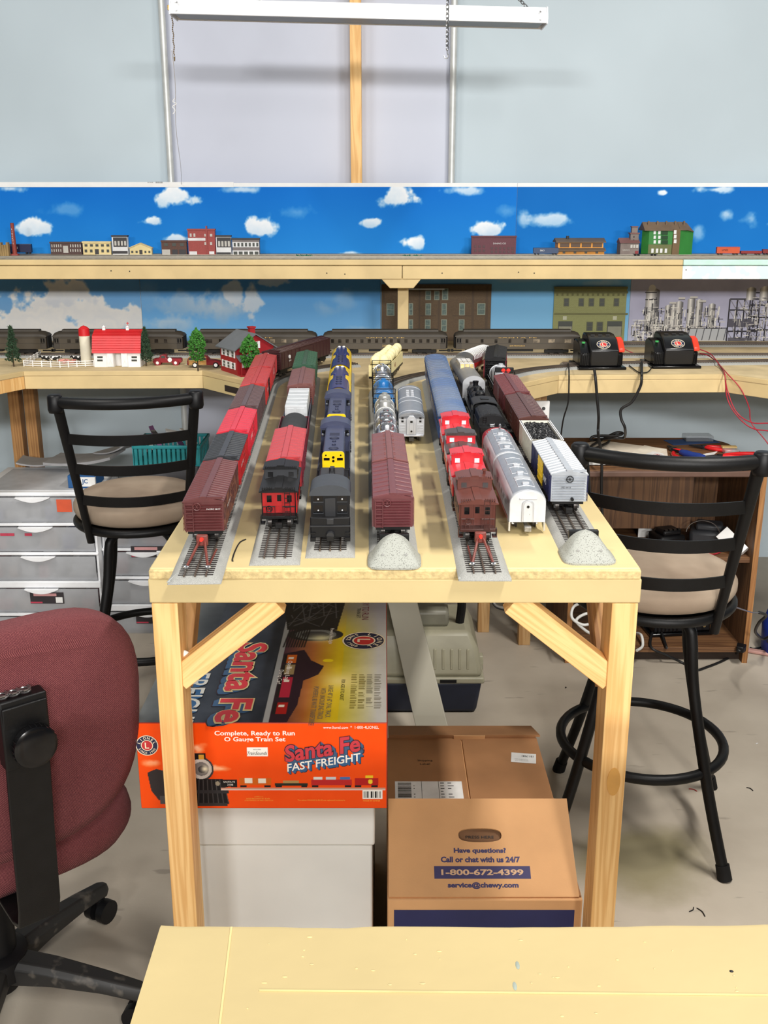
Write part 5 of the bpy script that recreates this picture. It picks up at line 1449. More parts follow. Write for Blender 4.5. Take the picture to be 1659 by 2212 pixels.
# row 6
SG = P('pale_silver', (172, 177, 184), rough=.4, metal=.1)
NV = P('box_navy', (26, 32, 78)); 
g = boxcar('silver grey boxcar with navy sides and a yellow door near the table corner', 6, 1.760, .270, SG, style='diag', nr=15, sidem=NV, ends=SG, door=P('box_yellow', (236, 196, 24)), walk=SG, endlad=0, bw=BLK, doorL=.062)
lettering(g, 'MD 4418', BLK, (-.006, -.1365, .052), FRONT, width=.016)
MB().cyl((.006, -.131, .030), (.006, -.1375, .030), .0028, n=12).build('coupler_light', BLK, g)
lettering(g, 'SHIPS', WHT, (-.0348, -.07, .050), LEFT, height=.012)
def hopper(label, k, y0, L):
    g = carroot('hopper_car', label, 'model hopper', k, y0, L); hw = .032; h = L / 2 - .007; H = .075
    c = P('hopper_grey', (196, 192, 178))
    for s in (-1, 1):
        MB().box(s * (hw - .0016), s * hw, -h, h, .026, H).build('side', c, g)
        MB().box(s * (hw - .003), s * (hw + .002), -h, h, H - .002, H).build('top_chord', WHT, g)
        for i in range(10): yy = -h + .006 + (2 * h - .012) * i / 9; MB().box(s * hw, s * (hw + .0015), yy - .0016, yy + .0016, .026, H - .002).build('side_rib', c, g)
        MB().loft([[(-hw + .002, s * h, H), (hw - .002, s * h, H), (hw - .002, s * (h - .0015), H), (-hw + .002, s * (h - .0015), H)], [(-hw + .002, s * (h - .03), .03), (hw - .002, s * (h - .03), .03), (hw - .002, s * (h - .0315), .03), (-hw + .002, s * (h - .0315), .03)]]).build('slope_sheet', c, g)
    for i in range(3): yy = -h * .5 + h * .5 * i; MB().loft([[(-.028, yy - .022, .030), (.028, yy - .022, .030), (.028, yy + .022, .030), (-.028, yy + .022, .030)], [(-.018, yy - .01, .012), (.018, yy - .01, .012), (.018, yy + .01, .012), (-.018, yy + .01, .012)]]).build('bay', c, g)
    rr = random.Random(9); b = MB()
    MB().box(-hw + .002, hw - .002, -h + .002, h - .002, .058, .0665).build('coal_bed', COAL, g)
    for _ in range(900):
        x, y = rr.uniform(-hw + .005, hw - .005), rr.uniform(-h + .005, h - .005); r_ = rr.uniform(.0012, .0027)
        b.M = Matrix.Translation((x, y, .067 + .004 * (1 - (x / hw) ** 2) + rr.uniform(0, .0015))) @ Matrix.Rotation(rr.uniform(0, 3), 4, (rr.random(), rr.random(), rr.random() + .1))
        b.add([(r_, 0, 0), (-r_, 0, 0), (0, r_, 0), (0, -r_, 0), (0, 0, r_), (0, 0, -r_)], [(0, 2, 4), (2, 1, 4), (1, 3, 4), (3, 0, 4), (2, 0, 5), (1, 2, 5), (3, 1, 5), (0, 3, 5)])
    stuff(b.build('coal_lumps', mat('coal_lump', (30, 30, 32), .35, var=.5, scale=120), g, smooth=False))
    truckset(g, L)
hopper('pale grey ribbed hopper filled with black coal', 6, 2.036, .205)
boxcar('brown refrigerator car with a dotted roof behind the coal hopper', 6, 2.246, .298, P('reefer_brown', (84, 44, 36)), style='panel', nr=14, name='refrigerator_car', endlad=0)
boxcar('maroon ribbed roof boxcar in front of the tank car with red lamps', 6, 2.552, .300, P('maroon2', (102, 46, 48)), style='rib', nr=18)
g = tank('black framed tank car carrying two glowing red lamps', 6, 2.860, .235, SILV, BLK, 1, rack=True, r=.024, bands=2)
for s in (-1, 1):
    MB().cyl((.004 + s * .007, -.100, .084), (.004 + s * .007, -.106, .084), .0055, .0045, 12).build('red_lamp', mat('red_lamp', (255, 40, 30)), g)
MB().box(-.026, .026, -.100, -.090, .078, .092).build('lamp_board', BLK, g, bevel=.002)
boxcar('black roofed boxcar with crimson sides at the far end beside the curve', 6, 3.110, .290, P('crimson_side', (150, 22, 44)), x=.352, rot=R(-7), roof=BLK, style='rib', nr=18, ends=BLK, H=.080, walk=BLK)

# ------------------------------------------------------------------ olive passenger train on the main line
OL = mat('olive_paint', (70, 62, 50), .45, var=.05); OLD = mat('olive_roof', (58, 52, 44), .55, var=.06); GOLD = mat('gold_letter', (206, 170, 96), .4)
WIN = mat('coach_glass', (44, 40, 36), .15, var=.5, scale=60); WINL = mat('coach_shade', (120, 108, 90), .4, var=.4, scale=80)
def coach(label, x0, x1, wins, sign=None, sub=None, lightw=()):
    L = x1 - x0
    g = top('passenger_car', label, 'model passenger car', ((x0 + x1) / 2, 3.82, ZT + RAIL), R(-90))
    # local +y runs towards +x of the room after rotation: local (x, y) -> room (y, -x); the side facing the camera is local +x
    h = L / 2
    MB().box(-.0325, .0325, -h + .006, h - .006, .020, .066).build('body', OL, g, bevel=.001)
    secs = []
    for y, f in ((-h + .002, .25), (-h + .006, .62), (-h + .018, .9), (-h + .034, 1), (h - .034, 1), (h - .018, .9), (h - .006, .62), (h - .002, .25)):
        secs.append([(x, y, .0655 + (z - .0655) * f) for x, z in archp(.0345, .0640, .0660, .0835, 14)])
    MB().loft(secs).build('roof', OLD, g, ang=50)
    MB().prism(rounded(.016, .078, .0885, .004), -h + .034, h - .034, 'y').build('clerestory', OLD, g)
    MB().box(.0322, .0332, -h + .01, h - .01, .040, .0412).box(.0322, .0332, -h + .01, h - .01, .0585, .0595).build('belt_rail', OLD, g)
    for s in (-1, 1):
        d = MB().box(.0322, .0332, s * (h - .017) - .010, s * (h - .017) + .010, .022, .062).build('door', OLD, g)
        for q in (-1, 1): MB().box(.0330, .0336, s * (h - .017) + q * .0045 - .0026, s * (h - .017) + q * .0045 + .0026, .044, .058).build('door_window', BLKG, d)
        MB().box(-.022, .022, s * (h - .005), s * (h - .0005), .022, .066).build('vestibule', RUB, g)
    for i, (y, w) in enumerate(wins):
        MB().box(.0322, .0333, -h + y * L - w / 2, -h + y * L + w / 2, .0435, .0565).build('window', WINL if i in lightw else WIN, g)
    if sign: lettering(g, sign, GOLD, (.0334, 0, .0625), RIGHT, width=.14, height=.005)
    if sub: lettering(g, sub, GOLD, (.0334, .0, .0325), RIGHT, width=.055 if len(sub) > 6 else .02)
    MB().box(-.02, .02, -.06, .06, .010, .020).build('underbody_box', TRUCKM, g)
    truckset(g, L, inset=.085)
    for s in (-1, 1):
        MB().box(.020, .024, s * (h - .085) - .045, s * (h - .085) + .045, .006, .018).build('truck_side', TRUCKM, g, bevel=.002)
def even(n, a=.10, b=.90, w=.012): return [(a + (b - a) * i / (n - 1), w) for i in range(n)]
coach('olive baggage car at the far left end of the passenger train', -1.690, -1.225, [(.72, .014), (.76, .010), (.3, .014)], None, '3431')
coach('olive passenger car behind the barn and silo', -1.209, -.7275, [(.13, .012), (.19, .012), (.60, .013), (.66, .013), (.73, .013), (.79, .013), (.86, .012)], 'SANTA FE', '3022')
coach('olive passenger car behind the red model house', -.705, -.245, [(.14, .03), (.24, .012), (.56, .018), (.65, .018), (.74, .018), (.83, .018)], 'SANTA FE', '2906', (2, 3, 4, 5))
coach('olive coach with a row of small windows behind the blue and yellow diesels', -.2238, .2323, even(15, .08, .90, .011), 'SANTA FE', '3102')
coach('olive coach ending beside the black transformer', .256, .7155, [(.10, .010), (.22, .010), (.33, .010), (.44, .010), (.56, .010)] + [(.65, .024), (.77, .024), (.90, .024)], 'SANTA FE', 'SAN FRANCISCO', (5, 6, 7))

# ------------------------------------------------------------------ building cards on the lower backdrop
def brickmat(key, a, b_, sc=90):
    if key in MATS: return MATS[key]
    m, nt, p = newmat(key)
    tc = nt.nodes.new('ShaderNodeTexCoord'); sp = nt.nodes.new('ShaderNodeSeparateXYZ'); cb = nt.nodes.new('ShaderNodeCombineXYZ')
    nt.links.new(tc.outputs['Object'], sp.inputs[0]); nt.links.new(sp.outputs['X'], cb.inputs['X']); nt.links.new(sp.outputs['Z'], cb.inputs['Y'])
    br = nt.nodes.new('ShaderNodeTexBrick'); br.inputs['Scale'].default_value = sc
    br.inputs['Color1'].default_value = (*lin(a), 1); br.inputs['Color2'].default_value = (*lin(b_), 1); br.inputs['Mortar'].default_value = (*lin([c * .8 for c in a]), 1); br.inputs['Mortar Size'].default_value = .012
    nt.links.new(cb.outputs[0], br.inputs['Vector']); nt.links.new(br.outputs['Color'], p.inputs['Base Color']); p.inputs['Roughness'].default_value = .6
    MATS[key] = m
    return m
YC = YB - 0.012
def pxbox(b, px0, px1, py0, py1, y, th, Yp=None):
    a, c = at(px0, py0, Y=Yp or y), at(px1, py1, Y=Yp or y)
    return b.box(a.x, c.x, y, y + th, c.z, a.z)
def card_window(g, px0, px1, py0, py1, fm, gm, y, mull=1, name='window'):
    w = pxbox(MB(), px0, px1, py0, py1, y - .0010, .0012, y).build(name, fm, g, world=True)
    pxbox(MB(), px0 + 1.5, px1 - 1.5, py0 + 1.5, (py0 + py1) / 2 - .5, y - .0014, .0012, y).build('pane', gm, w, world=True)
    pxbox(MB(), px0 + 1.5, px1 - 1.5, (py0 + py1) / 2 + .5, py1 - 1.5, y - .0014, .0012, y).build('pane', gm, w, world=True)
    return w
TAN = brickmat('tan_brick', (104, 80, 50), (92, 70, 44)); TAND = mat('tan_band', (84, 64, 42), .6)
GLZ = mat('printed_pane', (92, 112, 104), .5, var=.25, scale=120); FRM = mat('printed_frame', (150, 158, 140), .6)
g = top('building_card', 'brown brick building card with rows of windows behind the shelf post', 'building card', (at(940, 700, Y=YC).x, YC, ZT))
a, c = at(824, 616, Y=YC), at(1062, 616, Y=YC)
MB().box(a.x, c.x, YC, YC + .003, ZT, a.z).build('wall', TAN, g, world=True)
for px0, px1, py0, py1 in ((824, 1062, 614, 617), (905, 942, 681, 683), (977, 1022, 681, 683)): pxbox(MB(), px0, px1, py0, py1, YC - .0012, .0014, YC).build('ledge', TAND, g, world=True)
for px in (828, 905, 947, 1020, 1050): pxbox(MB(), px, px + 2.5, 617, 720, YC - .0008, .001, YC).build('pilaster', TAND, g, world=True)
for px0, px1, py0, py1 in [(835, 852, 655, 682), (919, 931, 628, 648), (938, 949, 628, 648), (955, 968, 623, 648), (883, 892, 655, 681), (919, 931, 655, 681), (954, 965, 655, 681), (992, 1004, 655, 681), (1031, 1048, 655, 680), (883, 892, 690, 716), (918, 930, 690, 716), (953, 965, 690, 716), (991, 1003, 690, 714)]:
    card_window(g, px0, px1, py0, py1, FRM, GLZ, YC)
pxbox(MB(), 883, 960, 623, 626, YC - .004, .003, YC).build('white_strip', WHT, g, world=True)
OLV = brickmat('olive_siding', (152, 154, 98), (146, 148, 92), 60); OLVD = mat('olive_band', (112, 112, 66), .6)
g = top('building_card', 'olive green two storey storefront card beside the refinery poster', 'building card', (at(1277, 700, Y=YC).x, YC, ZT))
a, c = at(1198, 621, Y=YC), at(1355, 621, Y=YC)
MB().box(a.x, c.x, YC, YC + .003, ZT, a.z).build('wall', OLV, g, world=True)
for py0, py1 in ((619, 624), (629, 634), (676, 680)): pxbox(MB(), 1197, 1356, py0, py1, YC - .0015, .0016, YC).build('cornice', OLVD, g, world=True)
for i in range(14): pxbox(MB(), 1202 + i * 11, 1206 + i * 11, 634, 639, YC - .0014, .0016, YC).build('bracket', OLVD, g, world=True)
DK = mat('dark_pane', (62, 66, 60), .4)
for px in (1218, 1250, 1272, 1295, 1326): card_window(g, px, px + 11, 644, 662, mat('olive_frame', (96, 98, 70), .6), DK, YC)
for px in (1267, 1289): card_window(g, px, px + 13, 695, 715, mat('olive_frame', (96, 98, 70)), DK, YC)
for px0, px1 in ((1206, 1235), (1312, 1342)):
    d = pxbox(MB(), px0, px1, 694, 726, YC - .0010, .0012, YC).build('garage_opening', DK, g, world=True)
    pxbox(MB(), px0 + 1, px1 - 1, 705, 726, YC - .0014, .0012, YC).build('garage_door', mat('garage_grey', (150, 148, 130), .6), d, world=True)
for px in (1220, 1328): pxbox(MB(), px - 4, px + 4, 683, 691, YC - .0012, .0014, YC).build('plaque', mat('plaque_pale', (196, 196, 170), .6), g, world=True)

# ------------------------------------------------------------------ buildings and cars on the upper shelf
YU = 4.19
def flat(label, px0, px1, pyt, pyb, wall, roofm=None, gable=None, wins=(), wm_=None, depth=.02, y=YU, bands=(), doors=(), name='model_building'):
    g = top(name, label, 'model building', (at((px0 + px1) / 2, pyb, Y=y).x, y + depth / 2, ZS))
    a, c = at(px0, pyt, Y=y), at(px1, pyb, Y=y)
    zt = a.z
    if gable: 
        ge = at(px0, gable, Y=y).z
        MB().prism([(a.x, ZS), (c.x, ZS), (c.x, ge), ((a.x + c.x) / 2, zt), (a.x, ge)], y, y + depth, 'y').build('wall', wall, g, world=True)
        for s, xe in ((-1, a.x), (1, c.x)):
            xm = (a.x + c.x) / 2
            MB().prism([(xe + s * .003, ge - .002), (xm, zt), (xm, zt + .003), (xe + s * .003, ge + .002)], y - .003, y + depth, 'y').build('roof', roofm or wall, g, world=True)
    else:
        MB().box(a.x, c.x, y, y + depth, ZS, zt).build('wall', wall, g, world=True)
        MB().box(a.x - .002, c.x + .002, y - .003, y + depth, zt - .003, zt + .003).build('cornice', roofm or wall, g, world=True)
    for (q0, q1, r0, r1) in wins: pxbox(MB(), q0, q1, r0, r1, y - .0012, .003, y).build('window', wm_ or DK, g, world=True)
    for (q0, q1, r0, r1, mm) in bands: pxbox(MB(), q0, q1, r0, r1, y - .0010, .003, y).build('band', mm, g, world=True)
    for (q0, q1, r0, r1, mm) in doors: pxbox(MB(), q0, q1, r0, r1, y - .0016, .003, y).build('door', mm, g, world=True)
    return g
def grid(px0, px1, py0, py1, nx, ny, fw=.5, fh=.6):
    dx, dy = (px1 - px0) / nx, (py1 - py0) / ny
    return [(px0 + dx * (i + .5 - fw / 2), px0 + dx * (i + .5 + fw / 2), py0 + dy * (j + .5 - fh / 2), py0 + dy * (j + .5 + fh / 2)) for j in range(ny) for i in range(nx)]
BRB, CRB = brickmat('brown_small_brick', (88, 64, 60), (78, 56, 52), 160), mat('cream_card', (226, 206, 150), .6)
WCARD, BCARD = mat('white_card', (222, 222, 222), .6), mat('black_card', (56, 54, 56), .6)
RBR = brickmat('red_small_brick', (164, 72, 66), (150, 62, 58), 170); GCARD = mat('grey_card', (120, 112, 110), .6)
MRN = brickmat('maroon_small_brick', (104, 52, 64), (94, 46, 56), 170)
PANE = mat('pale_pane', (190, 186, 178), .5)
flat('dark brown brick factory card with two rows of windows', 108, 177, 524, 548, BRB, wins=grid(110, 134, 526, 546, 5, 2) + grid(150, 176, 526, 546, 5, 2), wm_=PANE, bands=[(136, 148, 531, 546, PANE)])
flat('cream two storey row building with dark windows beside the brown factory', 178, 240, 523, 549, CRB, wins=grid(180, 239, 525, 535, 5, 1, .55, .5) + grid(180, 203, 537, 547, 2, 1, .5, .6) + grid(216, 239, 537, 547, 2, 1, .5, .6), doors=[(205, 214, 538, 549, BCARD)])
flat('narrow white shopfront with a black arched upper window in the cream group', 241, 277, 510, 549, WCARD, BCARD, wins=grid(246, 274, 520, 531, 4, 1, .7, .9), wm_=PANE, bands=[(244, 275, 513, 533, BCARD), (243, 276, 542, 548, BCARD)])
flat('small cream gabled house at the end of the cream group', 279, 328, 526, 550, CRB, mat('cream_roof', (206, 188, 140), .6), gable=536, wins=grid(281, 300, 540, 548, 2, 1) + grid(310, 327, 540, 548, 2, 1), doors=[(301, 308, 540, 549, BCARD)])
flat('brown brick shop card with pale shop windows', 348, 404, 521, 551, brickmat('shop_brick', (96, 62, 50), (84, 54, 44), 160), wins=grid(350, 402, 523, 534, 3, 1, .5, .6), bands=[(350, 368, 539, 550, PANE), (372, 384, 539, 550, BCARD), (387, 402, 539, 550, BCARD)])
g = flat('tall red brick building with a chimney on the upper shelf', 405, 466, 496, 553, RBR, wins=grid(408, 424, 502, 514, 2, 1, .55, .6) + grid(438, 462, 502, 514, 2, 1, .45, .5) + grid(438, 462, 520, 532, 2, 1, .4, .5), wm_=PANE, bands=[(406, 444, 514, 520, WCARD), (409, 426, 543, 551, WCARD), (452, 463, 543, 549, WCARD)])
pxbox(MB(), 444, 450, 488, 552, YU - .004, .012, YU).build('chimney', RBR, g, world=True)
flat('white shopfront with a black arched upper window beside the tall red brick building', 466, 500, 510, 553, WCARD, BCARD, wins=grid(470, 498, 520, 533, 4, 1, .7, .9), wm_=PANE, bands=[(468, 499, 513, 534, BCARD), (468, 499, 545, 552, BCARD)])
flat('grey and black shop row with long window bands on the upper shelf', 501, 561, 516, 553, GCARD, BCARD, wins=grid(503, 560, 524, 533, 7, 1, .6, .9) + grid(503, 560, 543, 552, 5, 1, .75, .9), wm_=DK, bands=[(502, 560, 523, 534, WCARD), (502, 560, 541, 553, WCARD)])
g = flat('wide maroon brick warehouse with white lettering', 1019, 1114, 511, 550, MRN, wins=grid(1022, 1050, 528, 546, 3, 2) + grid(1058, 1112, 532, 548, 6, 2, .5, .6), wm_=mat('maroon_dark_pane', (74, 40, 46), .5))
p = at(1079, 526, Y=YU); lettering(g, 'DINING CO', WCARD, Vector((p.x, YU - .0018, p.z)) - Vector(g.location), FRONT, width=.05, height=.006)
pxb = at(32, 545, Y=4.12)
g = top('brick_chimney', 'tall slim red brick chimney with white lettering', 'chimney', (pxb.x, 4.12, ZS))
zt1 = at(32, 482, Y=4.12).z
MB().lathe([(.009, 0), (.0065, zt1 - ZS), (.0075, zt1 - ZS + .001), (.0045, zt1 - ZS + .001)], n=16).build('shaft', brickmat('chimney_brick', (150, 62, 48), (138, 54, 42), 170), g)
for i, ch in enumerate('LIBERTY'): lettering(g, ch, WCARD, (0, -.0092, (zt1 - ZS) * .82 - i * .009), FRONT, height=.006)
MB().box(-.014, .014, -.012, .012, 0, .006).build('plinth', RBR, g)
def minicar(label, px0, px1, pyt, pyb, m_, y, kind='box', txt=None, tm=None):
    a, c = at(px0, pyb, Y=y), at(px1, pyb, Y=y)
    L = c.x - a.x; zt = at(px0, pyt, Y=y).z - ZS - .004
    g = top('small_freight_car', label, 'model freight car', ((a.x + c.x) / 2, y + .008, ZS + .004))
    h = L / 2
    if kind == 'box': MB().prism([(-.008, .006), (.008, .006), (.008, zt - .002), (0, zt), (-.008, zt - .002)], -h, h, 'x').build('body', m_, g)
    else:
        for s in (-1, 1): MB().box(-h, h, s * .008 - .0006, s * .008 + .0006, .006, zt).build('side', m_, g)
        MB().box(-h, h, -.008, .008, .005, .007).build('floor', m_, g); MB().box(-h, -h + .0012, -.008, .008, .006, zt).box(h - .0012, h, -.008, .008, .006, zt).build('ends', m_, g)
    for s in (-1, 1):
        t = MB()
        for q in (-.006, .006): t.lathe([(.0035, -.0075), (.0035, .0075)], (s * (h - .014) + q, 0, .0035), 8, 'y')
        t.build('truck', TRUCKM, g)
    if txt: lettering(g, txt, tm or WCARD, (-h * .3, -.0085, zt * .62), FRONT, height=zt * .22)
    return g
minicar('navy blue open freight car beside the tall chimney', 20, 68, 527, 546, mat('mini_navy', (24, 30, 64), .4), 4.15, 'box', 'N')
g = top('lumber_stack', 'tan upright plank stack at the left end of the upper shelf', 'lumber', (at(8, 545, Y=4.1).x, 4.1, ZS))
for i in range(9): MB().box(-.05 + i * .0085, -.0425 + i * .0085, -.02, .0, 0, .045 + .006 * math.sin(i * 1.7)).build('plank', mat('tan_plank', (150, 124, 80), .7, var=.15), g)
minicar('dark blue freight car with white lettering beside the yellow depot', 1152, 1206, 535, 554, mat('mini_blue', (38, 62, 98), .4), 4.068, 'box', 'B&O')
minicar('small orange boxcar with black markings', 1548, 1597, 533, 552, mat('mini_orange', (202, 82, 40), .4), 4.068, 'box', 'LINES', BLK)
minicar('low red gondola behind the orange boxcar', 1600, 1645, 542, 554, mat('mini_red', (140, 36, 34), .45), 4.068, 'gon')
minicar('small brick red boxcar at the right end of the upper shelf', 1647, 1690, 538, 555, mat('mini_brick', (128, 38, 36), .45), 4.068, 'box')
minicar('black flat gondola car in front of the grain elevator', 1368, 1420, 549, 561, BLK, 3.999, 'gon')
# depot
YD = 4.10
a, c = at(1204, 552, Y=YD), at(1305, 552, Y=YD)
g = top('model_depot', 'yellow orange railway depot with a dark roof and roof vent', 'model building', ((a.x + c.x) / 2, YD + .04, ZS))
OR, ORD = mat('depot_orange', (226, 154, 60), .6), mat('depot_roof', (108, 92, 76), .7)
z1, z2, z3 = at(1204, 540, Y=YD).z, at(1204, 522, Y=YD).z, at(1204, 517, Y=YD).z
MB().box(a.x, c.x, YD, YD + .09, ZS, z1).build('lower_wall', OR, g, world=True)
MB().prism([(YD - .012, z1 - .002), (YD + .015, z1 + .008), (YD + .015, z1 + .005), (YD - .012, z1 - .005)], a.x - .004, c.x + .004, 'x').build('porch_roof', ORD, g, world=True)
MB().box(a.x + .003, c.x - .003, YD + .012, YD + .085, z1, z2).build('upper_wall', OR, g, world=True)
MB().prism([(YD + .004, z2 - .001), (YD + .048, z3 + .004), (YD + .092, z2 - .001), (YD + .092, z2 - .004), (YD + .004, z2 - .004)], a.x - .006, c.x + .006, 'x').build('roof', ORD, g, world=True)
for i in range(4):
    w = MB().box(a.x + .010 + i * .042, a.x + .046 + i * .042, YD + .0105, YD + .013, z1 + .010, z2 - .006).build('window_band', mat('depot_dark', (84, 60, 40), .5), g, world=True)
    MB().box(a.x + .020 + i * .042, a.x + .030 + i * .042, YD - .0015, YD + .001, ZS + .008, ZS + .022).build('window', DK, g, world=True)
p = at(1227, 515, Y=YD + .03); MB().cyl((p.x, YD + .04, z3), (p.x, YD + .04, z3 + .012), .006, n=12).build('vent', BCARD, g, world=True)
# grain elevator
YE = 4.10
a, c = at(1339, 553, Y=YE), at(1379, 553, Y=YE)
g = top('grain_elevator', 'grey timber grain elevator with a small tower and red roofs', 'model building', ((a.x + c.x) / 2, YE + .03, ZS))
GT, GR_ = mat('weathered_grey', (128, 116, 110), .8, var=.12), mat('elevator_roof', (122, 84, 80), .7)
zb, zr = at(1339, 524, Y=YE).z, at(1339, 516, Y=YE).z
MB().box(a.x, c.x, YE, YE + .06, ZS, zb).build('wall', GT, g, world=True)
MB().prism([(YE - .004, zb - .002), (YE + .030, zr + .003), (YE + .064, zb - .002)], a.x - .003, c.x + .003, 'x').build('roof', GR_, g, world=True)
t0, t1 = at(1362, 505, Y=YE + .02), at(1380, 497, Y=YE + .02)
MB().box(t0.x, t1.x, YE + .015, YE + .045, zb - .01, t0.z).build('tower', GT, g, world=True)
MB().box(t0.x - .003, t1.x + .003, YE + .012, YE + .048, t0.z, t0.z + .004).build('tower_roof', GR_, g, world=True)
u0, u1 = at(1365, 500, Y=YE + .02), at(1378, 491, Y=YE + .02)
MB().box(u0.x, u1.x, YE + .020, YE + .040, t0.z + .004, u1.z).build('cupola', GT, g, world=True); MB().box(u0.x - .002, u1.x + .002, YE + .018, YE + .042, u1.z, u1.z + .004).build('cupola_roof', GR_, g, world=True)
for i in range(3):
    MB().box(a.x + .038 + i * .011, a.x + .046 + i * .011, YE - .0015, YE + .001, zb - .020, zb - .008).build('window', PANE, g, world=True)
for i in range(2): MB().box(t0.x + .010, t0.x + .015, YE + .0135, YE + .016, t0.z - .014 - i * .013, t0.z - .008 - i * .013).build('window', BCARD, g, world=True)
p = at(1352, 540, Y=YE); lettering(g, 'GRAIN', PANE, Vector((p.x, YE - .0012, p.z)) - Vector(g.location), FRONT, width=.026)
MB().box(c.x - .014, c.x - .002, YE - .0015, YE + .001, ZS, ZS + .018).build('door', mat('elevator_red', (140, 44, 48), .6), g, world=True)
# green house
YG = 4.085
a, c = at(1388, 549, Y=YG), at(1498, 549, Y=YG)
g = top('model_house', 'tall bright green apartment house with brown roof and balconies', 'model building', ((a.x + c.x) / 2, YG + .05, ZS))
GN, BRN, BRR = mat('house_green', (46, 124, 52), .6), mat('house_brown', (110, 88, 60), .7), mat('house_roof', (112, 92, 72), .75, var=.1)
ze, zr = at(1388, 498, Y=YG).z, at(1388, 480, Y=YG).z
xm0, xm1 = at(1451, 540, Y=YG).x, at(1466, 540, Y=YG).x
x0, x1 = at(1406, 540, Y=YG).x, at(1498, 540, Y=YG).x
zg = at(1388, 528, Y=YG).z
MB().box(a.x + .02, xm0, YG, YG + .10, zg, ze).build('front_wall', GN, g, world=True)
MB().box(a.x + .02, xm0, YG + .0005, YG + .10, ZS, zg).build('ground_floor', mat('house_stone', (104, 108, 66), .7), g, world=True)
MB().loft([[(a.x, YG + .03, ZS), (a.x + .02, YG, ZS), (a.x + .02, YG + .1, ZS)], [(a.x, YG + .03, ze), (a.x + .02, YG, ze), (a.x + .02, YG + .1, ze)]]).build('side_wall', GN, g, world=True)
MB().box(xm0, xm1, YG - .006, YG + .10, ZS, ze + .004).build('stair_tower', BRN, g, world=True)
MB().loft([[(xm1, YG - .002, ZS), (x1, YG + .02, ZS), (x1, YG + .12, ZS), (xm1, YG + .1, ZS)], [(xm1, YG - .002, ze + .002), (x1, YG + .02, ze - .004), (x1, YG + .12, ze), (xm1, YG + .1, ze)]]).build('wing_wall', GN, g, world=True)
MB().prism([(YG - .006, ze - .001), (YG + .05, zr), (YG + .106, ze - .001)], a.x + .002, xm1, 'x').build('roof', BRR, g, world=True)
MB().loft([[(xm1, YG - .006, ze + .001), (xm1, YG + .05, zr + .001), (xm1, YG + .106, ze)], [((xm1 + x1) / 2, YG + .0, ze + .001), ((xm1 + x1) / 2, YG + .055, zr), ((xm1 + x1) / 2, YG + .11, ze)], [(x1 + .002, YG + .016, ze - .006), (x1 - .014, YG + .07, zr - .004), (x1 + .002, YG + .12, ze - .004)]]).build('wing_roof', BRR, g, world=True)
for i in range(3):
    py = 499 + i * 10
    b0 = pxbox(MB(), 1429, 1442, py, py + 8, YG - .003, .004, YG).build('balcony', mat('balcony_green', (20, 60, 28), .7), g, world=True)
    for px in (1412, 1422): pxbox(MB(), px, px + 4.5, py, py + 7, YG - .001, .002, YG).build('window', WCARD, g, world=True)
    pxbox(MB(), 1455, 1460, py - 2, py + 6, YG - .007, .002, YG).build('window', WCARD, g, world=True)
for px in (1407, 1417, 1426, 1436): pxbox(MB(), px, px + 4.5, 537, 546, YG - .001, .002, YG).build('window', WCARD, g, world=True)
for i in range(5):
    b0 = MB().box(a.x + .02 + i * .034, a.x + .026 + i * .034, YG + .03, YG + .036, ze + .006, zr + .004).build('chimney', BRR, g, world=True)
# moss tufts and loose debris
MOSS = mat('moss_green', (40, 110, 84), .9, var=.3)
for px, py, n in ((75, 546, 9), (660, 556, 8), (890, 556, 9), (1085, 549, 5)):
    p = at(px, py, Z=ZS); g = top('moss_tuft', 'small tuft of green lichen %s' % {75: 'beside the navy freight car', 660: 'on the shelf right of the grey shop row', 890: 'on the shelf edge above the post', 1085: 'at the foot of the maroon warehouse'}[px], 'lichen', p)
    b = MB(); rr = random.Random(px)
    for i in range(n * 6):
        q = Vector((rr.uniform(-.03, .03), rr.uniform(-.01, .01), 0)); b.tube([q, q + Vector((rr.uniform(-.012, .012), rr.uniform(-.006, .006), rr.uniform(.003, .012)))], .0012, 4)
    stuff(b.build('fronds', MOSS, g))

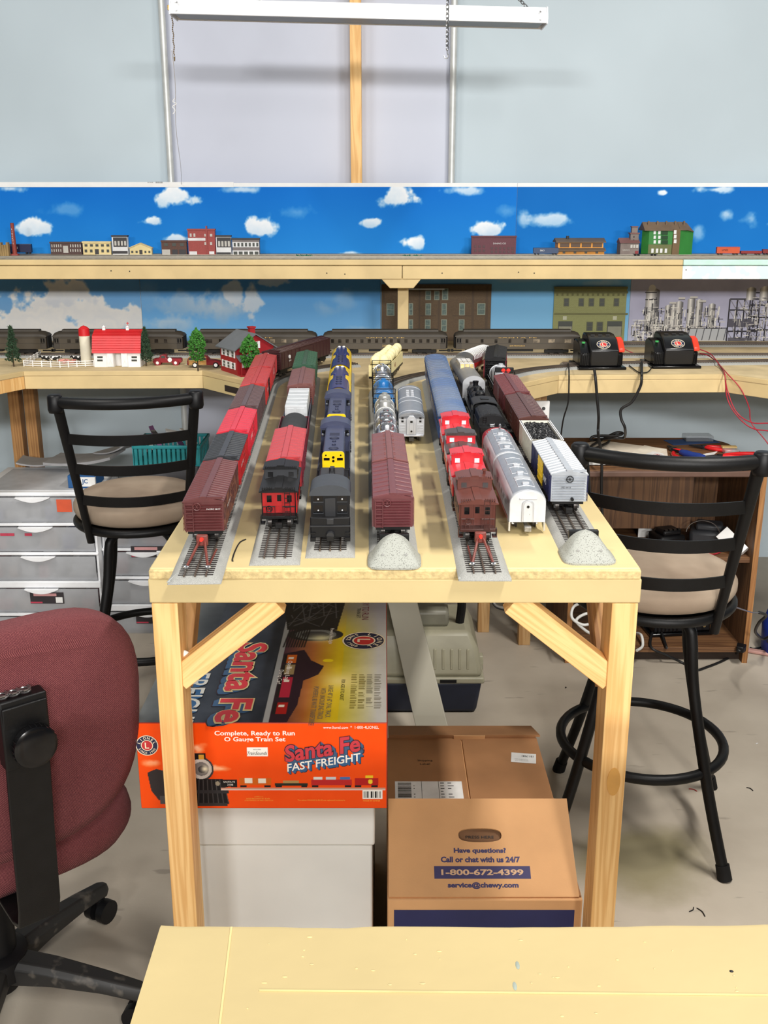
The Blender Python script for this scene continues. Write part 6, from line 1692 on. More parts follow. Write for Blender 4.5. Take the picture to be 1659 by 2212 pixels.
# ------------------------------------------------------------------ farm on the lower bench
def tree(label, px, pyt, pyb, w, y, kind):
    p = at(px, pyb, Z=ZT); y = p.y
    H = (at(px, pyt, Y=y).z - ZT); Wd = w * (y * .96) / FPX / 2
    g = top('model_tree', label, 'model tree', (p.x, y, ZT))
    lean = -.010 if 'leaning' in label else 0
    tr = .0022
    MB().tube([(lean * -1.4, 0, 0), (0, 0, H * .3), (0, 0, H * .6)], [tr * 1.3, tr, tr * .6], 7).build('trunk', mat('tree_trunk', (72, 58, 40), .8), g)
    b = MB(); rr = random.Random(px)
    n = 900 if kind == 'pine' else 560
    for i in range(n):
        t = rr.random() ** .8
        if kind == 'pine': z = H * (.12 + .88 * t); rad = Wd * (1 - t) ** .75 * (1.0 + .18 * math.sin(t * 40))
        else: z = H * (.24 + .76 * t); rad = Wd * math.sin(math.pi * min(1, (t * .92 + .12))) ** .6
        a_ = rr.uniform(0, 2 * math.pi); q = rr.uniform(.55, 1.0); r_ = rad * q
        s = rr.uniform(.0028, .0052) if kind != 'pine' else rr.uniform(.003, .0050)
        c_ = Vector((r_ * math.cos(a_), r_ * math.sin(a_), z))
        b.M = Matrix.Translation(c_) @ Matrix.Rotation(rr.uniform(0, 6), 4, (rr.random(), rr.random(), rr.random() + .05))
        if kind == 'pine': b.add([(-s * .5, 0, 0), (s * .5, 0, 0), (0, s * 2.6, 0), (0, s * .6, s * .7)], [(0, 1, 2), (0, 3, 1), (1, 3, 2), (2, 3, 0)])
        else: b.add([(s, 0, 0), (-s, 0, 0), (0, s, 0), (0, -s, 0), (0, 0, s), (0, 0, -s)], [(0, 2, 4), (2, 1, 4), (1, 3, 4), (3, 0, 4), (2, 0, 5), (1, 2, 5), (3, 1, 5), (0, 3, 5)])
    stuff(b.build('foliage', mat('pine_green', (44, 70, 46), .8, var=.3, scale=90) if kind == 'pine' else mat('leaf_green', (54, 116, 34), .7, var=.3, scale=90), g, smooth=False))
tree('dark green model pine to the left of the white fence', 30, 707, 792, 34, 0, 'pine')
tree('dark green model pine against the right end of the barn', 316, 709, 791, 30, 0, 'pine')
tree('bright green model tree standing in front of the wooden wagon', 428, 709, 801, 40, 0, 'leaf')
tree('leaning bright green model tree in front of the red model house', 541, 723, 815, 44, 0, 'leaf')
# barn
BW, BRr = mat('barn_white', (236, 234, 232), .5), mat('barn_red_roof', (206, 26, 34), .45)
yb = at(250, 793, Z=ZT).y
a, c = at(204, 793, Y=yb), at(304, 793, Y=yb)
g = top('model_barn', 'white model barn with a red shingled gambrel roof', 'model barn', ((a.x + c.x) / 2, yb + .05, ZT))
ze, zk, zr = at(204, 760, Y=yb).z, at(204, 725, Y=yb + .02).z, at(204, 713, Y=yb + .05).z
D = .10
xi0, xi1 = at(246, 780, Y=yb).x, at(262, 780, Y=yb).x
zd = at(246, 764, Y=yb).z
MB().box(a.x, xi0, yb, yb + D, ZT, ze).box(xi1, c.x, yb, yb + D, ZT, ze).box(xi0, xi1, yb, yb + D, zd, ze).box(xi0, xi1, yb + .03, yb + D, ZT, zd).build('wall', BW, g, world=True, bevel=.0006)
gp_ = [(yb, ze), (yb + .018, zk), (yb + .05, zr), (yb + .082, zk), (yb + D, ze)]
for x in (a.x, c.x - .002): MB().prism([(yb, ze - .001)] + gp_[1:-1] + [(yb + D, ze - .001)], x, x + .002, 'x').build('gable', BW, g, world=True)
nsh = 11
rows = [(yb - .005, ze - .004), (yb + .016, zk), (yb + .05, zr + .002)]
for side in (0, 1):
    for seg in range(2):
        (ya, za), (yc_, zc_) = rows[seg], rows[seg + 1]
        n = 7 if seg == 0 else 4
        for i in range(n):
            t0_, t1_ = i / n, (i + 1) / n + .02
            pa, pb = (ya + (yc_ - ya) * t0_, za + (zc_ - za) * t0_), (ya + (yc_ - ya) * t1_, za + (zc_ - za) * t1_)
            if side: pa, pb = (2 * yb + D - pa[0], pa[1]), (2 * yb + D - pb[0], pb[1])
            q = .0022
            off = (-q if not side else q)
            MB().prism([(pa[0] + off * .9, pa[1] + q * .3), (pb[0], pb[1]), (pb[0] - off * .6, pb[1] - .001), (pa[0] - off * .6, pa[1] - .001)], a.x - .004, c.x + .004, 'x').build('shingle_course', BRr, g, world=True)
for px in (225, 276):
    p = at(px, 715, Y=yb + .05)
    d = MB().box(p.x - .005, p.x + .005, yb + .045, yb + .055, zr, zr + .010).build('cupola', BW, g, world=True); MB().loft([[(p.x - .006, yb + .044, zr + .010), (p.x + .006, yb + .044, zr + .010), (p.x + .006, yb + .056, zr + .010), (p.x - .006, yb + .056, zr + .010)], [(p.x - .0005, yb + .0495, zr + .016), (p.x + .0005, yb + .0495, zr + .016), (p.x + .0005, yb + .0505, zr + .016), (p.x - .0005, yb + .0505, zr + .016)]]).build('cupola_roof', BW, d, world=True)
p = at(276, 705, Y=yb + .05); MB().cyl((p.x, yb + .05, zr + .015), (p.x, yb + .05, zr + .028), .0008, n=6).box(p.x - .004, p.x + .004, yb + .0496, yb + .0504, zr + .022, zr + .025).build('weather_vane', BRr, g, world=True)
for px0, px1 in ((210, 222), (284, 296)):
    for py in (769.5, 776.5): pxbox(MB(), px0, px1, py, py + 4, yb - .0008, .003, yb).build('window', DK, g, world=True)
for px0, px1, q in ((231, 246, 1), (262, 277, -1)):
    d = pxbox(MB(), px0, px1, 763, 792, yb - .004, .003, yb).build('door', BW, g, world=True)
    u0, u1 = at(px0 + 1, 765, Y=yb - .004), at(px1 - 1, 790, Y=yb - .004)
    MB().tube([(u0.x, yb - .0045, u0.z), (u1.x, yb - .0045, u1.z)], .0009, 4).tube([(u0.x, yb - .0045, u1.z), (u1.x, yb - .0045, u0.z)], .0009, 4).build('door_brace', BW, d, world=True)
# silo
ps = at(187, 785, Z=ZT)
g = top('model_silo', 'cream model silo with a pointed red cap beside the barn', 'model silo', (ps.x, ps.y, ZT))
zs1, zs2, zs3 = [at(181, py, Y=ps.y).z - ZT for py in (725, 710, 703)]
rs = 11.5 * ps.y * .98 / FPX
MB().lathe([(rs * 1.02, 0), (rs, .002)] + [(rs * (1 if i % 2 else .985), .002 + (zs1 - .002) * i / 16) for i in range(1, 17)], n=24).build('shaft', mat('silo_cream', (226, 220, 200), .6), g)
MB().lathe([(rs * 1.06, zs1), (rs * 1.02, zs2), (rs * .5, zs2 + (zs3 - zs2) * .7), (.001, zs3)], n=16).build('cap', BRr, g)
# fence
g = top('model_fence', 'low white plastic rail fence in front of the silo', 'model fence', at(130, 795, Z=ZT))
fp = [at(x, y, Z=ZT) for x, y in ((88, 770), (52, 791), (130, 794), (203, 791))]
for i in range(3):
    a, c = fp[i], fp[i + 1]; n = 4 if i else 5
    for k_ in range(3):
        z0 = .004 + k_ * .0075
        MB().tube([a + Vector((0, 0, z0)), c + Vector((0, 0, z0))], .0017, 4).build('rail', BW, g, world=True)
    for k_ in range(1 if i else 0, n + 1):
        q = a + (c - a) * k_ / n; MB().box(q.x - .0016, q.x + .0016, q.y - .0012, q.y + .0012, ZT, ZT + .022).build('post', BW, g, world=True)
# cows, pigs
COW = mat('cow_hide', (20, 20, 20), .6, rgb2=(236, 234, 230), scale=90, lo=.49, hi=.51, detail=0.0)
PIG = mat('pig_pink', (222, 150, 140), .6)
def beast(name, label, cat, p, L, m_, rz, group):
    s = L / .04
    b = MB()
    S = []
    for x, zc, r_, rz_ in ((-.020, .0195, .003, .004), (-.017, .0195, .0062, .007), (-.008, .019, .0072, .0085), (.004, .0185, .0072, .009), (.012, .020, .0062, .0075), (.017, .0235, .0042, .0052), (.0205, .0255, .0040, .0045), (.026, .0225, .0030, .0032), (.0285, .0215, .0018, .002)):
        S.append([(x * s, r_ * math.cos(t) * s, (zc + rz_ * math.sin(t)) * s) for t in [2 * math.pi * i / 12 for i in range(12)]])
    b.loft(S)
    for x in (-.0145, .010):
        for y in (-.0042, .0042): b.tube([(x * s, y * s, .016 * s), ((x - .001) * s, y * s, .008 * s), (x * s, y * s, 0)], [.0026 * s, .0018 * s, .0016 * s], 7)
    for y in (-1, 1): b.tube([(.019 * s, y * .003 * s, .029 * s), (.0185 * s, y * .0065 * s, .0295 * s)], [.0014 * s, .0005 * s], 5)
    b.tube([(-.0195 * s, 0, .022 * s), (-.022 * s, 0, .014 * s), (-.0215 * s, 0, .009 * s)], [.0009 * s, .0006 * s, .0010 * s], 5)
    o = b.build(name, m_, None, ang=70); o.location = p; o.rotation_euler = (0, 0, rz); tag(o, label, cat, group)
for px, rz, lb in ((98, 2.9, 'black and white toy cow nearest the fence corner'), (120, .2, 'black and white toy cow between the other cow and the pigs'), (166, 3.0, 'black and white toy cow half hidden by the silo')):
    p = at(px, 783, Z=ZT); beast('toy_cow', lb, 'toy cow', p, .034, COW, rz, 'cows in the farm pen')
for i in range(5):
    p = at(133 + i * 7, 784 + (i % 2) * 3, Z=ZT); beast('toy_pig', 'small pink toy pig in the fenced farm pen', 'toy pig', p, .019, PIG, .4 + i, 'pigs in the farm pen')
# vehicles
def wheels(g, xs_, r_, w, hubm=None):
    for x in xs_:
        for s in (-1, 1):
            t = MB().lathe([(.001, -.003), (r_ * .95, -.003), (r_, -.001), (r_, .002), (.001, .0025)], (x, s * w, r_), 16, 'y').build('wheel', RUB, g)
            MB().lathe([(.0005, -.0004), (r_ * .62, -.0003), (r_ * .62, .0004), (.0005, .0006)], (x, s * (w + .0030), r_), 14, 'y').build('hubcap', hubm or WHT, t)
p0, p1 = at(330, 789, Z=ZT), at(395, 787, Z=ZT)
L = p1.x - p0.x
g = top('toy_pickup', 'dark red toy pickup truck with white hubcaps', 'toy truck', ((p0.x + p1.x) / 2, p0.y + .015, ZT))
RDT = mat('truck_red', (140, 34, 44), .3); s = L / .115
pr = [(-.057, .009), (-.057, .020), (-.052, .0255), (-.032, .027), (-.026, .0385), (-.022, .0405), (-.006, .0405), (-.003, .038), (-.0025, .0265), (.054, .0265), (.0565, .022), (.0565, .010)]
MB().prism([(x * s, z * s) for x, z in pr], -.017 * s, .017 * s, 'y').build('body', RDT, g, bevel=.002 * s)
for sd in (-1, 1):
    MB().prism([(x * s, z * s) for x, z in ((-.024, .029), (-.021, .0375), (-.008, .0375), (-.0065, .029))], sd * .0165 * s, sd * .0176 * s, 'y').build('window', DK, g)
    for x in (-.038, .034):
        MB().lathe([(.013 * s, sd * .012 * s), (.014 * s, sd * .018 * s), (.012 * s, sd * .0205 * s), (.009 * s, sd * .0205 * s)], (x * s, 0, .0105 * s), 18, 'y').build('fender', RDT, g)
    MB().ell((-.0575 * s, sd * .011 * s, .021 * s), (.002 * s, .003 * s, .003 * s), 8, 6).build('headlamp', CHROME, g)
MB().box(.002 * s, .052 * s, -.014 * s, .014 * s, .0262 * s, .0269 * s).build('bed_liner', mat('bed_dark', (90, 24, 30), .6), g)
MB().lathe([(.001, -.0015), (.0085 * s, -.0015), (.0085 * s, .002), (.001, .002)], (.012 * s, -.0195 * s, .022 * s), 16, 'y').build('spare_wheel', WHT, g)
wheels(g, (-.038 * s, .034 * s), .0098 * s, .017 * s)
p0, p1 = at(404, 795, Z=ZT), at(482, 794, Z=ZT)
L = p1.x - p0.x; s = L / .13
g = top('toy_wagon', 'dark red toy station wagon with wooden side panels', 'toy car', ((p0.x + p1.x) / 2, p0.y + .018, ZT))
pr = [(-.063, .010), (-.064, .022), (-.060, .036), (-.052, .0415), (.006, .0415), (.017, .030), (.050, .0255), (.0605, .020), (.062, .010)]
MB().prism([(x * s, z * s) for x, z in pr], -.018 * s, .018 * s, 'y').build('body', mat('wagon_red', (124, 22, 30), .25), g, bevel=.002 * s)
WDP, WDF = mat('wagon_panel', (190, 140, 70), .45), mat('wagon_frame', (226, 196, 120), .45)
for sd in (-1, 1):
    y0, y1 = sd * .0178 * s, sd * .0188 * s
    for x0, x1 in ((-.056, -.040), (-.036, -.018), (-.014, .004)):
        w = MB().box(x0 * s, x1 * s, y0, y1, .0285 * s, .0375 * s).build('window', DK, g)
        MB().tube([((x0 - .0015) * s, y1, .027 * s), ((x1 + .0015) * s, y1, .027 * s), ((x1 + .0015) * s, y1, .039 * s), ((x0 - .0015) * s, y1, .039 * s)], .0011 * s, 5, True).build('window_frame', WDF, w)
        q = MB().box(x0 * s, x1 * s, y0, y1, .014 * s, .025 * s).build('wood_panel', WDP, g)
        MB().tube([((x0 - .0015) * s, y1, .0125 * s), ((x1 + .0015) * s, y1, .0125 * s), ((x1 + .0015) * s, y1, .0262 * s), ((x0 - .0015) * s, y1, .0262 * s)], .0011 * s, 5, True).build('panel_frame', WDF, q)
    MB().ell((.061 * s, sd * .012 * s, .020 * s), (.002 * s, .003 * s, .003 * s), 8, 6).build('headlamp', CHROME, g)
for x in (-.066, .063): MB().box((x - .0015) * s, (x + .0015) * s, -.018 * s, .018 * s, .010 * s, .0145 * s).build('bumper', CHROME, g, bevel=.001)
wheels(g, (-.036 * s, .040 * s), .0105 * s, .0165 * s)
# red house
pA = at(533, 808, Z=ZT)
g = top('model_house', 'red model house with a grey roof, red chimney and white shutters', 'model house', (pA.x - .005, pA.y + .06, ZT), R(32))
g.scale = (1.28, 1.28, 1.28)
HR, HG = mat('house_red', (158, 26, 34), .5), mat('house_grey_roof', (104, 108, 112), .6)
hx, hy, z1, z2 = .052, .052, .070, .100
MB().prism([(-hx, 0), (hx, 0), (hx, z1), (0, z2), (-hx, z1)], -hy, hy, 'y').build('walls', HR, g)
for sd in (-1, 1):
    MB().prism([(sd * (hx + .010), z1 - .008), (0, z2 + .0015), (0, z2 + .0045), (sd * (hx + .010), z1 - .005)], -hy - .008, hy + .008, 'y').build('roof_slope', HG, g)
MB().box(.010, .024, -.004, .010, z2 - .012, z2 + .016).build('chimney', HR, g); MB().box(.008, .026, -.006, .012, z2 + .012, z2 + .0155).build('chimney_cap', HR, g)
def hwin(c, ax):
    w = MB(); 
    if ax == 'y': w.box(c[0] - .007, c[0] + .007, -hy - .001, -hy + .001, c[1] - .008, c[1] + .008)
    else: w.box(-hx - .001, -hx + .001, c[0] - .007, c[0] + .007, c[1] - .008, c[1] + .008)
    w = w.build('window', WHT, g)
    for i in (-1, 1):
        for j in (-1, 1):
            b = MB()
            if ax == 'y': b.box(c[0] + i * .0033 - .0026, c[0] + i * .0033 + .0026, -hy - .0014, -hy, c[1] + j * .0038 - .003, c[1] + j * .0038 + .003)
            else: b.box(-hx - .0014, -hx, c[0] + i * .0033 - .0026, c[0] + i * .0033 + .0026, c[1] + j * .0038 - .003, c[1] + j * .0038 + .003)
            b.build('pane', DK, w)
        b = MB()
        if ax == 'y': b.box(c[0] + i * .0105 - .003, c[0] + i * .0105 + .003, -hy - .0018, -hy, c[1] - .009, c[1] + .009)
        else: b.box(-hx - .0018, -hx, c[0] + i * .0105 - .003, c[0] + i * .0105 + .003, c[1] - .009, c[1] + .009)
        b.build('shutter', WHT, w)
hwin((0, .075), 'y'); hwin((-.026, .028), 'y'); hwin((.024, .028), 'y')
for y in (-.028, .0, .028): hwin((y, .052), 'x'); hwin((y, .022), 'x')
MB().prism([(-hy - .026, .040), (-hy, .052), (-hy, .049), (-hy - .026, .037)], -hx - .003, hx + .006, 'x').build('porch_roof', HG, g)
for x in (-hx + .002, 0, hx): MB().tube([(x, -hy - .023, 0), (x, -hy - .023, .039)], .0014, 6).build('porch_post', HR, g)
MB().box(-hx - .002, hx + .004, -hy - .026, -hy, 0, .004).build('porch_floor', HR, g)

# ------------------------------------------------------------------ transformers and wires
TB = mat('transformer_black', (22, 22, 24), .3, var=.08); TR = mat('handle_red', (232, 60, 36), .4)
def emblem(parent, c, orient, r, sx=1.0):
    """round railway emblem: navy disc, cream ring, red centre with a white L"""
    NVY, CRM, RDC = mat('emblem_navy', (26, 32, 66), .45), mat('emblem_cream', (240, 226, 196), .5), mat('emblem_red', (196, 44, 48), .45)
    def disc(name, ri, ro, m_, dz, par):
        b = MB(); b.M = Matrix.Translation(c) @ orient @ Matrix.Diagonal((sx, 1, 1, 1)); n = 40
        vs, fs = [], []
        for k_ in range(n):
            a_ = 2 * math.pi * k_ / n
            vs += [(ri * math.cos(a_), ri * math.sin(a_), dz), (ro * math.cos(a_), ro * math.sin(a_), dz)]
        for k_ in range(n): q = (k_ + 1) % n; fs.append((2 * k_, 2 * k_ + 1, 2 * q + 1, 2 * q))
        b.add(vs, fs); return b.build(name, m_, par, smooth=False)
    e = disc('emblem', .001 * r, r, NVY, .0002, parent)
    disc('emblem_ring', .93 * r, 1.0 * r, CRM, .0004, e) ; disc('emblem_ring', .47 * r, .54 * r, CRM, .0004, e); disc('emblem_centre', .001 * r, .47 * r, RDC, .00035, e)
    lettering(e, 'L', CRM, Vector(c) + orient @ Vector((0, 0, .0007)), orient @ Matrix.Diagonal((sx, 1, 1, 1)), height=.6 * r, bold=.02)
    def ring_text(s, a0, a1, flip):
        for i, ch in enumerate(s):
            if ch == ' ': continue
            a_ = a0 + (a1 - a0) * i / (len(s) - 1)
            p = Vector((.74 * r * math.cos(a_) * sx, .74 * r * math.sin(a_), .0007))
            lettering(e, ch, CRM, Vector(c) + orient @ p, orient @ Matrix.Diagonal((sx, 1, 1, 1)), height=(.26 if not flip else .20) * r, rot=a_ - math.pi / 2 + (math.pi if flip else 0), bold=.02)
    ring_text('LIONEL', R(158), R(22), False); ring_text('SINCE 1900', R(208), R(332), True)
    return e
def transformer(label, px0, px1, pyb):
    p0, p1 = at(px0, pyb, Z=ZT), at(px1, pyb, Z=ZT)
    W = (p1.x - p0.x); g = top('power_transformer', label, 'transformer', ((p0.x + p1.x) / 2, p0.y + .085, ZT), R(2))
    w = W / 2
    MB().box(-w, w, -.085, .085, 0, .010).build('base_plate', BLKG, g, bevel=.003)
    pr = [(-.072, .010), (-.076, .066), (-.040, .098), (.010, .112), (.060, .112), (.074, .100), (.076, .010)]
    MB().prism(pr, -w + .040, w - .026, 'x').build('housing', TB, g, bevel=.005)
    pl = [(-.060, .010), (-.062, .052), (-.020, .086), (.040, .092), (.068, .080), (.070, .010)]
    MB().prism(pl, -w + .010, -w + .042, 'x').build('side_pod', TB, g, bevel=.004)
    MB().prism(pl, w - .028, w - .010, 'x').build('side_pod', TB, g, bevel=.004)
    for i in range(5):
        y = -.058 + i * .009
        for sx in (-w + .0085, w - .0115): MB().box(sx, sx + .003, y, y + .004, .014, .052).build('cooling_fin', BLKG, g)
    for i in range(5):
        x = -w + .013 + i * .006; MB().box(x, x + .003, -.0645, -.058, .014, .056).build('cooling_fin', BLKG, g)
        x = w - .027 + i * .0035; MB().box(x, x + .002, -.0645, -.058, .014, .056).build('cooling_fin', BLKG, g)
    MB().box(-w + .044, w - .030, -.0765, -.072, .064, .0665).build('front_lip', P('lip_grey', (66, 68, 72), rough=.3), g)
    hd = MB().prism([(-.070, .058), (-.070, .070), (-.040, .096), (-.010, .104), (-.006, .092), (-.032, .082), (-.056, .058)], w - .027, w - .006, 'x').build('throttle_handle', TR, g, bevel=.003)
    ori = Matrix.Rotation(math.atan2(.032, .036), 4, 'X')
    emblem(g, Vector((.004, -.0585, .0832)), ori, .0185, 1.25)
    for i in range(3): MB().box(-.03 + i * .026, -.016 + i * .026, -.010, -.006, .1085, .1105).build('button', P('lip_grey', (66, 68, 72)), g)
    MB().cyl((-w + .024, -.028, .084), (-w + .024, -.028, .089), .006, n=14).build('power_light', mat('green_lamp', (60, 150, 80), .3, emit=.4), g)
    return g
t1 = transformer('black power transformer with a red handle beside the end of the passenger train', 1248, 1352, 800)
t2 = transformer('black power transformer with a red handle in front of the refinery poster', 1408, 1514, 797)
def wire(name, label, pts, r, m_, cat='cable', kinks=10):
    P_ = [Vector(p) for p in pts]
    c = P_[-1]
    b = MB(); b.tube([p - c for p in cat_path(P_, kinks)], r, 7)
    o = b.build(name, m_, None, ang=80); o.location = c
    tag(o, label, cat); return o
CB = mat('cable_black', (20, 20, 21), .5); RW = mat('wire_red', (166, 30, 50), .4)
yf = 3.37
DZ = .69
wire('hanging_cable', 'thick black cord hanging from the transformer near the train down behind the desk', [at(1284, 800, Y=yf + .03), at(1286, 815, Y=yf - .01), at(1289, 850, Y=yf - .01), at(1293, 900, Y=yf), at(1292, 935, Y=yf + .02), at(1298, 975, Y=3.22), at(1300, 1010, Y=3.20), at(1299, 1050, Y=3.205), at(1301, 1120, Y=3.205), at(1305, 1200, Y=3.205), at(1300, 1300, Y=3.205), at(1310, 1420, Z=.006)], .0048, CB)
wire('hanging_cable', 'thick black cord hanging from between the transformers and coiled on the desk', [at(1386, 782, Z=ZT + .006), at(1386, 800, Y=yf + .02), at(1386, 815, Y=yf - .012), at(1383, 835, Y=yf - .01), at(1365, 868, Y=yf), at(1342, 884, Y=yf + .01), at(1342, 905, Y=yf + .01), at(1350, 925, Y=yf + .01), at(1348, 945, Y=3.45), at(1325, 946, Y=3.45), at(1290, 950, Z=DZ + .012), at(1276, 950, Z=DZ + .016), at(1285, 942, Z=DZ + .03), at(1330, 941, Z=DZ + .034), at(1345, 936, Z=DZ + .04), at(1330, 935, Z=DZ + .04), at(1300, 950, Z=DZ + .02), at(1277, 964, Z=DZ + .01), at(1285, 968, Z=DZ + .008), at(1310, 958, Z=DZ + .012), at(1316, 952, Z=DZ + .01)], .0048, CB)
wire('hanging_cable', 'thin black wire looping over the bench edge beside the gusset', [at(1262, 783, Z=ZT + .004), at(1240, 782, Z=ZT + .004), at(1228, 784, Z=ZT + .006), at(1229, 800, Y=yf - .005), at(1229, 830, Y=yf - .012), at(1227, 870, Y=yf), at(1217, 905, Y=yf + .02), at(1211, 945, Y=yf + .05), at(1209, 955, Y=yf + .05)], .0026, CB)
for i, (x, y) in enumerate(((0, 0), (6, -6))):
    wire('hookup_wire', 'thin dark red wire drooping from the transformer by the refinery poster, %s strand' % ('longer' if i == 0 else 'shorter'), [at(1512, 764, Z=ZT + .02), at(1530, 768, Z=ZT + .012), at(1548, 782, Z=ZT + .006), at(1561, 800, Z=ZT + .004), at(1566, 812, Y=3.37), at(1571, 860 + y * 3, Y=3.36), at(1590, 895 + y, Y=3.34), at(1625, 925 + 2 * y, Y=3.30), at(1690, 940 + 3 * y, Y=3.25), at(1800, 1010 + 2 * y, Y=3.22), at(1850, 1200 + y, Y=3.2), at(1850 + y, 1440, Z=.004)], .0020, RW)
wire('hookup_wire', 'thin red wire crossing from the red handled transformer to the far one', [at(1350, 755, Z=ZT + .02), at(1372, 764, Z=ZT + .006), at(1390, 766, Z=ZT + .004), at(1410, 768, Z=ZT + .01)], .0018, RW)
wire('hookup_wire', 'thin black wire arching from the right transformer over the bench edge', [at(1512, 755, Z=ZT + .04), at(1535, 765, Z=ZT + .03), at(1556, 790, Z=ZT + .01), at(1570, 806, Z=ZT + .006), at(1600, 840, Y=3.36), at(1618, 880, Y=3.35), at(1624, 915, Y=3.35), at(1660, 960, Y=3.30), at(1760, 1100, Y=3.25), at(1790, 1440, Z=.004)], .0018, RW)
wire('hookup_wire', 'black wire looped on the bench between the two transformers', [at(1352, 784, Z=ZT + .004), at(1375, 782, Z=ZT + .004), at(1395, 783, Z=ZT + .006), at(1408, 790, Z=ZT + .004), at(1400, 803, Z=ZT + .004), at(1382, 805, Z=ZT + .004), at(1366, 795, Z=ZT + .004), at(1358, 788, Z=ZT + .004)], .0020, CB)
wire('wire_offcut', 'short crooked black wire offcut lying on the table beside the brown boxcar', [at(531, 1165, Z=ZT + .001), at(518, 1172, Z=ZT + .0012), at(508, 1190, Z=ZT + .001), at(502, 1208, Z=ZT + .0012), at(503, 1212, Z=ZT + .001)], .0012, CB, 'wire')

# ------------------------------------------------------------------ bar stools
SUEDE = mat('tan_suede', (160, 143, 124), .95, var=.10, scale=7, bump=.15, bscale=400, rgb2=(136, 118, 100), lo=.35, hi=.7)
def stool(label, loc, rz):
    g = top('bar_stool', label, 'bar stool', loc, rz, 'bar stools beside the train table')
    # cushion
    MB().lathe([(.02, .632), (.165, .632), (.182, .640), (.190, .655), (.190, .672), (.180, .690), (.155, .702), (.10, .709), (.02, .711)], n=40).build('seat', SUEDE, g, ang=70)
    ring = lambda r_, z, n=40: [(r_ * math.cos(2 * math.pi * i / n), r_ * math.sin(2 * math.pi * i / n), z) for i in range(n)]
    MB().tube(ring(.182, .620), .0125, 10, True).build('seat_ring', BLACKM, g, ang=70)
    MB().lathe([(.06, .585), (.08, .590), (.09, .612), (.16, .618)], n=24).build('swivel_plate', BLACKM, g)
    for i in range(4):
        a = R(45 + 90 * i); c, s = math.cos(a), math.sin(a)
        pts = [(c * .04, s * .04, .592), (c * .085, s * .085, .590), (c * .118, s * .118, .575), (c * .130, s * .130, .545), (c * .150, s * .150, .42), (c * .215, s * .215, .20), (c * .284, s * .284, .012)]
        MB().tube(cat_path(pts, 6), .0135, 10).build('leg', BLACKM, g, ang=70)
        MB().cyl((c * .277, s * .277, .034), (c * .288, s * .288, 0.0), .0165, .0175, 12).build('foot_cap', RUB, g, ang=70)
    MB().tube(ring(.1975, .235, 48), .0125, 10, True).build('foot_ring', BLACKM, g, ang=70)
    # back: two flat posts and curved rails
    def bp(t, s):   # t 0 at the bottom, 1 at the top
        return Vector((s * (.134 + .044 * t), -.130 - .105 * t - .02 * t * t, .585 + .435 * t))
    for s in (-1, 1):
        S = []
        for i in range(11):
            t = i / 10; p = bp(t, s); hw_ = .012 + .004 * t
            S.append([(p.x + hw_ * .9 * math.cos(a), p.y + .010 * math.sin(a), p.z) for a in [2 * math.pi * k / 10 for k in range(10)]])
        MB().loft(S).build('back_post', BLACKM, g, ang=70)
        e = bp(1, s); MB().lathe([(.004, .018), (.015, .018), (.0195, .013), (.0200, -.022), (.0175, -.030), (.004, -.031)], (e.x + s * .003, e.y, e.z - .003), 14).build('post_cap', BLK, g, ang=70)
    def rail(t, name, flat_):
        a, c = bp(t, -1), bp(t, 1)
        sag = .055
        pts = [a + (c - a) * u + Vector((0, -sag * 4 * u * (1 - u), 0)) for u in [i / 18 for i in range(19)]]
        if flat_:
            S = [[(p.x, p.y - .0025, p.z - .0145), (p.x, p.y + .0025, p.z - .0145), (p.x, p.y + .0025 - .003, p.z + .0145), (p.x, p.y - .0025 - .003, p.z + .0145)] for p in pts]
            MB().loft(S).build(name, BLACKM, g, ang=50)
        else: MB().tube(pts, .0155, 12).build(name, BLACKM, g, ang=70)
    rail(.985, 'top_rail', False)
    for t in (.745, .54, .32): rail(t, 'back_slat', True)
    return g
stool('black metal bar stool with a tan seat in front of the wooden desk', (.640, 2.31, 0), R(-12.5))
stool('black metal bar stool with a tan seat in front of the plastic drawers', (-.724, 2.95, 0), R(10))

# ------------------------------------------------------------------ office chair
BURG = weave('burgundy_weave', (84, 30, 38), (150, 84, 84), 420)
ch = top('office_chair', 'burgundy fabric office chair on a black wheeled base', 'office chair', (-.752, 1.675, 0), R(38))
def pad(cx, cy, cz, w, h_, th, n=4.0, lean=0.0, bow=.03, taper=0.0):
    S = []
    for i in range(9):
        t = i / 8; d = -1 + 2 * t
        f = (1 - abs(d) ** 3) ** (1 / 3) if abs(d) < 1 else 0
        f = .86 + .14 * f
        ring = []
        for k_ in range(48):
            a_ = 2 * math.pi * k_ / 48
            x = math.copysign(abs(math.cos(a_)) ** (2 / n), math.cos(a_)) * w / 2 * f
            z = math.copysign(abs(math.sin(a_)) ** (2 / n), math.sin(a_)) * h_ / 2 * f
            x *= 1 + taper * z / h_
            y = d * th / 2 + bow * (1 - (2 * x / w) ** 2) * -1 + lean * z
            ring.append((cx + x, cy + y, cz + z))
        S.append(ring)
    return MB().loft(S)
pad(0, -.235, .695, .445, .43, .075, 3.0, lean=-.16, bow=.035, taper=.0).build('backrest', BURG, ch, ang=80)
S = []
for i in range(7):
    z = .385 + .085 * i / 6; f = .93 + .07 * math.sin(math.pi * i / 6)
    S.append([(math.copysign(abs(math.cos(a_)) ** .55, math.cos(a_)) * .255 * f, .01 + math.copysign(abs(math.sin(a_)) ** .55, math.sin(a_)) * .235 * f, z) for a_ in [2 * math.pi * k_ / 44 for k_ in range(44)]])
MB().loft(S).build('seat', BURG, ch, ang=80)
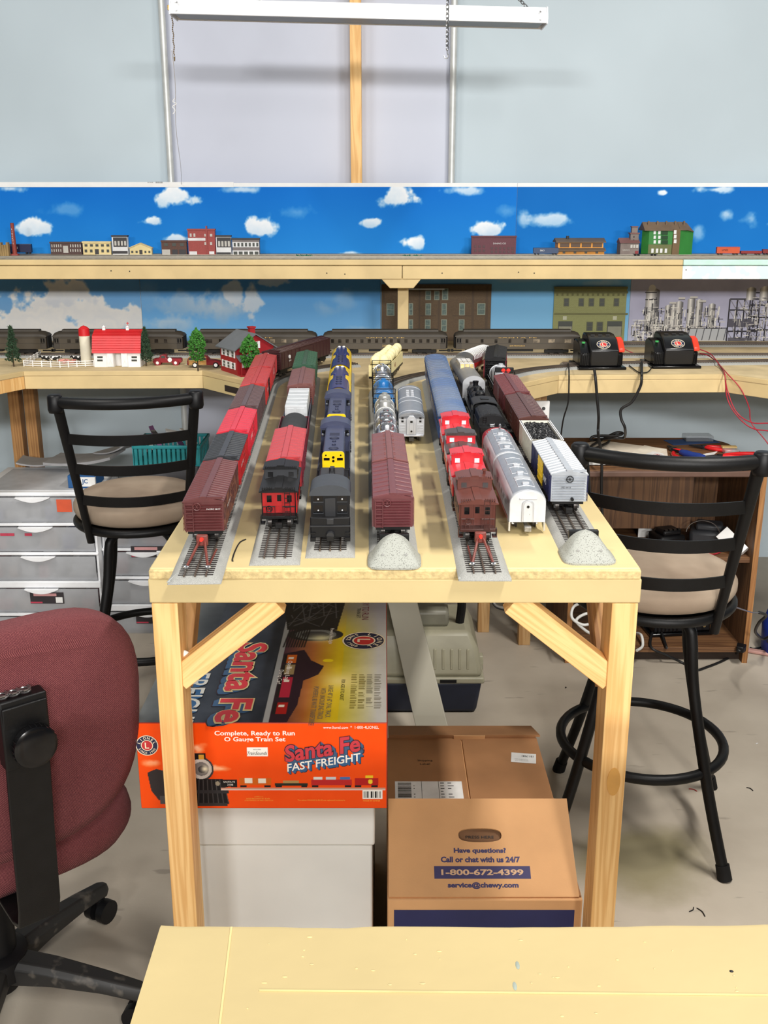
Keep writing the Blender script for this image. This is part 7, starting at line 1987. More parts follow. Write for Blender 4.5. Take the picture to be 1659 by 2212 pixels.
# flat J bar behind the backrest
br = [(-.3455, .795), (-.335, .70), (-.320, .55), (-.312, .42), (-.300, .385), (-.270, .375), (-.05, .380)]
S = []
for i, (y, z) in enumerate(br):
    a_ = br[max(0, i - 1)]; b_ = br[min(len(br) - 1, i + 1)]; d = Vector((0, b_[0] - a_[0], b_[1] - a_[1])).normalized(); n = Vector((0, d.z, -d.y)) * .0035
    S.append([(x, y + sg * n.y, z + sg * n.z) for x, sg in ((-.034, 1), (.034, 1), (.034, -1), (-.034, -1))])
bar = MB().loft(S).build('back_bar', BLACKM, ch, bevel=.002)
MB().box(-.036, .036, -.345, -.315, .69, .805).build('bracket_sleeve', BLACKM, ch, bevel=.003)
kn = MB().lathe([(.004, 0), (.030, 0), (.033, -.004), (.033, -.016), (.027, -.019), (.004, -.020)], (0.006, -.347, .727), 32, 'y').build('knob', BLKG, ch)
for i in range(26):
    a_ = 2 * math.pi * i / 26; MB().box(-.0012, .0012, -.364, -.352, 0, 0.001)
    x, z = .006 + .0332 * math.cos(a_), .727 + .0332 * math.sin(a_)
    MB().cyl((x, -.361, z), (x, -.351, z), .0011, n=5).build('knob_ridge', BLK, kn)
b = MB()
for i in range(3): b.tube([(-.026 + i * .017 + .008 * math.cos(t), -.332 + .008 * math.sin(t), .806 + .0006 * t) for t in [k_ * .7 for k_ in range(20)]], .0014, 5)
b.build('spring', STEEL, ch)
MB().cyl((0, 0, .05), (0, 0, .36), .040, n=24).cyl((0, 0, .36), (0, 0, .43), .026, n=20).box(-.09, .09, -.10, .10, .425, .455).build('gas_column', BLK, ch)
MB().lathe([(.05, .075), (.062, .085), (.060, .125), (.044, .135)], n=24).build('hub', BLK, ch)
for i in range(5):
    a_ = R(-47 + 72 * i); c, s = math.cos(a_), math.sin(a_); S = []
    for t, w, zt, zb in ((.04, .030, .125, .075), (.12, .027, .118, .080), (.22, .022, .102, .074), (.29, .018, .088, .062), (.305, .010, .082, .066)):
        S.append([(c * t - s * x, s * t + c * x, z) for x, z in ((-w, zb), (w, zb), (w, zt - .012), (w * .6, zt), (-w * .6, zt), (-w, zt - .012))])
    MB().loft(S).build('base_arm', mat('scuffed_black', (34, 33, 32), .5, rgb2=(96, 90, 82), scale=26, lo=.58, hi=.72), ch, bevel=.003)
    k_ = MB()
    for q in (-1, 1):
        p = Vector((c * .285 - s * q * .016, s * .285 + c * q * .016, .026)); n = Vector((-s, c, 0)) * .009
        k_.cyl(p - n, p + n, .026, n=18)
    k_.cyl((c * .285, s * .285, .03), (c * .285, s * .285, .068), .009, n=10); k_.build('caster', BLK, ch)

# ------------------------------------------------------------------ under the table: boxes
WB = mat('white_corrugated', (226, 226, 222), .6, var=.04, scale=5)
w0 = top('white_box', 'large white cardboard box on the floor under the train set box', 'box', (-.19, 1.90, 0))
b = MB().box(-.365, -.022, 1.660, 2.14, 0, .375).build('body', WB, w0, world=True, bevel=.004)
MB().box(-.370, -.017, 1.655, 2.145, .375, .470).build('lid', WB, w0, world=True, bevel=.004)
KRAFT = mat('kraft_card', (212, 162, 112), .8, var=.05, scale=9, bump=.1, bscale=300)
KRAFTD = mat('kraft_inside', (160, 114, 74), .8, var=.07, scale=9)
sl = MB().box(-.41, .004, 1.640, 2.20, .4705, .4845).build('cardboard_slab', mat('slab_tan', (176, 156, 110), .8), None, bevel=.003)
tag(sl, 'flat tan cardboard tray between the white box and the train set box', 'cardboard')
# train set box with printed lid
BX0, BX1, BY0, BY1, BZ0, BZ1 = -.431, .006, 1.605, 2.24, .485, .655
bx = top('train_set_box', 'orange printed train set box with a locomotive picture under the table', 'box', ((BX0 + BX1) / 2, (BY0 + BY1) / 2, BZ0))
SIDEM = mat('box_side_red', (172, 52, 34), .45, var=.12, scale=14)
MB().box(BX0 + .001, BX1, BY0 + .001, BY1, BZ0, BZ1 - .001).build('carton', SIDEM, bx, world=True, bevel=.002)
OG = (240, 78, 14)
W_, H_ = BX1 - BX0, BZ1 - BZ0
nx, ny = 420, 164
C = Canvas(nx, ny, OG)
sx, sy = nx / 540.0, ny / 185.0         # drawn in photo pixels from the box corner
def q(x, y): return (x - 300) * sx, (y - 1570) * sy
nzb = vnoise(nx, ny, 26, 3, 4)
C.a += (nzb[..., None] - .5) * 8
for cx, cy, rx, ry, k_ in ((430, 1622, 18, 14, .8), (412, 1640, 22, 10, .7), (330, 1655, 30, 9, .6), (478, 1668, 26, 7, .75), (455, 1668, 14, 8, .95)):
    C.cloud(*q(cx, cy), rx * sx, ry * sy, nzb, k_, rgb=(255, 226, 196), soft=.9, base=(250, 190, 140))
# locomotive picture
dk, md, lt = (28, 26, 28), (78, 74, 74), (206, 200, 192)
C.poly([q(335, 1685), q(400, 1650), q(412, 1645), q(412, 1745), q(350, 1745), q(335, 1725)], dk)
C.poly([q(318, 1676), q(338, 1668), q(355, 1672), q(355, 1722), q(340, 1738), q(324, 1716)], (52, 46, 46))
C.rect(*q(342, 1728), *q(395, 1746), md)
C.ell(*q(433, 1668), 30 * sx, 27 * sy, (60, 58, 60)); C.ell(*q(435, 1668), 24 * sx, 22 * sy, lt); C.ell(*q(436, 1668), 17 * sx, 15 * sy, (120, 116, 114)); C.ell(*q(438, 1669), 9 * sx, 8 * sy, (50, 48, 50)); C.glow(*q(444, 1668), 8 * sx, 7 * sy, (255, 250, 220), 1)
C.rect(*q(424, 1634), *q(448, 1648), dk); C.rect(*q(432, 1638), *q(444, 1648), (214, 160, 60))
C.poly([q(402, 1690), q(482, 1690), q(494, 1745), q(400, 1747)], dk)
for i in range(9): C.line(*q(412 + i * 9, 1692), *q(404 + i * 11, 1744), 1.4, md)
C.rect(*q(398, 1716), *q(494, 1722), (50, 48, 50)); C.rect(*q(406, 1744), *q(490, 1750), (56, 52, 50))
for xx in (408, 470): C.ell(*q(xx, 1700), 5 * sx, 5 * sy, (150, 140, 120))
# the little train
C.rect(*q(478, 1710), *q(838, 1713), (196, 150, 130)); C.rect(*q(478, 1713), *q(838, 1715), (226, 200, 190))
C.rect(*q(478, 1692), *q(514, 1708), dk); C.rect(*q(519, 1688), *q(588, 1703), (206, 98, 24)); C.rect(*q(530, 1689), *q(547, 1700), (236, 226, 210)); C.rect(*q(560, 1690), *q(576, 1700), (236, 226, 210))
C.rect(*q(596, 1700), *q(668, 1705), (40, 44, 34)); C.rect(*q(614, 1694), *q(648, 1700), (176, 140, 84)); C.rect(*q(676, 1692), *q(764, 1704), (186, 40, 40)); C.rect(*q(680, 1686), *q(700, 1692), (224, 220, 214)); C.rect(*q(708, 1686), *q(730, 1692), (200, 205, 210)); C.rect(*q(738, 1686), *q(760, 1692), (70, 110, 170))
C.rect(*q(770, 1688), *q(822, 1704), (176, 30, 30)); C.rect(*q(794, 1683), *q(810, 1689), (236, 196, 40)); C.ell(*q(804, 1696), 5 * sx, 5 * sy, (240, 206, 50))
for x0, x1 in ((478, 514), (519, 588), (596, 668), (676, 764), (770, 822)):
    for xx in (x0 + 8, x1 - 8): C.rect(*q(xx - 7, 1704), *q(xx + 7, 1709), (36, 30, 28))
# barcode, sound badge
C.rect(*q(787, 1716), *q(831, 1735), (240, 238, 232))
rb = random.Random(8)
for i in range(26):
    if rb.random() < .6: C.rect(*q(790 + i * 1.5, 1718), *q(790 + i * 1.5 + 1.0, 1732), (20, 20, 20))
C.rect(*q(538, 1622), *q(583, 1641), (244, 240, 232))
fr = C.sheet('front_print', W_ - .004, H_ - .004, printmat('box_print', .35), bx); fr.location = Vector((BX0 + .002, BY0 + .0004, BZ0 + .002)) - Vector(bx.location)
bo = Vector(bx.location)
def fpx(px, py): return Vector((BX0 + .002 + (px - 300) / 540.0 * (W_ - .004), BY0 + .0000, BZ1 - .002 - (py - 1570) / 185.0 * (H_ - .004))) - bo
WINK = mat('white_ink', (246, 240, 232), .45); BINK = mat('black_ink', (28, 24, 22), .5); YINK = mat('gold_ink', (236, 176, 60), .5)
SINK = mat('script_red', (196, 50, 62), .4); BLINK = mat('script_blue', (40, 92, 140), .45); SHAD = mat('script_shadow', (40, 26, 40), .5); MBLUE = mat('script_mid_blue', (52, 86, 122), .45)
lettering(bx, 'Complete, Ready to Run', WINK, fpx(556, 1592), FRONT, width=.139, height=.0115, bold=.02)
lettering(bx, 'O Gauge Train Set', WINK, fpx(556, 1605), FRONT, width=.106, height=.0110, bold=.02)
lettering(bx, 'www.lionel.com  *  1-800-4LIONEL', WINK, fpx(764, 1578), FRONT, width=.096, height=.0055)
lettering(bx, 'TrainSounds', BINK, fpx(560, 1634), FRONT, width=.034, height=.0065, shear=.4)
lettering(bx, 'INCLUDES', BINK, fpx(560, 1626), FRONT, width=.013)
lettering(bx, '35', BINK, fpx(400, 1593), FRONT, height=.009, bold=.01)
emblem(bx, fpx(322, 1617), FRONT, .0195)
# slab serif script drawn as thick strokes
def serif(parent, s, m_, M, bold, name='lettering'):
    V, F, d = text_mesh(s, bold, .0)
    b = MB(); b.M = M @ Matrix.Diagonal((1 / d[1], 1 / d[1], 1, 1)); b.add(V, F)
    return b.build(name, m_, parent, smooth=False), d[0] / d[1]
def arcword(parent, word, m_, origin, orient, width, height, rise, bold, dz, sh=(0, 0)):
    """letters of a word standing on a slope; slab bars top and bottom give the serif look"""
    n = len(word); 
    V, F, d = text_mesh(word, bold)
    b = MB(); sx_, sy_ = width / d[0], height / d[1]
    b.add([((v[0] * sx_) + sh[0], v[1] * sy_ + rise * (v[0] / d[0]) + sh[1], dz) for v in V], F)
    b2 = MB(); b2.M = Matrix.Translation(origin) @ orient; b2.add(b.v, b.f)
    return b2.build('lettering', m_, parent, smooth=False)
o1, o2 = fpx(702, 1623), fpx(704, 1653)
for k_ in range(1, 6):
    arcword(bx, 'Santa Fe', SHAD if k_ > 4 else MBLUE, o1, FRONT, .133, .034, .022, .07, .0001 + (6 - k_) * .00006, (.0013 * k_, -.0013 * k_))
    arcword(bx, 'FAST FREIGHT', BLINK if k_ < 5 else SHAD, o2, FRONT, .130, .0165, .022, .03, .0001 + (6 - k_) * .00006, (.001 * k_, -.0012 * k_))
arcword(bx, 'Santa Fe', SHAD, o1, FRONT, .134, .035, .022, .060, .0009)
arcword(bx, 'Santa Fe', SINK, o1, FRONT, .131, .033, .022, .028, .0014)
arcword(bx, 'FAST FREIGHT', WINK, o2, FRONT, .128, .0155, .022, .015, .0014)
for i, s in enumerate(('(c)2005 L.L.C.', '26750 RICHARD W. BLVD.', 'CHESTERFIELD, MI 48051-2493 U.S.A.')):
    lettering(bx, s, YINK, fpx(522 + (38, 36, 38)[i], 1730 + i * 4.2), FRONT, height=.0026)
lettering(bx, 'The colors ORANGE & BLUE are registered trademarks', YINK, fpx(697, 1738), FRONT, width=.084)
lettering(bx, 'MADE IN CHINA', YINK, fpx(808, 1739), FRONT, width=.030)
lettering(bx, 'SANTA FE', WINK, fpx(496, 1697), FRONT, width=.020); lettering(bx, '3108', WINK, fpx(498, 1703), FRONT, width=.010)
# lid print: u along the depth of the box (picture is turned a quarter), v across
nx, ny = 300, 420
C = Canvas(nx, ny, (200, 200, 200))       # x: left to right on the lid, y: back (0) to front (ny)
X, Y = C.X / nx, C.Y / ny
def lerp(c0, c1, t): t = np.clip(t, 0, 1)[..., None]; return np.array(c0, float) * (1 - t) + np.array(c1, float) * t
base = lerp((120, 124, 124), (40, 46, 54), (X - .0) / .22)
base = np.where((X > .52)[..., None], lerp((60, 34, 54), (196, 120, 60), (X - .52) / .16), base)
base = np.where((X > .66)[..., None], lerp((180, 110, 60), (226, 196, 40), (X - .66) / .12), base)
base = np.where((X > .80)[..., None], lerp((214, 196, 60), (214, 214, 210), (X - .80) / .16), base)
C.a = base + (vnoise(nx, ny, 40, 11, 4)[..., None] - .5) * 40
C.blend(np.clip((.42 - Y) * 3, 0, .75) * (X > .5), (120, 116, 130))
C.rect(.18 * nx, 0, .50 * nx, ny, (46, 52, 62)); C.a[:, int(.18 * nx):int(.50 * nx)] += (vnoise(nx, ny, 30, 4, 4)[:, int(.18 * nx):int(.50 * nx), None] - .5) * 30
C.poly([(.505 * nx, .0), (.53 * nx, 0), (.53 * nx, ny), (.505 * nx, ny)], (158, 160, 160))
C.poly([(.53 * nx, .55 * ny), (.62 * nx, .52 * ny), (.66 * nx, .60 * ny), (.72 * nx, .64 * ny), (.70 * nx, .70 * ny), (.64 * nx, .74 * ny), (.63 * nx, .90 * ny), (.60 * nx, ny), (.53 * nx, ny)], (44, 28, 40))
for i, (y0, y1, cc) in enumerate(((.56, .62, (198, 96, 30)), (.63, .70, (150, 130, 90)), (.72, .85, (170, 36, 60)), (.88, .95, (160, 28, 28)))):
    C.rect(.55 * nx, y0 * ny, .595 * nx, y1 * ny, cc)
    C.rect(.556 * nx, (y0 + .015) * ny, .58 * nx, (y0 + .03) * ny, (226, 216, 200))
    C.rect(.538 * nx, y0 * ny, .55 * nx, y1 * ny, (30, 28, 30))
C.glow(.80 * nx, .74 * ny, .07 * nx, .05 * ny, (255, 236, 160), .8); C.ell(.735 * nx, .60 * ny, 7, 5, (240, 214, 30))
# engine at the far end of the lid
C.ell(.66 * nx, .40 * ny, 40, 22, (40, 40, 42)); C.ell(.66 * nx, .40 * ny, 30, 17, (110, 112, 110)); C.ell(.66 * nx, .40 * ny, 20, 11, (60, 60, 62)); C.glow(.69 * nx, .43 * ny, 16, 12, (226, 220, 170), .9)
for i in range(9): C.line((.54 + i * .012) * nx, .30 * ny, (.52 + i * .012) * nx, .50 * ny, 2, (30, 30, 32))
C.poly([(.45 * nx, .0), (.80 * nx, 0), (.76 * nx, .36 * ny), (.52 * nx, .36 * ny)], (36, 36, 38))
for i in range(30): C.line((.5 + rb.random() * .26) * nx, rb.random() * .34 * ny, (.5 + rb.random() * .26) * nx, rb.random() * .34 * ny, 1.5, (90, 90, 92))
# columns of small print
for i in range(4):
    for j in range(26):
        x0 = (.845 + i * .034) * nx
        if rb.random() < .9: C.rect(x0, (.70 + j * .0085) * ny, x0 + (.020 + rb.random() * .010) * nx, (.70 + j * .0085 + .004) * ny, (110, 96, 30) if i < 2 else (120, 116, 96))
ld = C.sheet('lid_print', BX1 - BX0 - .003, BY1 - BY0 - .003, printmat('box_print'), bx, flat=True); ld.location = Vector((BX0 + .0015, BY0 + .0015, BZ1 - .0006)) - bo
def lp(px, py): return at(px, py, Z=BZ1) - bo
QT = Matrix.Rotation(R(-90), 4, 'Z')
for k_ in range(1, 7):
    arcword(bx, 'Santa Fe', SHAD if k_ > 5 else MBLUE, lp(525, 1470), QT, .34, .062, 0, .06, .0002 + (7 - k_) * .00008, (.0016 * k_, -.0022 * k_))
arcword(bx, 'Santa Fe', mat('script_cream', (206, 190, 140), .5), lp(525, 1470), QT, .345, .065, 0, .062, .0014)
arcword(bx, 'Santa Fe', SINK, lp(525, 1470), QT, .335, .060, 0, .028, .0022)
for k_ in range(1, 5): arcword(bx, 'FAST FREIGHT', BLINK, lp(424, 1475), QT, .36, .045, 0, .02, .0002 + (5 - k_) * .00008, (.0016 * k_, -.002 * k_))
arcword(bx, 'FAST FREIGHT', mat('script_grey', (206, 206, 200), .5), lp(424, 1475), QT, .36, .043, 0, .01, .0010)
lettering(bx, 'READY TO RUN', mat('plum_ink', (110, 40, 60), .5), lp(790, 1312), QT, height=.015, width=.14)
lettering(bx, 'TRAIN SET', BINK, lp(775, 1324), QT, height=.008, width=.055)
lettering(bx, 'Powerful Headlight', WINK, lp(715, 1374), QT, height=.010, width=.08)
lettering(bx, 'Operating Log', WINK, lp(622, 1448), QT, height=.011, width=.085); lettering(bx, 'Dump Car!', WINK, lp(604, 1462), QT, height=.011, width=.06)
lettering(bx, 'FOR AGES 8 TO ADULT', BINK, lp(740, 1490), QT, height=.007, width=.085)
for i, s in enumerate(('LARGE 40" X 60" OVAL TRACK', 'WITH UNCOUPLING TRACK', 'POWERFUL 80 WATT TRANSFORMER')):
    lettering(bx, s, mat('grey_outline', (110, 106, 96), .5), lp(712 - i * 17, 1514 + i * 5), QT, height=.0095, width=(.125, .12, .15)[i])
emblem(bx, lp(786, 1384), QT, .044)
emblem(bx, Vector((BX1 + .0004, BY0 + .10, BZ0 + .085)) - bo, RIGHT, .040)

# brown shipping box
CX0, CX1, CY0, CY1, CZ = at(837, 1945, Y=1.60).x, at(1259, 1945, Y=1.60).x, 1.60, 2.19, .300
cb = top('shipping_box', 'open brown shipping carton with a blue stripe on the floor under the table', 'box', ((CX0 + CX1) / 2, (CY0 + CY1) / 2, 0))
co = Vector(cb.location)
MB().box(CX0, CX1, CY0, CY1, 0.0, CZ).build('carton', KRAFT, cb, world=True, bevel=.003)
NAVYP = mat('navy_print', (30, 34, 84), .6)
MB().box(CX0 + .012, CX1 - .014, CY0 - .0008, CY0 + .002, .02, CZ - .022).build('blue_panel', NAVYP, cb, world=True)
xm = (CX0 + CX1) / 2 - .002
MB().box(CX0 + .002, xm - .0018, CY0 + .006, CY1 - .004, CZ, CZ + .004).build('top_flap', KRAFTD, cb, world=True)
MB().box(xm + .0018, CX1 - .002, CY0 + .006, CY1 - .004, CZ, CZ + .004).build('top_flap', KRAFTD, cb, world=True)
# raised front flap with a hand hole
fl = math.hypot(.165, .100); ang = math.atan2(.100, .165)
FM = Matrix.Translation((0, CY0 + .004, CZ + .003)) @ Matrix.Rotation(ang, 4, 'X')
hw_ = (CX1 - CX0) / 2 - .004; cx = (CX0 + CX1) / 2 - .002
hole = [(.062 * math.copysign(abs(math.cos(t)) ** .7, math.cos(t)) * .66, .118 + .0185 * math.copysign(abs(math.sin(t)) ** .7, math.sin(t)) * .75) for t in [2 * math.pi * i / 28 for i in range(28)]]
def ringplate(outer, inner, z0, z1, M):
    b = MB(); n = len(inner); b.M = M
    def ray(px, py):   # project the hole point outward to the rectangle
        dx, dy = px, py - .118
        ts = []
        if dx > 0: ts.append((hw_ - 0) / dx)
        if dx < 0: ts.append((-hw_) / dx)
        if dy > 0: ts.append((fl - .118) / dy)
        if dy < 0: ts.append((-.118) / dy)
        t = min(ts); return (dx * t, .118 + dy * t)
    out = [ray(*p) for p in inner]
    cor = [(hw_, fl), (-hw_, fl), (-hw_, 0), (hw_, 0)]
    for c in cor:
        i = min(range(n), key=lambda k_: (out[k_][0] - c[0]) ** 2 + (out[k_][1] - c[1]) ** 2); out[i] = c
    vs = [(cx + p[0], p[1], z1) for p in out] + [(cx + p[0], p[1], z1) for p in inner] + [(cx + p[0], p[1], z0) for p in out] + [(cx + p[0], p[1], z0) for p in inner]
    fs = []
    for k_ in range(n):
        q_ = (k_ + 1) % n
        fs += [(k_, q_, n + q_, n + k_), (2 * n + q_, 2 * n + k_, 3 * n + k_, 3 * n + q_), (k_, 2 * n + k_, 2 * n + q_, q_), (n + k_, n + q_, 3 * n + q_, 3 * n + k_)]
    return b.add(vs, fs)
ff = ringplate(None, hole, -.004, 0, FM).build('front_flap', KRAFT, cb, world=True)
def flp(x, y, dz=.0004): return FM @ Vector((cx + x, y, dz)) - co
FO = Matrix.Rotation(ang, 4, 'X')
tabm = MB(); tabm.M = FM
tabm.add([(cx + p[0] * 1.14, .118 + (p[1] - .118) * 1.3, -.007 + (p[1] - .118) * .12) for p in hole], [tuple(range(28))]); tabm.build('hand_tab', mat('kraft_tab', (120, 86, 58), .8), cb, world=True)
lettering(cb, 'PRESS HERE', BINK, FM @ Vector((cx, .117, -.0064)) - co, FO, width=.054, height=.0055, bold=.015)
lettering(cb, 'Have questions?', INKN, flp(-.002, .0865), FO, width=.098, height=.0125, bold=.045)
lettering(cb, 'Call or chat with us 24/7', INKN, flp(-.002, .0700), FO, width=.148, height=.0115, bold=.045)
bp_ = MB(); bp_.M = FM; bp_.box(cx - .089, cx + .089, .0335, .0575, 0, .0003); bp_.build('phone_strip', INKN, cb, world=True)
lettering(cb, '1-800-672-4399', mat('kraft_ink', (214, 176, 140), .7), flp(0, .0455, .0008), FO, width=.152, height=.0115, bold=.03)
lettering(cb, 'service@chewy.com', INKN, flp(.0, .0205), FO, width=.130, height=.0130, bold=.045)
# rear flap drooping backwards, its hand tab
RM = Matrix.Translation((0, CY1 - .006, CZ + .012)) @ Matrix.Rotation(R(-20), 4, 'X')
b = MB(); b.M = RM; b.box(CX0 + .004, CX1 + .006, 0, .15, -.004, .0); b.build('rear_flap', KRAFTD, cb, world=True)
xt = at(1013, 1598, Y=CY1).x
b = MB(); n = 14
b.prism([(xt + .037 * math.copysign(abs(math.cos(t)) ** .6, math.cos(t)), CZ + .012 - .020 * abs(math.sin(t)) ** .7) for t in [math.pi * i / n for i in range(n + 1)]], CY1 - .010, CY1 - .006, 'y'); b.build('rear_hand_tab', KRAFT, cb, world=True)
MB().box(CX0 + .004, CX1 - .004, CY1 - .007, CY1 - .004, CZ, CZ + .012).build('rear_edge', KRAFTD, cb, world=True)
lettering(cb, 'Shipping', BINK, at(918, 1643, Z=CZ + .0046) - co, FLAT, width=.034); lettering(cb, 'Label', BINK, at(918, 1650, Z=CZ + .0046) - co, FLAT, width=.022)
LBL = mat('paper_label', (228, 228, 226), .6)
a, c = at(856, 1736, Z=CZ + .0046), at(1001, 1688, Z=CZ + .0046)
sl = MB().box(a.x - .002, c.x - .004, CY0 + .18, c.y, CZ + .0042, CZ + .0048).build('shipping_label', LBL, cb, world=True)
b = MB()
for i in range(22):
    y = c.y - .004 - i * .0046
    b.box(a.x + .004, a.x + .033, y - rb.choice((.001, .002, .003)), y, CZ + .0048, CZ + .0052)
b.build('barcode', BINK, sl, world=True)
b = MB()
for x in (.055, .092): b.box(a.x + x, a.x + x + .0008, CY0 + .18, c.y, CZ + .0048, CZ + .0052)
for i in range(9):
    for x, w in ((.038, .004), (.096, .012), (.112, .016)):
        if rb.random() < .8: y = c.y - .006 - i * .011; b.box(a.x + x, a.x + x + w * rb.uniform(.4, 1), y - .0022, y, CZ + .0048, CZ + .0052)
b.build('label_print', BINK, sl, world=True)
a = at(1131, 1638, Z=CZ + .0046)
b = MB(); b.M = Matrix.Translation(a) @ Matrix.Rotation(R(-8), 4, 'Z'); b.box(-.028, .028, -.020, .022, -.0002, .0004); s2 = b.build('sticker', LBL, cb, world=True)
lettering(cb, '131-7031', BINK, a + Vector((.010, .008, .0006)) - co, Matrix.Rotation(R(172), 4, 'Z'), width=.026, height=.008, bold=.02)
for i in range(3): lettering(cb, 'FULFILMENT LOT', BINK, a + Vector((-.006, -.004 - i * .004, .0006)) - co, Matrix.Rotation(R(172), 4, 'Z'), width=.030, height=.0016)

# leaning plank
A, B = Vector((.168, 2.45, 0.004)), Vector((.053, 2.975, .352))
pk = beam('plank', A, B + (B - A) * .12, .088, .012, mat('beige_plank', (190, 186, 170), .5, var=.04, scale=4))
tag(pk, 'long flat beige plank leaning back over the tackle box', 'plank')
# tackle box
tkb = top('tackle_box', 'beige and navy plastic tackle box on the floor behind the carton', 'tackle box', (.11, 3.0, 0))
NVB = mat('tackle_navy', (28, 36, 58), .5); BGE = mat('tackle_beige', (158, 154, 132), .45, var=.04)
MB().loft([[(-.07, 2.892, 0), (.285, 2.892, 0), (.285, 3.16, 0), (-.07, 3.16, 0)], [(-.085, 2.878, .11), (.300, 2.878, .11), (.300, 3.175, .11), (-.085, 3.175, .11)]]).build('base', NVB, tkb, world=True, bevel=.012)
MB().box(-.09, .306, 2.870, 3.18, .108, .128).build('rim', BGE, tkb, world=True, bevel=.005)
MB().loft([[(-.085, 2.876, .126), (.301, 2.876, .126), (.301, 3.176, .126), (-.085, 3.176, .126)], [(-.075, 2.890, .21), (.288, 2.890, .21), (.288, 3.165, .21), (-.075, 3.165, .21)], [(-.05, 2.915, .262), (.262, 2.915, .262), (.262, 3.15, .262), (-.05, 3.15, .262)]]).build('lid', BGE, tkb, world=True, bevel=.014)
for x in (.155, .18, .205, .23, .255): MB().loft([[(x - .005, 2.879, .15), (x + .005, 2.879, .15), (x + .005, 2.90, .15), (x - .005, 2.90, .15)], [(x - .005, 2.888, .215), (x + .005, 2.888, .215), (x + .005, 2.91, .215), (x - .005, 2.91, .215)]]).build('lid_rib', BGE, tkb, world=True, bevel=.003)
MB().box(.03, .20, 2.95, 3.12, .26, .315).build('top_tray', mat('tackle_tray', (120, 118, 104), .45), tkb, world=True, bevel=.012)
MB().tube(cat_path([(.235, 2.99, .255), (.240, 2.98, .33), (.225, 2.98, .36), (.05, 2.98, .365)], 6), .014, 10).build('handle', BLK, tkb, world=True)
MB().box(.297, .312, 2.98, 3.01, .10, .15).build('latch', BGE, tkb, world=True, bevel=.003)
p = at(972, 1470, Y=2.868); MB().box(p.x - .03, p.x + .02, 2.866, 2.872, .113, .123).build('name_plate', BLK, tkb, world=True)

# ------------------------------------------------------------------ plastic drawer towers
FRW = mat('drawer_white', (240, 242, 245), .4, var=.03)
CLR = mat('drawer_clear', (226, 229, 234), .35, alpha=.36, var=.03)
def contents(g, x0, x1, y, z0, z1, i, cols):
    rr = random.Random(i * 7 + int(x0 * 100)); x = x0 + .02
    while x < x1 - .05:
        w = rr.uniform(.03, .09); h_ = rr.uniform(.35, .8) * (z1 - z0)
        b = MB().box(x, min(x + w, x1 - .01), y + .008, y + .12, z0 + .006, z0 + .006 + h_).box(x + .004, min(x + w, x1 - .01) - .004, y + .006, y + .05, z0 + .006, z0 + .006 + h_ * .6)
        b.build('drawer_contents', rr.choice(cols), g, world=True, bevel=.003); x += w + rr.uniform(.004, .03)
CC = [mat('content_dark', (60, 60, 66), .6), mat('content_brown', (110, 88, 76), .6), mat('content_grey', (126, 128, 132), .6), mat('content_navy', (50, 64, 110), .6), mat('content_maroon', (120, 60, 66), .6)]
def tower(label, x0, x1, y, ztop, n, cols=None):
    g = top('drawer_tower', label, 'plastic drawers', ((x0 + x1) / 2, y + .18, 0))
    D = .36; cols = cols or CC
    hs = .098
    units = []
    z = ztop
    MB().loft([[(x0 + .004, y + .004, z - .016), (x1 - .004, y + .004, z - .016), (x1 - .004, y + D, z - .016), (x0 + .004, y + D, z - .016)], [(x0, y, z - .012), (x1, y, z - .012), (x1, y + D, z - .012), (x0, y + D, z - .012)], [(x0, y, z), (x1, y, z), (x1, y + D, z), (x0, y + D, z)]]).build('top_cover', FRW, g, world=True, bevel=.004)
    MB().box(x0 + .03, x1 - .03, y + .03, y + D - .03, z - .001, z + .0015).build('top_recess', mat('drawer_top_grey', (188, 190, 194), .4), g, world=True, bevel=.001)
    MB().box(x0 + .003, x0 + .010, y + .01, y + D, 0, z - .01).build('side_panel', FRW, g, world=True); MB().box(x1 - .010, x1 - .003, y + .01, y + D, 0, z - .01).build('side_panel', FRW, g, world=True)
    MB().box(x0 + .003, x1 - .003, y + D - .006, y + D, 0, z - .01).build('back_panel', FRW, g, world=True)
    k_ = 0; z -= .014
    while z > .06:
        zt, zb = z, z - hs
        lip = .010 if k_ % 3 != 2 else .024
        MB().box(x0, x1, y - .002, y + .014, zb - lip, zb).build('divider', FRW, g, world=True, bevel=.003)
        xm_ = (x0 + x1) / 2
        d = MB().loft([[(x0 + .012, y + .010, zb + .002), (x1 - .012, y + .010, zb + .002), (x1 - .012, y + .016, zb + .002), (x0 + .012, y + .016, zb + .002)], [(x0 + .012, y - .004, zb + .03), (x1 - .012, y - .004, zb + .03), (x1 - .012, y + .002, zb + .03), (x0 + .012, y + .002, zb + .03)], [(x0 + .012, y - .004, zt - .004), (x1 - .012, y - .004, zt - .004), (x1 - .012, y + .002, zt - .004), (x0 + .012, y + .002, zt - .004)]]).build('drawer', CLR, g, world=True)
        hp = [(xm_ - .06 + .12 * i / 14, zt - .003 - .016 * math.sin(math.pi * i / 14)) for i in range(15)]
        MB().prism(hp + [(xm_ + .06, zt - .001), (xm_ - .06, zt - .001)], y - .016, y - .002, 'y').build('drawer_lip', FRW, d, world=True, bevel=.002)
        contents(d, x0 + .012, x1 - .012, y + .012, zb, zt, k_, cols)
        z = zb - lip; k_ += 1
    for q_ in (0, 1):
        MB().box(x0 + .01 + q_ * (x1 - x0 - .05), x0 + .04 + q_ * (x1 - x0 - .05), y + .02, y + D - .02, 0, max(.002, z)).build('foot', FRW, g, world=True)
    return g
yD = 3.45
zD = at(100, 1064, Y=yD).z
X1 = at(205, 1110, Y=yD).x
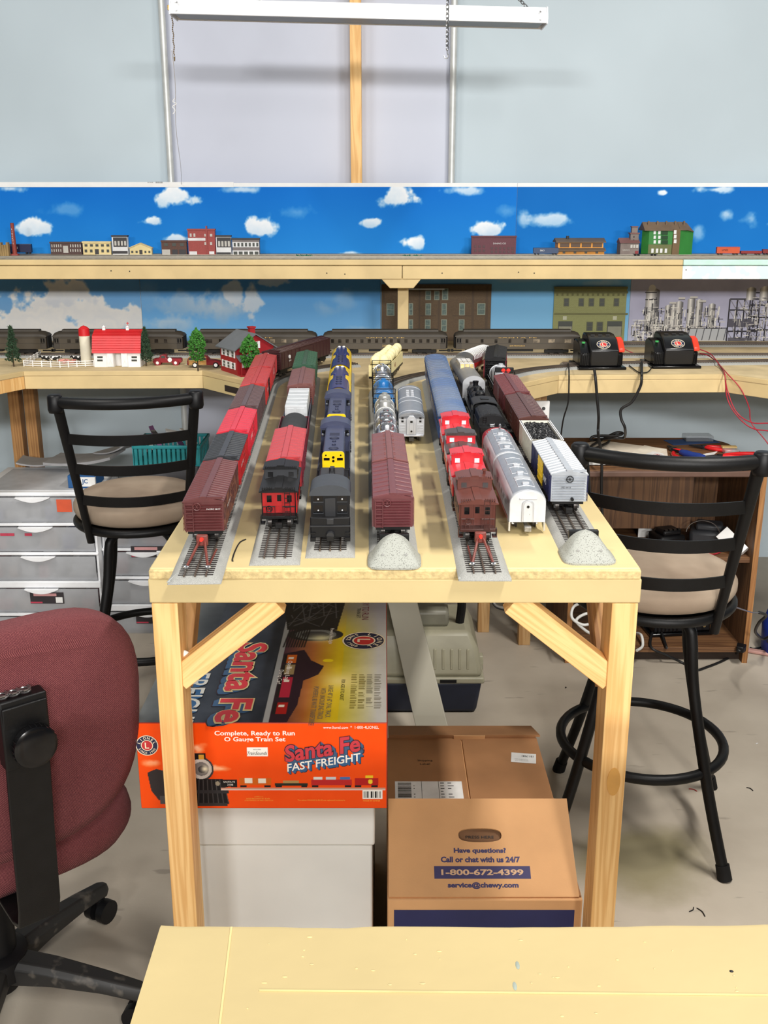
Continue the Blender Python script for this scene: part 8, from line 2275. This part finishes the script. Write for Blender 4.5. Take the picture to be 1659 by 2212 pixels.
g = tower('white plastic drawer tower with smoky clear drawers and an orange label', X1 - .42, X1, yD, zD, 6)
zD2 = at(300, 1120, Y=yD + .05).z
X2 = at(216, 1150, Y=yD + .05).x
g2 = tower('white plastic drawer tower behind the tan bar stool seat', X2, X2 + .30, yD + .05, zD2, 6)
ORL = mat('orange_label', (222, 92, 56), .6)
def sticker(g, px0, px1, py0, py1, y, m_, name='drawer_label'):
    return pxbox(MB(), px0, px1, py0, py1, y, .0012, y).build(name, m_, g, world=True)
sticker(g, 121, 156, 1079, 1106, yD - .0065, ORL)
LB1, LB2, LB3 = mat('label_dark', (46, 40, 44), .6), mat('label_pink', (206, 150, 150), .6), mat('label_red', (190, 60, 84), .6)
for gg, px, py, yy in ((g, 64, 1280, yD), (g2, 282, 1180, yD + .05), (g2, 293, 1323, yD + .05)):
    s_ = sticker(gg, px, px + 75, py, py + 24, yy - .0065, LB1)
    sticker(gg, px + 8, px + 58, py + 2, py + 8, yy - .0068, LB2, 'label_print'); sticker(gg, px + 2, px + 28, py + 20, py + 23, yy - .0068, LB3, 'label_print'); sticker(gg, px + 56, px + 72, py + 10, py + 22, yy - .0068, WHT, 'label_print')
for px in (0, 15, 53): sticker(g, px, px + 16, 1152, 1158, yD - .0065, LB3)
# things on the towers
PAP = mat('paper_grey', (176, 176, 178), .7, var=.05); PAPW = mat('paper_white', (228, 228, 226), .7)
def sheetpile(name, label, px0, py0, px1, py1, z, m_, rot=0, w=.2, d=.14, th=.004, tilt=0, cat='paper'):
    p = at((px0 + px1) / 2, (py0 + py1) / 2, Z=z)
    b = MB(); b.M = Matrix.Rotation(rot, 4, 'Z') @ Matrix.Rotation(tilt, 4, 'Y'); n = 8
    S = []
    for i in range(n + 1): x = -w / 2 + w * i / n; c_ = .012 * abs(2 * i / n - 1) ** 2; S.append([(x, -d / 2, c_), (x, d / 2, c_), (x, d / 2, c_ + th), (x, -d / 2, c_ + th)])
    b.loft(S); o = b.build(name, m_, None); o.location = p; tag(o, label, cat); return o
zz = zD + .002
sheetpile('magazine', 'grey magazine lying on the plastic drawer top, edge lifting', 60, 990, 120, 1010, zz + .012, PAP, .1, .16, .12, .006, 0, 'magazine')
sheetpile('magazine', 'grey papers stacked behind the bar stool slats', 120, 985, 250, 1005, zz + .03, PAP, -.12, .26, .16, .010, R(-6), 'magazine')
sheetpile('magazine', 'curled grey booklet leaning at the back of the drawer tower', 230, 965, 290, 980, zz + .06, PAP, -.5, .16, .12, .005, R(-16), 'magazine')
p = at(200, 1042, Z=zD)
bb = top('blue_carton', 'small blue and white carton on the drawers behind the bar stool', 'carton', (at(158, 1030, Y=3.55).x + .045, 3.55, zz))
MB().box(-.05, .045, -.05, .07, 0, .045).build('carton', mat('carton_blue', (26, 84, 140), .6), bb, bevel=.002); MB().box(-.03, .046, -.0508, -.04, .006, .040).build('white_panel', WHT, bb); lettering(bb, 'JC', mat('carton_blue', (30, 100, 170)), (.01, -.0515, .023), FRONT, height=.020, bold=.02)
TEAL = mat('teal_plastic', (20, 128, 134), .4)
a, c = at(300, 1000, Y=3.62), at(440, 1000, Y=3.62)
zb_ = at(360, 1000, Y=3.55).z - .012
kb = top('teal_basket', 'teal plastic basket holding white and purple model bits', 'basket', ((a.x + c.x) / 2, 3.65, zb_))
w2, d2, h2 = (c.x - a.x) / 2, .10, .075
for s in (-1, 1):
    for k_ in range(7): MB().box(s * w2 - .0015, s * w2 + .0015, -d2 + k_ * .03 - .006, -d2 + k_ * .03 + .010, 0, h2).build('basket_bar', TEAL, kb) if -d2 + k_ * .03 < d2 else None
    for k_ in range(14): x = -w2 + (2 * w2) * (k_ + .5) / 14; MB().box(x - w2 / 22, x + w2 / 22, s * d2 - .0015, s * d2 + .0015, 0, h2).build('basket_bar', TEAL, kb)
    MB().box(-w2 - .004, w2 + .004, s * d2 - .004, s * d2 + .004, h2 - .012, h2).build('basket_rim', TEAL, kb, bevel=.002); MB().box(s * w2 - .004, s * w2 + .004, -d2, d2, h2 - .012, h2).build('basket_rim', TEAL, kb, bevel=.002)
MB().box(-w2, w2, -d2, d2, 0, .004).build('basket_floor', TEAL, kb)
rr = random.Random(3)
for i in range(9):
    o = MB().box(-.045, .045, -.008, .008, -.003, .003).build('model_scrap', rr.choice((WHT, mat('scrap_purple', (110, 70, 110), .5), PAPW, mat('scrap_dark', (70, 66, 60), .6))), None, bevel=.001)
    o.location = (kb.location.x + rr.uniform(-w2 * .7, w2 * .5), 3.65 + rr.uniform(-.05, .05), zb_ + h2 + rr.uniform(-.02, .02)); o.rotation_euler = (rr.uniform(-.5, .5), rr.uniform(-.9, .9), rr.uniform(0, 3)); tag(o, 'loose pale model scrap sticking out of the teal basket', 'model scrap', 'scraps in the teal basket')
# stand under the basket: a box filling the gap down to the second tower
bs = MB().box(kb.location.x - .11, kb.location.x + .11, 3.54, 3.76, zD2, zb_).build('storage_box', mat('dark_storage', (70, 70, 74), .6), None, bevel=.004)
tag(bs, 'dark storage box under the teal basket', 'box')

# ------------------------------------------------------------------ wooden desk and what lies on it
DX0, DX1, DY0, DY1 = .620, 1.245, 3.255, 3.70
dk_ = top('wooden_desk', 'wood grain laminate desk cluttered with tools under the layout bench', 'desk', ((DX0 + DX1) / 2, (DY0 + DY1) / 2, 0))
cr = []
x0, x1, y0, y1 = DX0 - .02, DX1 - .015, DY0 - .03, DY1
tp = [(x0, y0), (x1, y0), (x1 + .0, y0 + .22)] + [(x1 - .12 + .12 * math.cos(t), y1 - .12 + .12 * math.sin(t)) for t in [R(90) * i / 8 for i in range(9)]] + [(x0, y1)]
MB().prism(tp, DZ - .020, DZ, 'z').build('desk_top', OAKX, dk_, world=True, bevel=.002)
MB().box(x0, x1, y0 - .004, y0 + .012, DZ - .024, DZ - .004).build('edge_band', mat('desk_edge_brown', (96, 70, 58), .6), dk_, world=True, bevel=.004)
for x in (DX0, DX1 - .018): MB().box(x, x + .018, DY0, DY1, 0, DZ - .020).build('side_panel', OAKZ, dk_, world=True, bevel=.001); MB().box(x, x + .018, DY0 - .002, DY0 + .001, 0, DZ - .020).build('edge_strip', OAKL, dk_, world=True)
MB().box(DX0 + .018, DX1 - .018, DY1 - .03, DY1 - .018, .30, DZ - .02).build('back_panel', OAKZ, dk_, world=True)
MB().box(DX0 + .018, DX0 + .45, DY0 + .20, DY0 + .21, .42, DZ - .02).build('modesty_panel', OAKZ, dk_, world=True)
zsf = at(1480, 1205, Y=DY0 + .02).z
MB().box(DX0 + .018, DX1 - .018, DY0 + .02, DY1 - .03, zsf - .018, zsf).build('shelf', OAKX, dk_, world=True, bevel=.001)
zbf = at(1480, 1400, Y=DY0).z
MB().box(DX0 + .018, DX1 - .018, DY0 + .005, DY1 - .03, zbf - .018, zbf).build('bottom_shelf', OAKX, dk_, world=True, bevel=.001)
MB().box(DX0 + .018, DX1 - .018, DY0 + .03, DY0 + .045, 0.0, zbf - .018).build('toe_kick', mat('toe_dark', (48, 34, 24), .7), dk_, world=True)
# papers and stickers
def paper(label, pts, z, m_=PAPW, name='paper_sheet', cat='paper'):
    P_ = [at(px, py, Z=z) for px, py in pts]; c = sum(P_, Vector()) / len(P_); c.z = z
    o = MB().loft([[(p.x - c.x, p.y - c.y, h_) for p in P_] for h_ in (0, .0008)]).build(name, m_, None, smooth=False); o.location = c; tag(o, label, cat); return o
paper('cream paper towel sheet on the desk under the coiled cord', [(1255, 985), (1445, 1000), (1440, 970), (1300, 952), (1258, 958)], DZ + .0006, mat('towel_cream', (226, 216, 200), .8))
paper('folded cream paper towel leaning on the desk papers', [(1345, 990), (1380, 998), (1440, 972), (1392, 962)], DZ + .0022, mat('towel_cream2', (232, 224, 208), .8))
paper('white paper sheet at the front of the desk', [(1262, 990), (1340, 1000), (1440, 1004), (1262, 1004)], DZ + .0035)
stk = paper('white sticker sheet printed with red stars', [(1372, 990), (1452, 1002), (1432, 980), (1411, 975)], DZ + .0050)
def star(px, py, r_, par):
    c = at(px, py, Z=DZ + .0061) - Vector(par.location)
    pts = [(r_ * (1 if i % 2 == 0 else .42) * math.cos(math.pi / 2 + math.pi * i / 5), r_ * (1 if i % 2 == 0 else .42) * math.sin(math.pi / 2 + math.pi * i / 5)) for i in range(10)]
    b = MB(); b.add([(c.x, c.y, c.z)] + [(c.x + p[0], c.y + p[1] * 1.3, c.z) for p in pts], [(0, i + 1, (i + 1) % 10 + 1) for i in range(10)]); b.build('star_print', mat('star_red', (150, 40, 44), .6), par, smooth=False)
    b = MB(); b.tube([(c.x + 1.25 * r_ * math.cos(t), c.y + 1.6 * r_ * math.sin(t), c.z) for t in [2 * math.pi * i / 20 for i in range(20)]], .0004, 4, True); b.build('star_ring', mat('star_red', (150, 40, 44)), par)
star(1399, 987, .011, stk); star(1421, 983, .011, stk); star(1441, 993, .010, stk)
paper('white folded paper corner under the blue screwdriver', [(1492, 996), (1522, 1000), (1551, 975), (1515, 982)], DZ + .0006)
# pliers
def pliers(label, px, py, rz, L=.15, spread=.35):
    p = at(px, py, Z=DZ + .008); g = top('pliers', label, 'pliers', p, rz)
    for s in (-1, 1):
        pts = [(0, 0, 0), (s * .010, -L * .2, 0), (s * (.010 + spread * .05), -L * .55, 0), (s * (.008 + spread * .05), -L, 0)]
        MB().tube(cat_path(pts, 5), [.004 + .003 * min(1, i / 5) for i in range(16)], 8).build('handle', mat('plier_red', (206, 30, 36), .35), g, ang=70)
        MB().loft([[(s * .001, -.004, -.004), (s * .012, -.004, -.004), (s * .012, -.004, .004), (s * .001, -.004, .004)], [(s * .0006, .05, -.002), (s * .004, .05, -.002), (s * .004, .05, .002), (s * .0006, .05, .002)]]).build('jaw', mat('tool_steel', (50, 50, 54), .35, .6), g, bevel=.001)
    MB().cyl((0, 0, -.006), (0, 0, .006), .010, n=14).build('pivot', mat('tool_steel', (50, 50, 54)), g)
pliers('red handled pliers with jaws up beside the star stickers', 1455, 970, R(8), .15, .5)
pliers('red handled needle nose pliers behind the blue screwdriver', 1520, 965, R(60), .10, .2)
pliers('red handled side cutters near the clear packet', 1555, 985, R(95), .13, .3)
g = top('screwdriver', 'blue handled screwdriver lying across the desk tools', 'screwdriver', at(1490, 982, Z=DZ + .016), R(30))
MB().lathe([(.004, -.065), (.012, -.060), (.0135, -.04), (.0115, -.01), (.0125, .015), (.010, .04), (.006, .045)], n=14, ax='y').build('handle', mat('screwdriver_blue', (34, 58, 130), .3), g)
MB().cyl((0, .045, 0), (0, .085, 0), .0045, n=8).build('shaft', BLK, g)
pk_ = paper('blue card blister pack with a clear lid at the back of the desk', [(1433, 951), (1455, 962), (1556, 956), (1535, 947)], DZ + .0006, mat('blister_blue', (40, 76, 130), .5), 'blister_pack', 'blister pack')
q0 = at(1478, 953, Z=DZ) - Vector(pk_.location); MB().box(q0.x, q0.x + .10, q0.y - .02, q0.y + .04, .001, .022).build('clear_lid', mat('clear_plastic', (150, 156, 164), .1, alpha=.35), pk_, bevel=.004)
MB().box(q0.x + .004, q0.x + .096, q0.y - .016, q0.y + .036, .001, .004).build('dark_insert', BLK, pk_)
g = top('clear_packet', 'small clear plastic packet with a tan header card on the desk', 'packet', at(1578, 980, Z=DZ))
MB().box(-.025, .025, -.02, .02, 0, .018).build('bag', mat('clear_bag', (190, 190, 190), .15, alpha=.45), g, bevel=.005); MB().box(-.025, .025, .012, .030, .016, .022).build('header_card', mat('header_tan', (200, 170, 110), .6), g)
# shelf clutter
def lump(name, label, cat, px, py, y, size, m_, rz=0, z=None):
    p = at(px, py, Y=y); p.z = z if z is not None else p.z
    g = top(name, label, cat, p, rz); sx_, sy_, sz_ = size
    MB().box(-sx_ / 2, sx_ / 2, -sy_ / 2, sy_ / 2, 0, sz_ * .7).build('body', m_, g, bevel=min(size) * .18)
    MB().box(-sx_ * .35, sx_ * .35, -sy_ * .4, sy_ * .3, sz_ * .66, sz_).build('upper_body', m_, g, bevel=min(size) * .12)
    return g
SZ = zsf + .0005
g = lump('black_controller', 'black remote controller on the desk shelf beside a white card', 'controller', 1440, 1160, 3.42, (.10, .09, .06), BLK, .3, SZ)
for i in range(4): MB().box(-.03 + i * .017, -.02 + i * .017, -.035, -.025, .058, .064).build('button', BLKG, g)
g = lump('black_speaker', 'dark grey rounded speaker with a wire hoop on the desk shelf', 'speaker', 1530, 1160, 3.44, (.13, .10, .075), mat('speaker_grey', (48, 50, 54), .5), -.3, SZ)
b = MB(); b.tube([(.055 * math.cos(t) - .02, -.06, .05 + .045 * math.sin(t)) for t in [math.pi * i / 14 for i in range(15)]], .0018, 6); b.build('hoop', STEEL, g)
o = beam('power_strip', at(1560, 1150, Y=3.36), at(1605, 1195, Y=3.30), .05, .035, WHT, None); tag(o, 'white power strip sticking out at the right side of the desk shelf', 'power strip')
o = MB().box(-.03, .03, -.003, .003, 0, .055).build('white_card', PAPW, None); o.location = (at(1398, 1130, Y=3.50).x, 3.50, SZ); tag(o, 'small white card standing on the desk shelf', 'card')
wire('shelf_wire', 'thin red and black test wire tangled on the desk shelf', [Vector((.98, 3.32, SZ + .004)), Vector((1.02, 3.30, SZ + .004)), Vector((1.06, 3.33, SZ + .02)), Vector((1.10, 3.30, SZ + .004)), Vector((1.14, 3.32, SZ + .004))], .0022, RW)
p = at(1480, 1390, Y=3.36)
ps_ = top('power_supply', 'black finned power supply on the bottom desk shelf', 'power supply', (1.045, 3.44, zbf + .0005), R(6))
MB().box(-.125, .105, -.085, .085, 0, .012).build('base', BLKG, ps_, bevel=.003); MB().loft([[(-.115, -.078, .012), (.098, -.078, .012), (.098, .08, .012), (-.115, .08, .012)], [(-.105, -.066, .12), (.090, -.066, .12), (.090, .07, .12), (-.105, .07, .12)]]).build('housing', BLK, ps_, bevel=.006)
for i in range(7): MB().box(-.112 + i * .014, -.107 + i * .014, -.080, -.066, .016, .085).build('fin', BLKG, ps_)
for x, z in ((.045, .045), (.062, .062), (.068, .038), (.055, .078)): MB().cyl((x, -.074, z), (x, -.090, z), .0055, n=10).build('terminal', mat('terminal_brass', (150, 130, 90), .4, .6), ps_)
MB().box(.02, .09, -.0775, -.070, .085, .092).build('label_bar', P('lip_grey', (66, 68, 72)), ps_)
fz = zbf + .006
wire('floor_cable', 'black power cord running from the bottom desk shelf across the floor to a plug', [at(1415, 1340, Z=fz), at(1440, 1400, Z=fz), at(1420, 1350, Z=fz + .01), at(1405, 1395, Z=fz), at(1440, 1415, Y=DY0 - .01), at(1475, 1432, Z=.004), at(1500, 1448, Z=.004), at(1530, 1440, Z=.004), at(1560, 1428, Z=.004), at(1585, 1415, Z=.006), at(1598, 1404, Y=DY0 - .03)], .0045, CB)
g = top('power_plug', 'black electrical plug at the end of the floor cord', 'plug', at(1598, 1404, Y=DY0 - .03), R(-30))
MB().loft([[(-.012, 0, -.010), (.012, 0, -.010), (.012, 0, .010), (-.012, 0, .010)], [(-.016, .03, -.014), (.016, .03, -.014), (.016, .03, .014), (-.016, .03, .014)]]).build('body', BLK, g, bevel=.003); MB().box(-.008, -.006, .03, .045, -.003, .003).box(.006, .008, .03, .045, -.003, .003).build('prong', STEEL, g)
WCAB = mat('cable_white', (222, 222, 218), .45)
wire('white_cable', 'white cable looped on the floor beside the desk', [at(1075, 1290, Y=3.6), at(1068, 1305, Y=3.6), at(1090, 1312, Y=3.55), at(1130, 1300, Y=3.5), at(1160, 1310, Y=3.5)], .005, WCAB)
wire('white_cable', 'white cable hanging in a loop behind the pine brace', [at(1150, 1330, Y=3.45), at(1155, 1355, Y=3.42), at(1168, 1362, Y=3.40), at(1178, 1350, Y=3.42), at(1172, 1330, Y=3.45)], .005, WCAB)
wire('white_cable', 'tangled white cable in front of the desk side by the stool leg', [at(1268, 1300, Y=3.2), at(1240, 1310, Y=3.22), at(1236, 1335, Y=3.2), at(1262, 1350, Y=3.2), at(1290, 1338, Y=3.2), at(1270, 1325, Y=3.2), at(1245, 1340, Y=3.2), at(1265, 1362, Y=3.2), at(1285, 1372, Y=3.2)], .005, WCAB)
wire('white_cable', 'white cord ring on the bottom desk shelf next to the table leg', [at(1372, 1368, Z=fz), at(1385, 1372, Z=fz + .02), at(1388, 1395, Z=fz), at(1376, 1405, Z=fz)], .005, WCAB)
wire('black_cable', 'thin black cable drooping in front of the bench leg', [at(1058, 1292, Y=3.50), at(1072, 1312, Y=3.48), at(1100, 1320, Y=3.46)], .003, CB)
wire('steel_wire', 'thin steel wire running from the stool post to a black cable', [at(1572, 1305, Y=2.22), at(1590, 1312, Y=2.4), at(1625, 1323, Y=2.8), at(1640, 1323, Y=2.9)], .0018, STEEL)
wire('black_cable', 'black cable tangle on the floor right of the desk', [at(1640, 1323, Y=2.9), at(1655, 1330, Y=2.95), at(1640, 1345, Y=3.0), at(1632, 1365, Y=3.1), at(1648, 1380, Y=3.2), at(1665, 1375, Y=3.2), at(1652, 1395, Z=.006), at(1630, 1402, Z=.005), at(1620, 1400, Z=.005)], .005, CB)
zq = at(1672, 1295, Y=3.3).z
o = MB().lathe([(.06, 0), (.09, .01), (.095, zq * .5), (.075, zq * .8), (.045, zq * .93), (.02, zq)], n=18).build('blue_bag', mat('blue_fabric', (26, 60, 170), .6, bump=.6, bscale=25), None, ang=80); o.location = (at(1712, 1320, Y=3.34).x, 3.34, 0); tag(o, 'bright blue bag at the right edge beside the desk', 'bag')
o = MB().box(-.06, .06, -.012, .012, 0, .012).build('marker_pen', mat('pen_pink', (196, 150, 140), .6), None, bevel=.004); o.location = at(1640, 1412, Z=.001); o.rotation_euler = (0, 0, R(-25)); tag(o, 'pale pink wrapped stick on the floor right of the desk', 'stick')
for px, py, rz in ((1640, 1330, 0),): pass
# floor specks
for i, (px, py, L, m_, lb) in enumerate(((1497, 1706, .022, mat('speck_red', (150, 30, 30), .6), 'short red wire scrap on the concrete floor'), (1620, 1704, .02, BLK, 'short black wire scrap near the stool foot'), (1515, 1970, .03, BLK, 'thin dark twig on the floor near the table leg'), (1222, 1485, .008, BLK, 'small dark crumb on the floor beyond the carton'), (1635, 1606, .006, WHT, 'tiny white crumb on the floor by the stool'), (1495, 1965, .02, BLK, 'short dark sliver lying on the floor before the stool'))):
    p = at(px, py, Z=.0012); o = MB().tube(cat_path([(-L / 2, 0, 0), (0, .002, .0006), (L / 2, -.003, 0)], 4), .0012, 5).build('floor_scrap', m_, None); o.location = p; o.rotation_euler = (0, 0, R(-25 - 20 * i)); tag(o, lb, 'scrap')
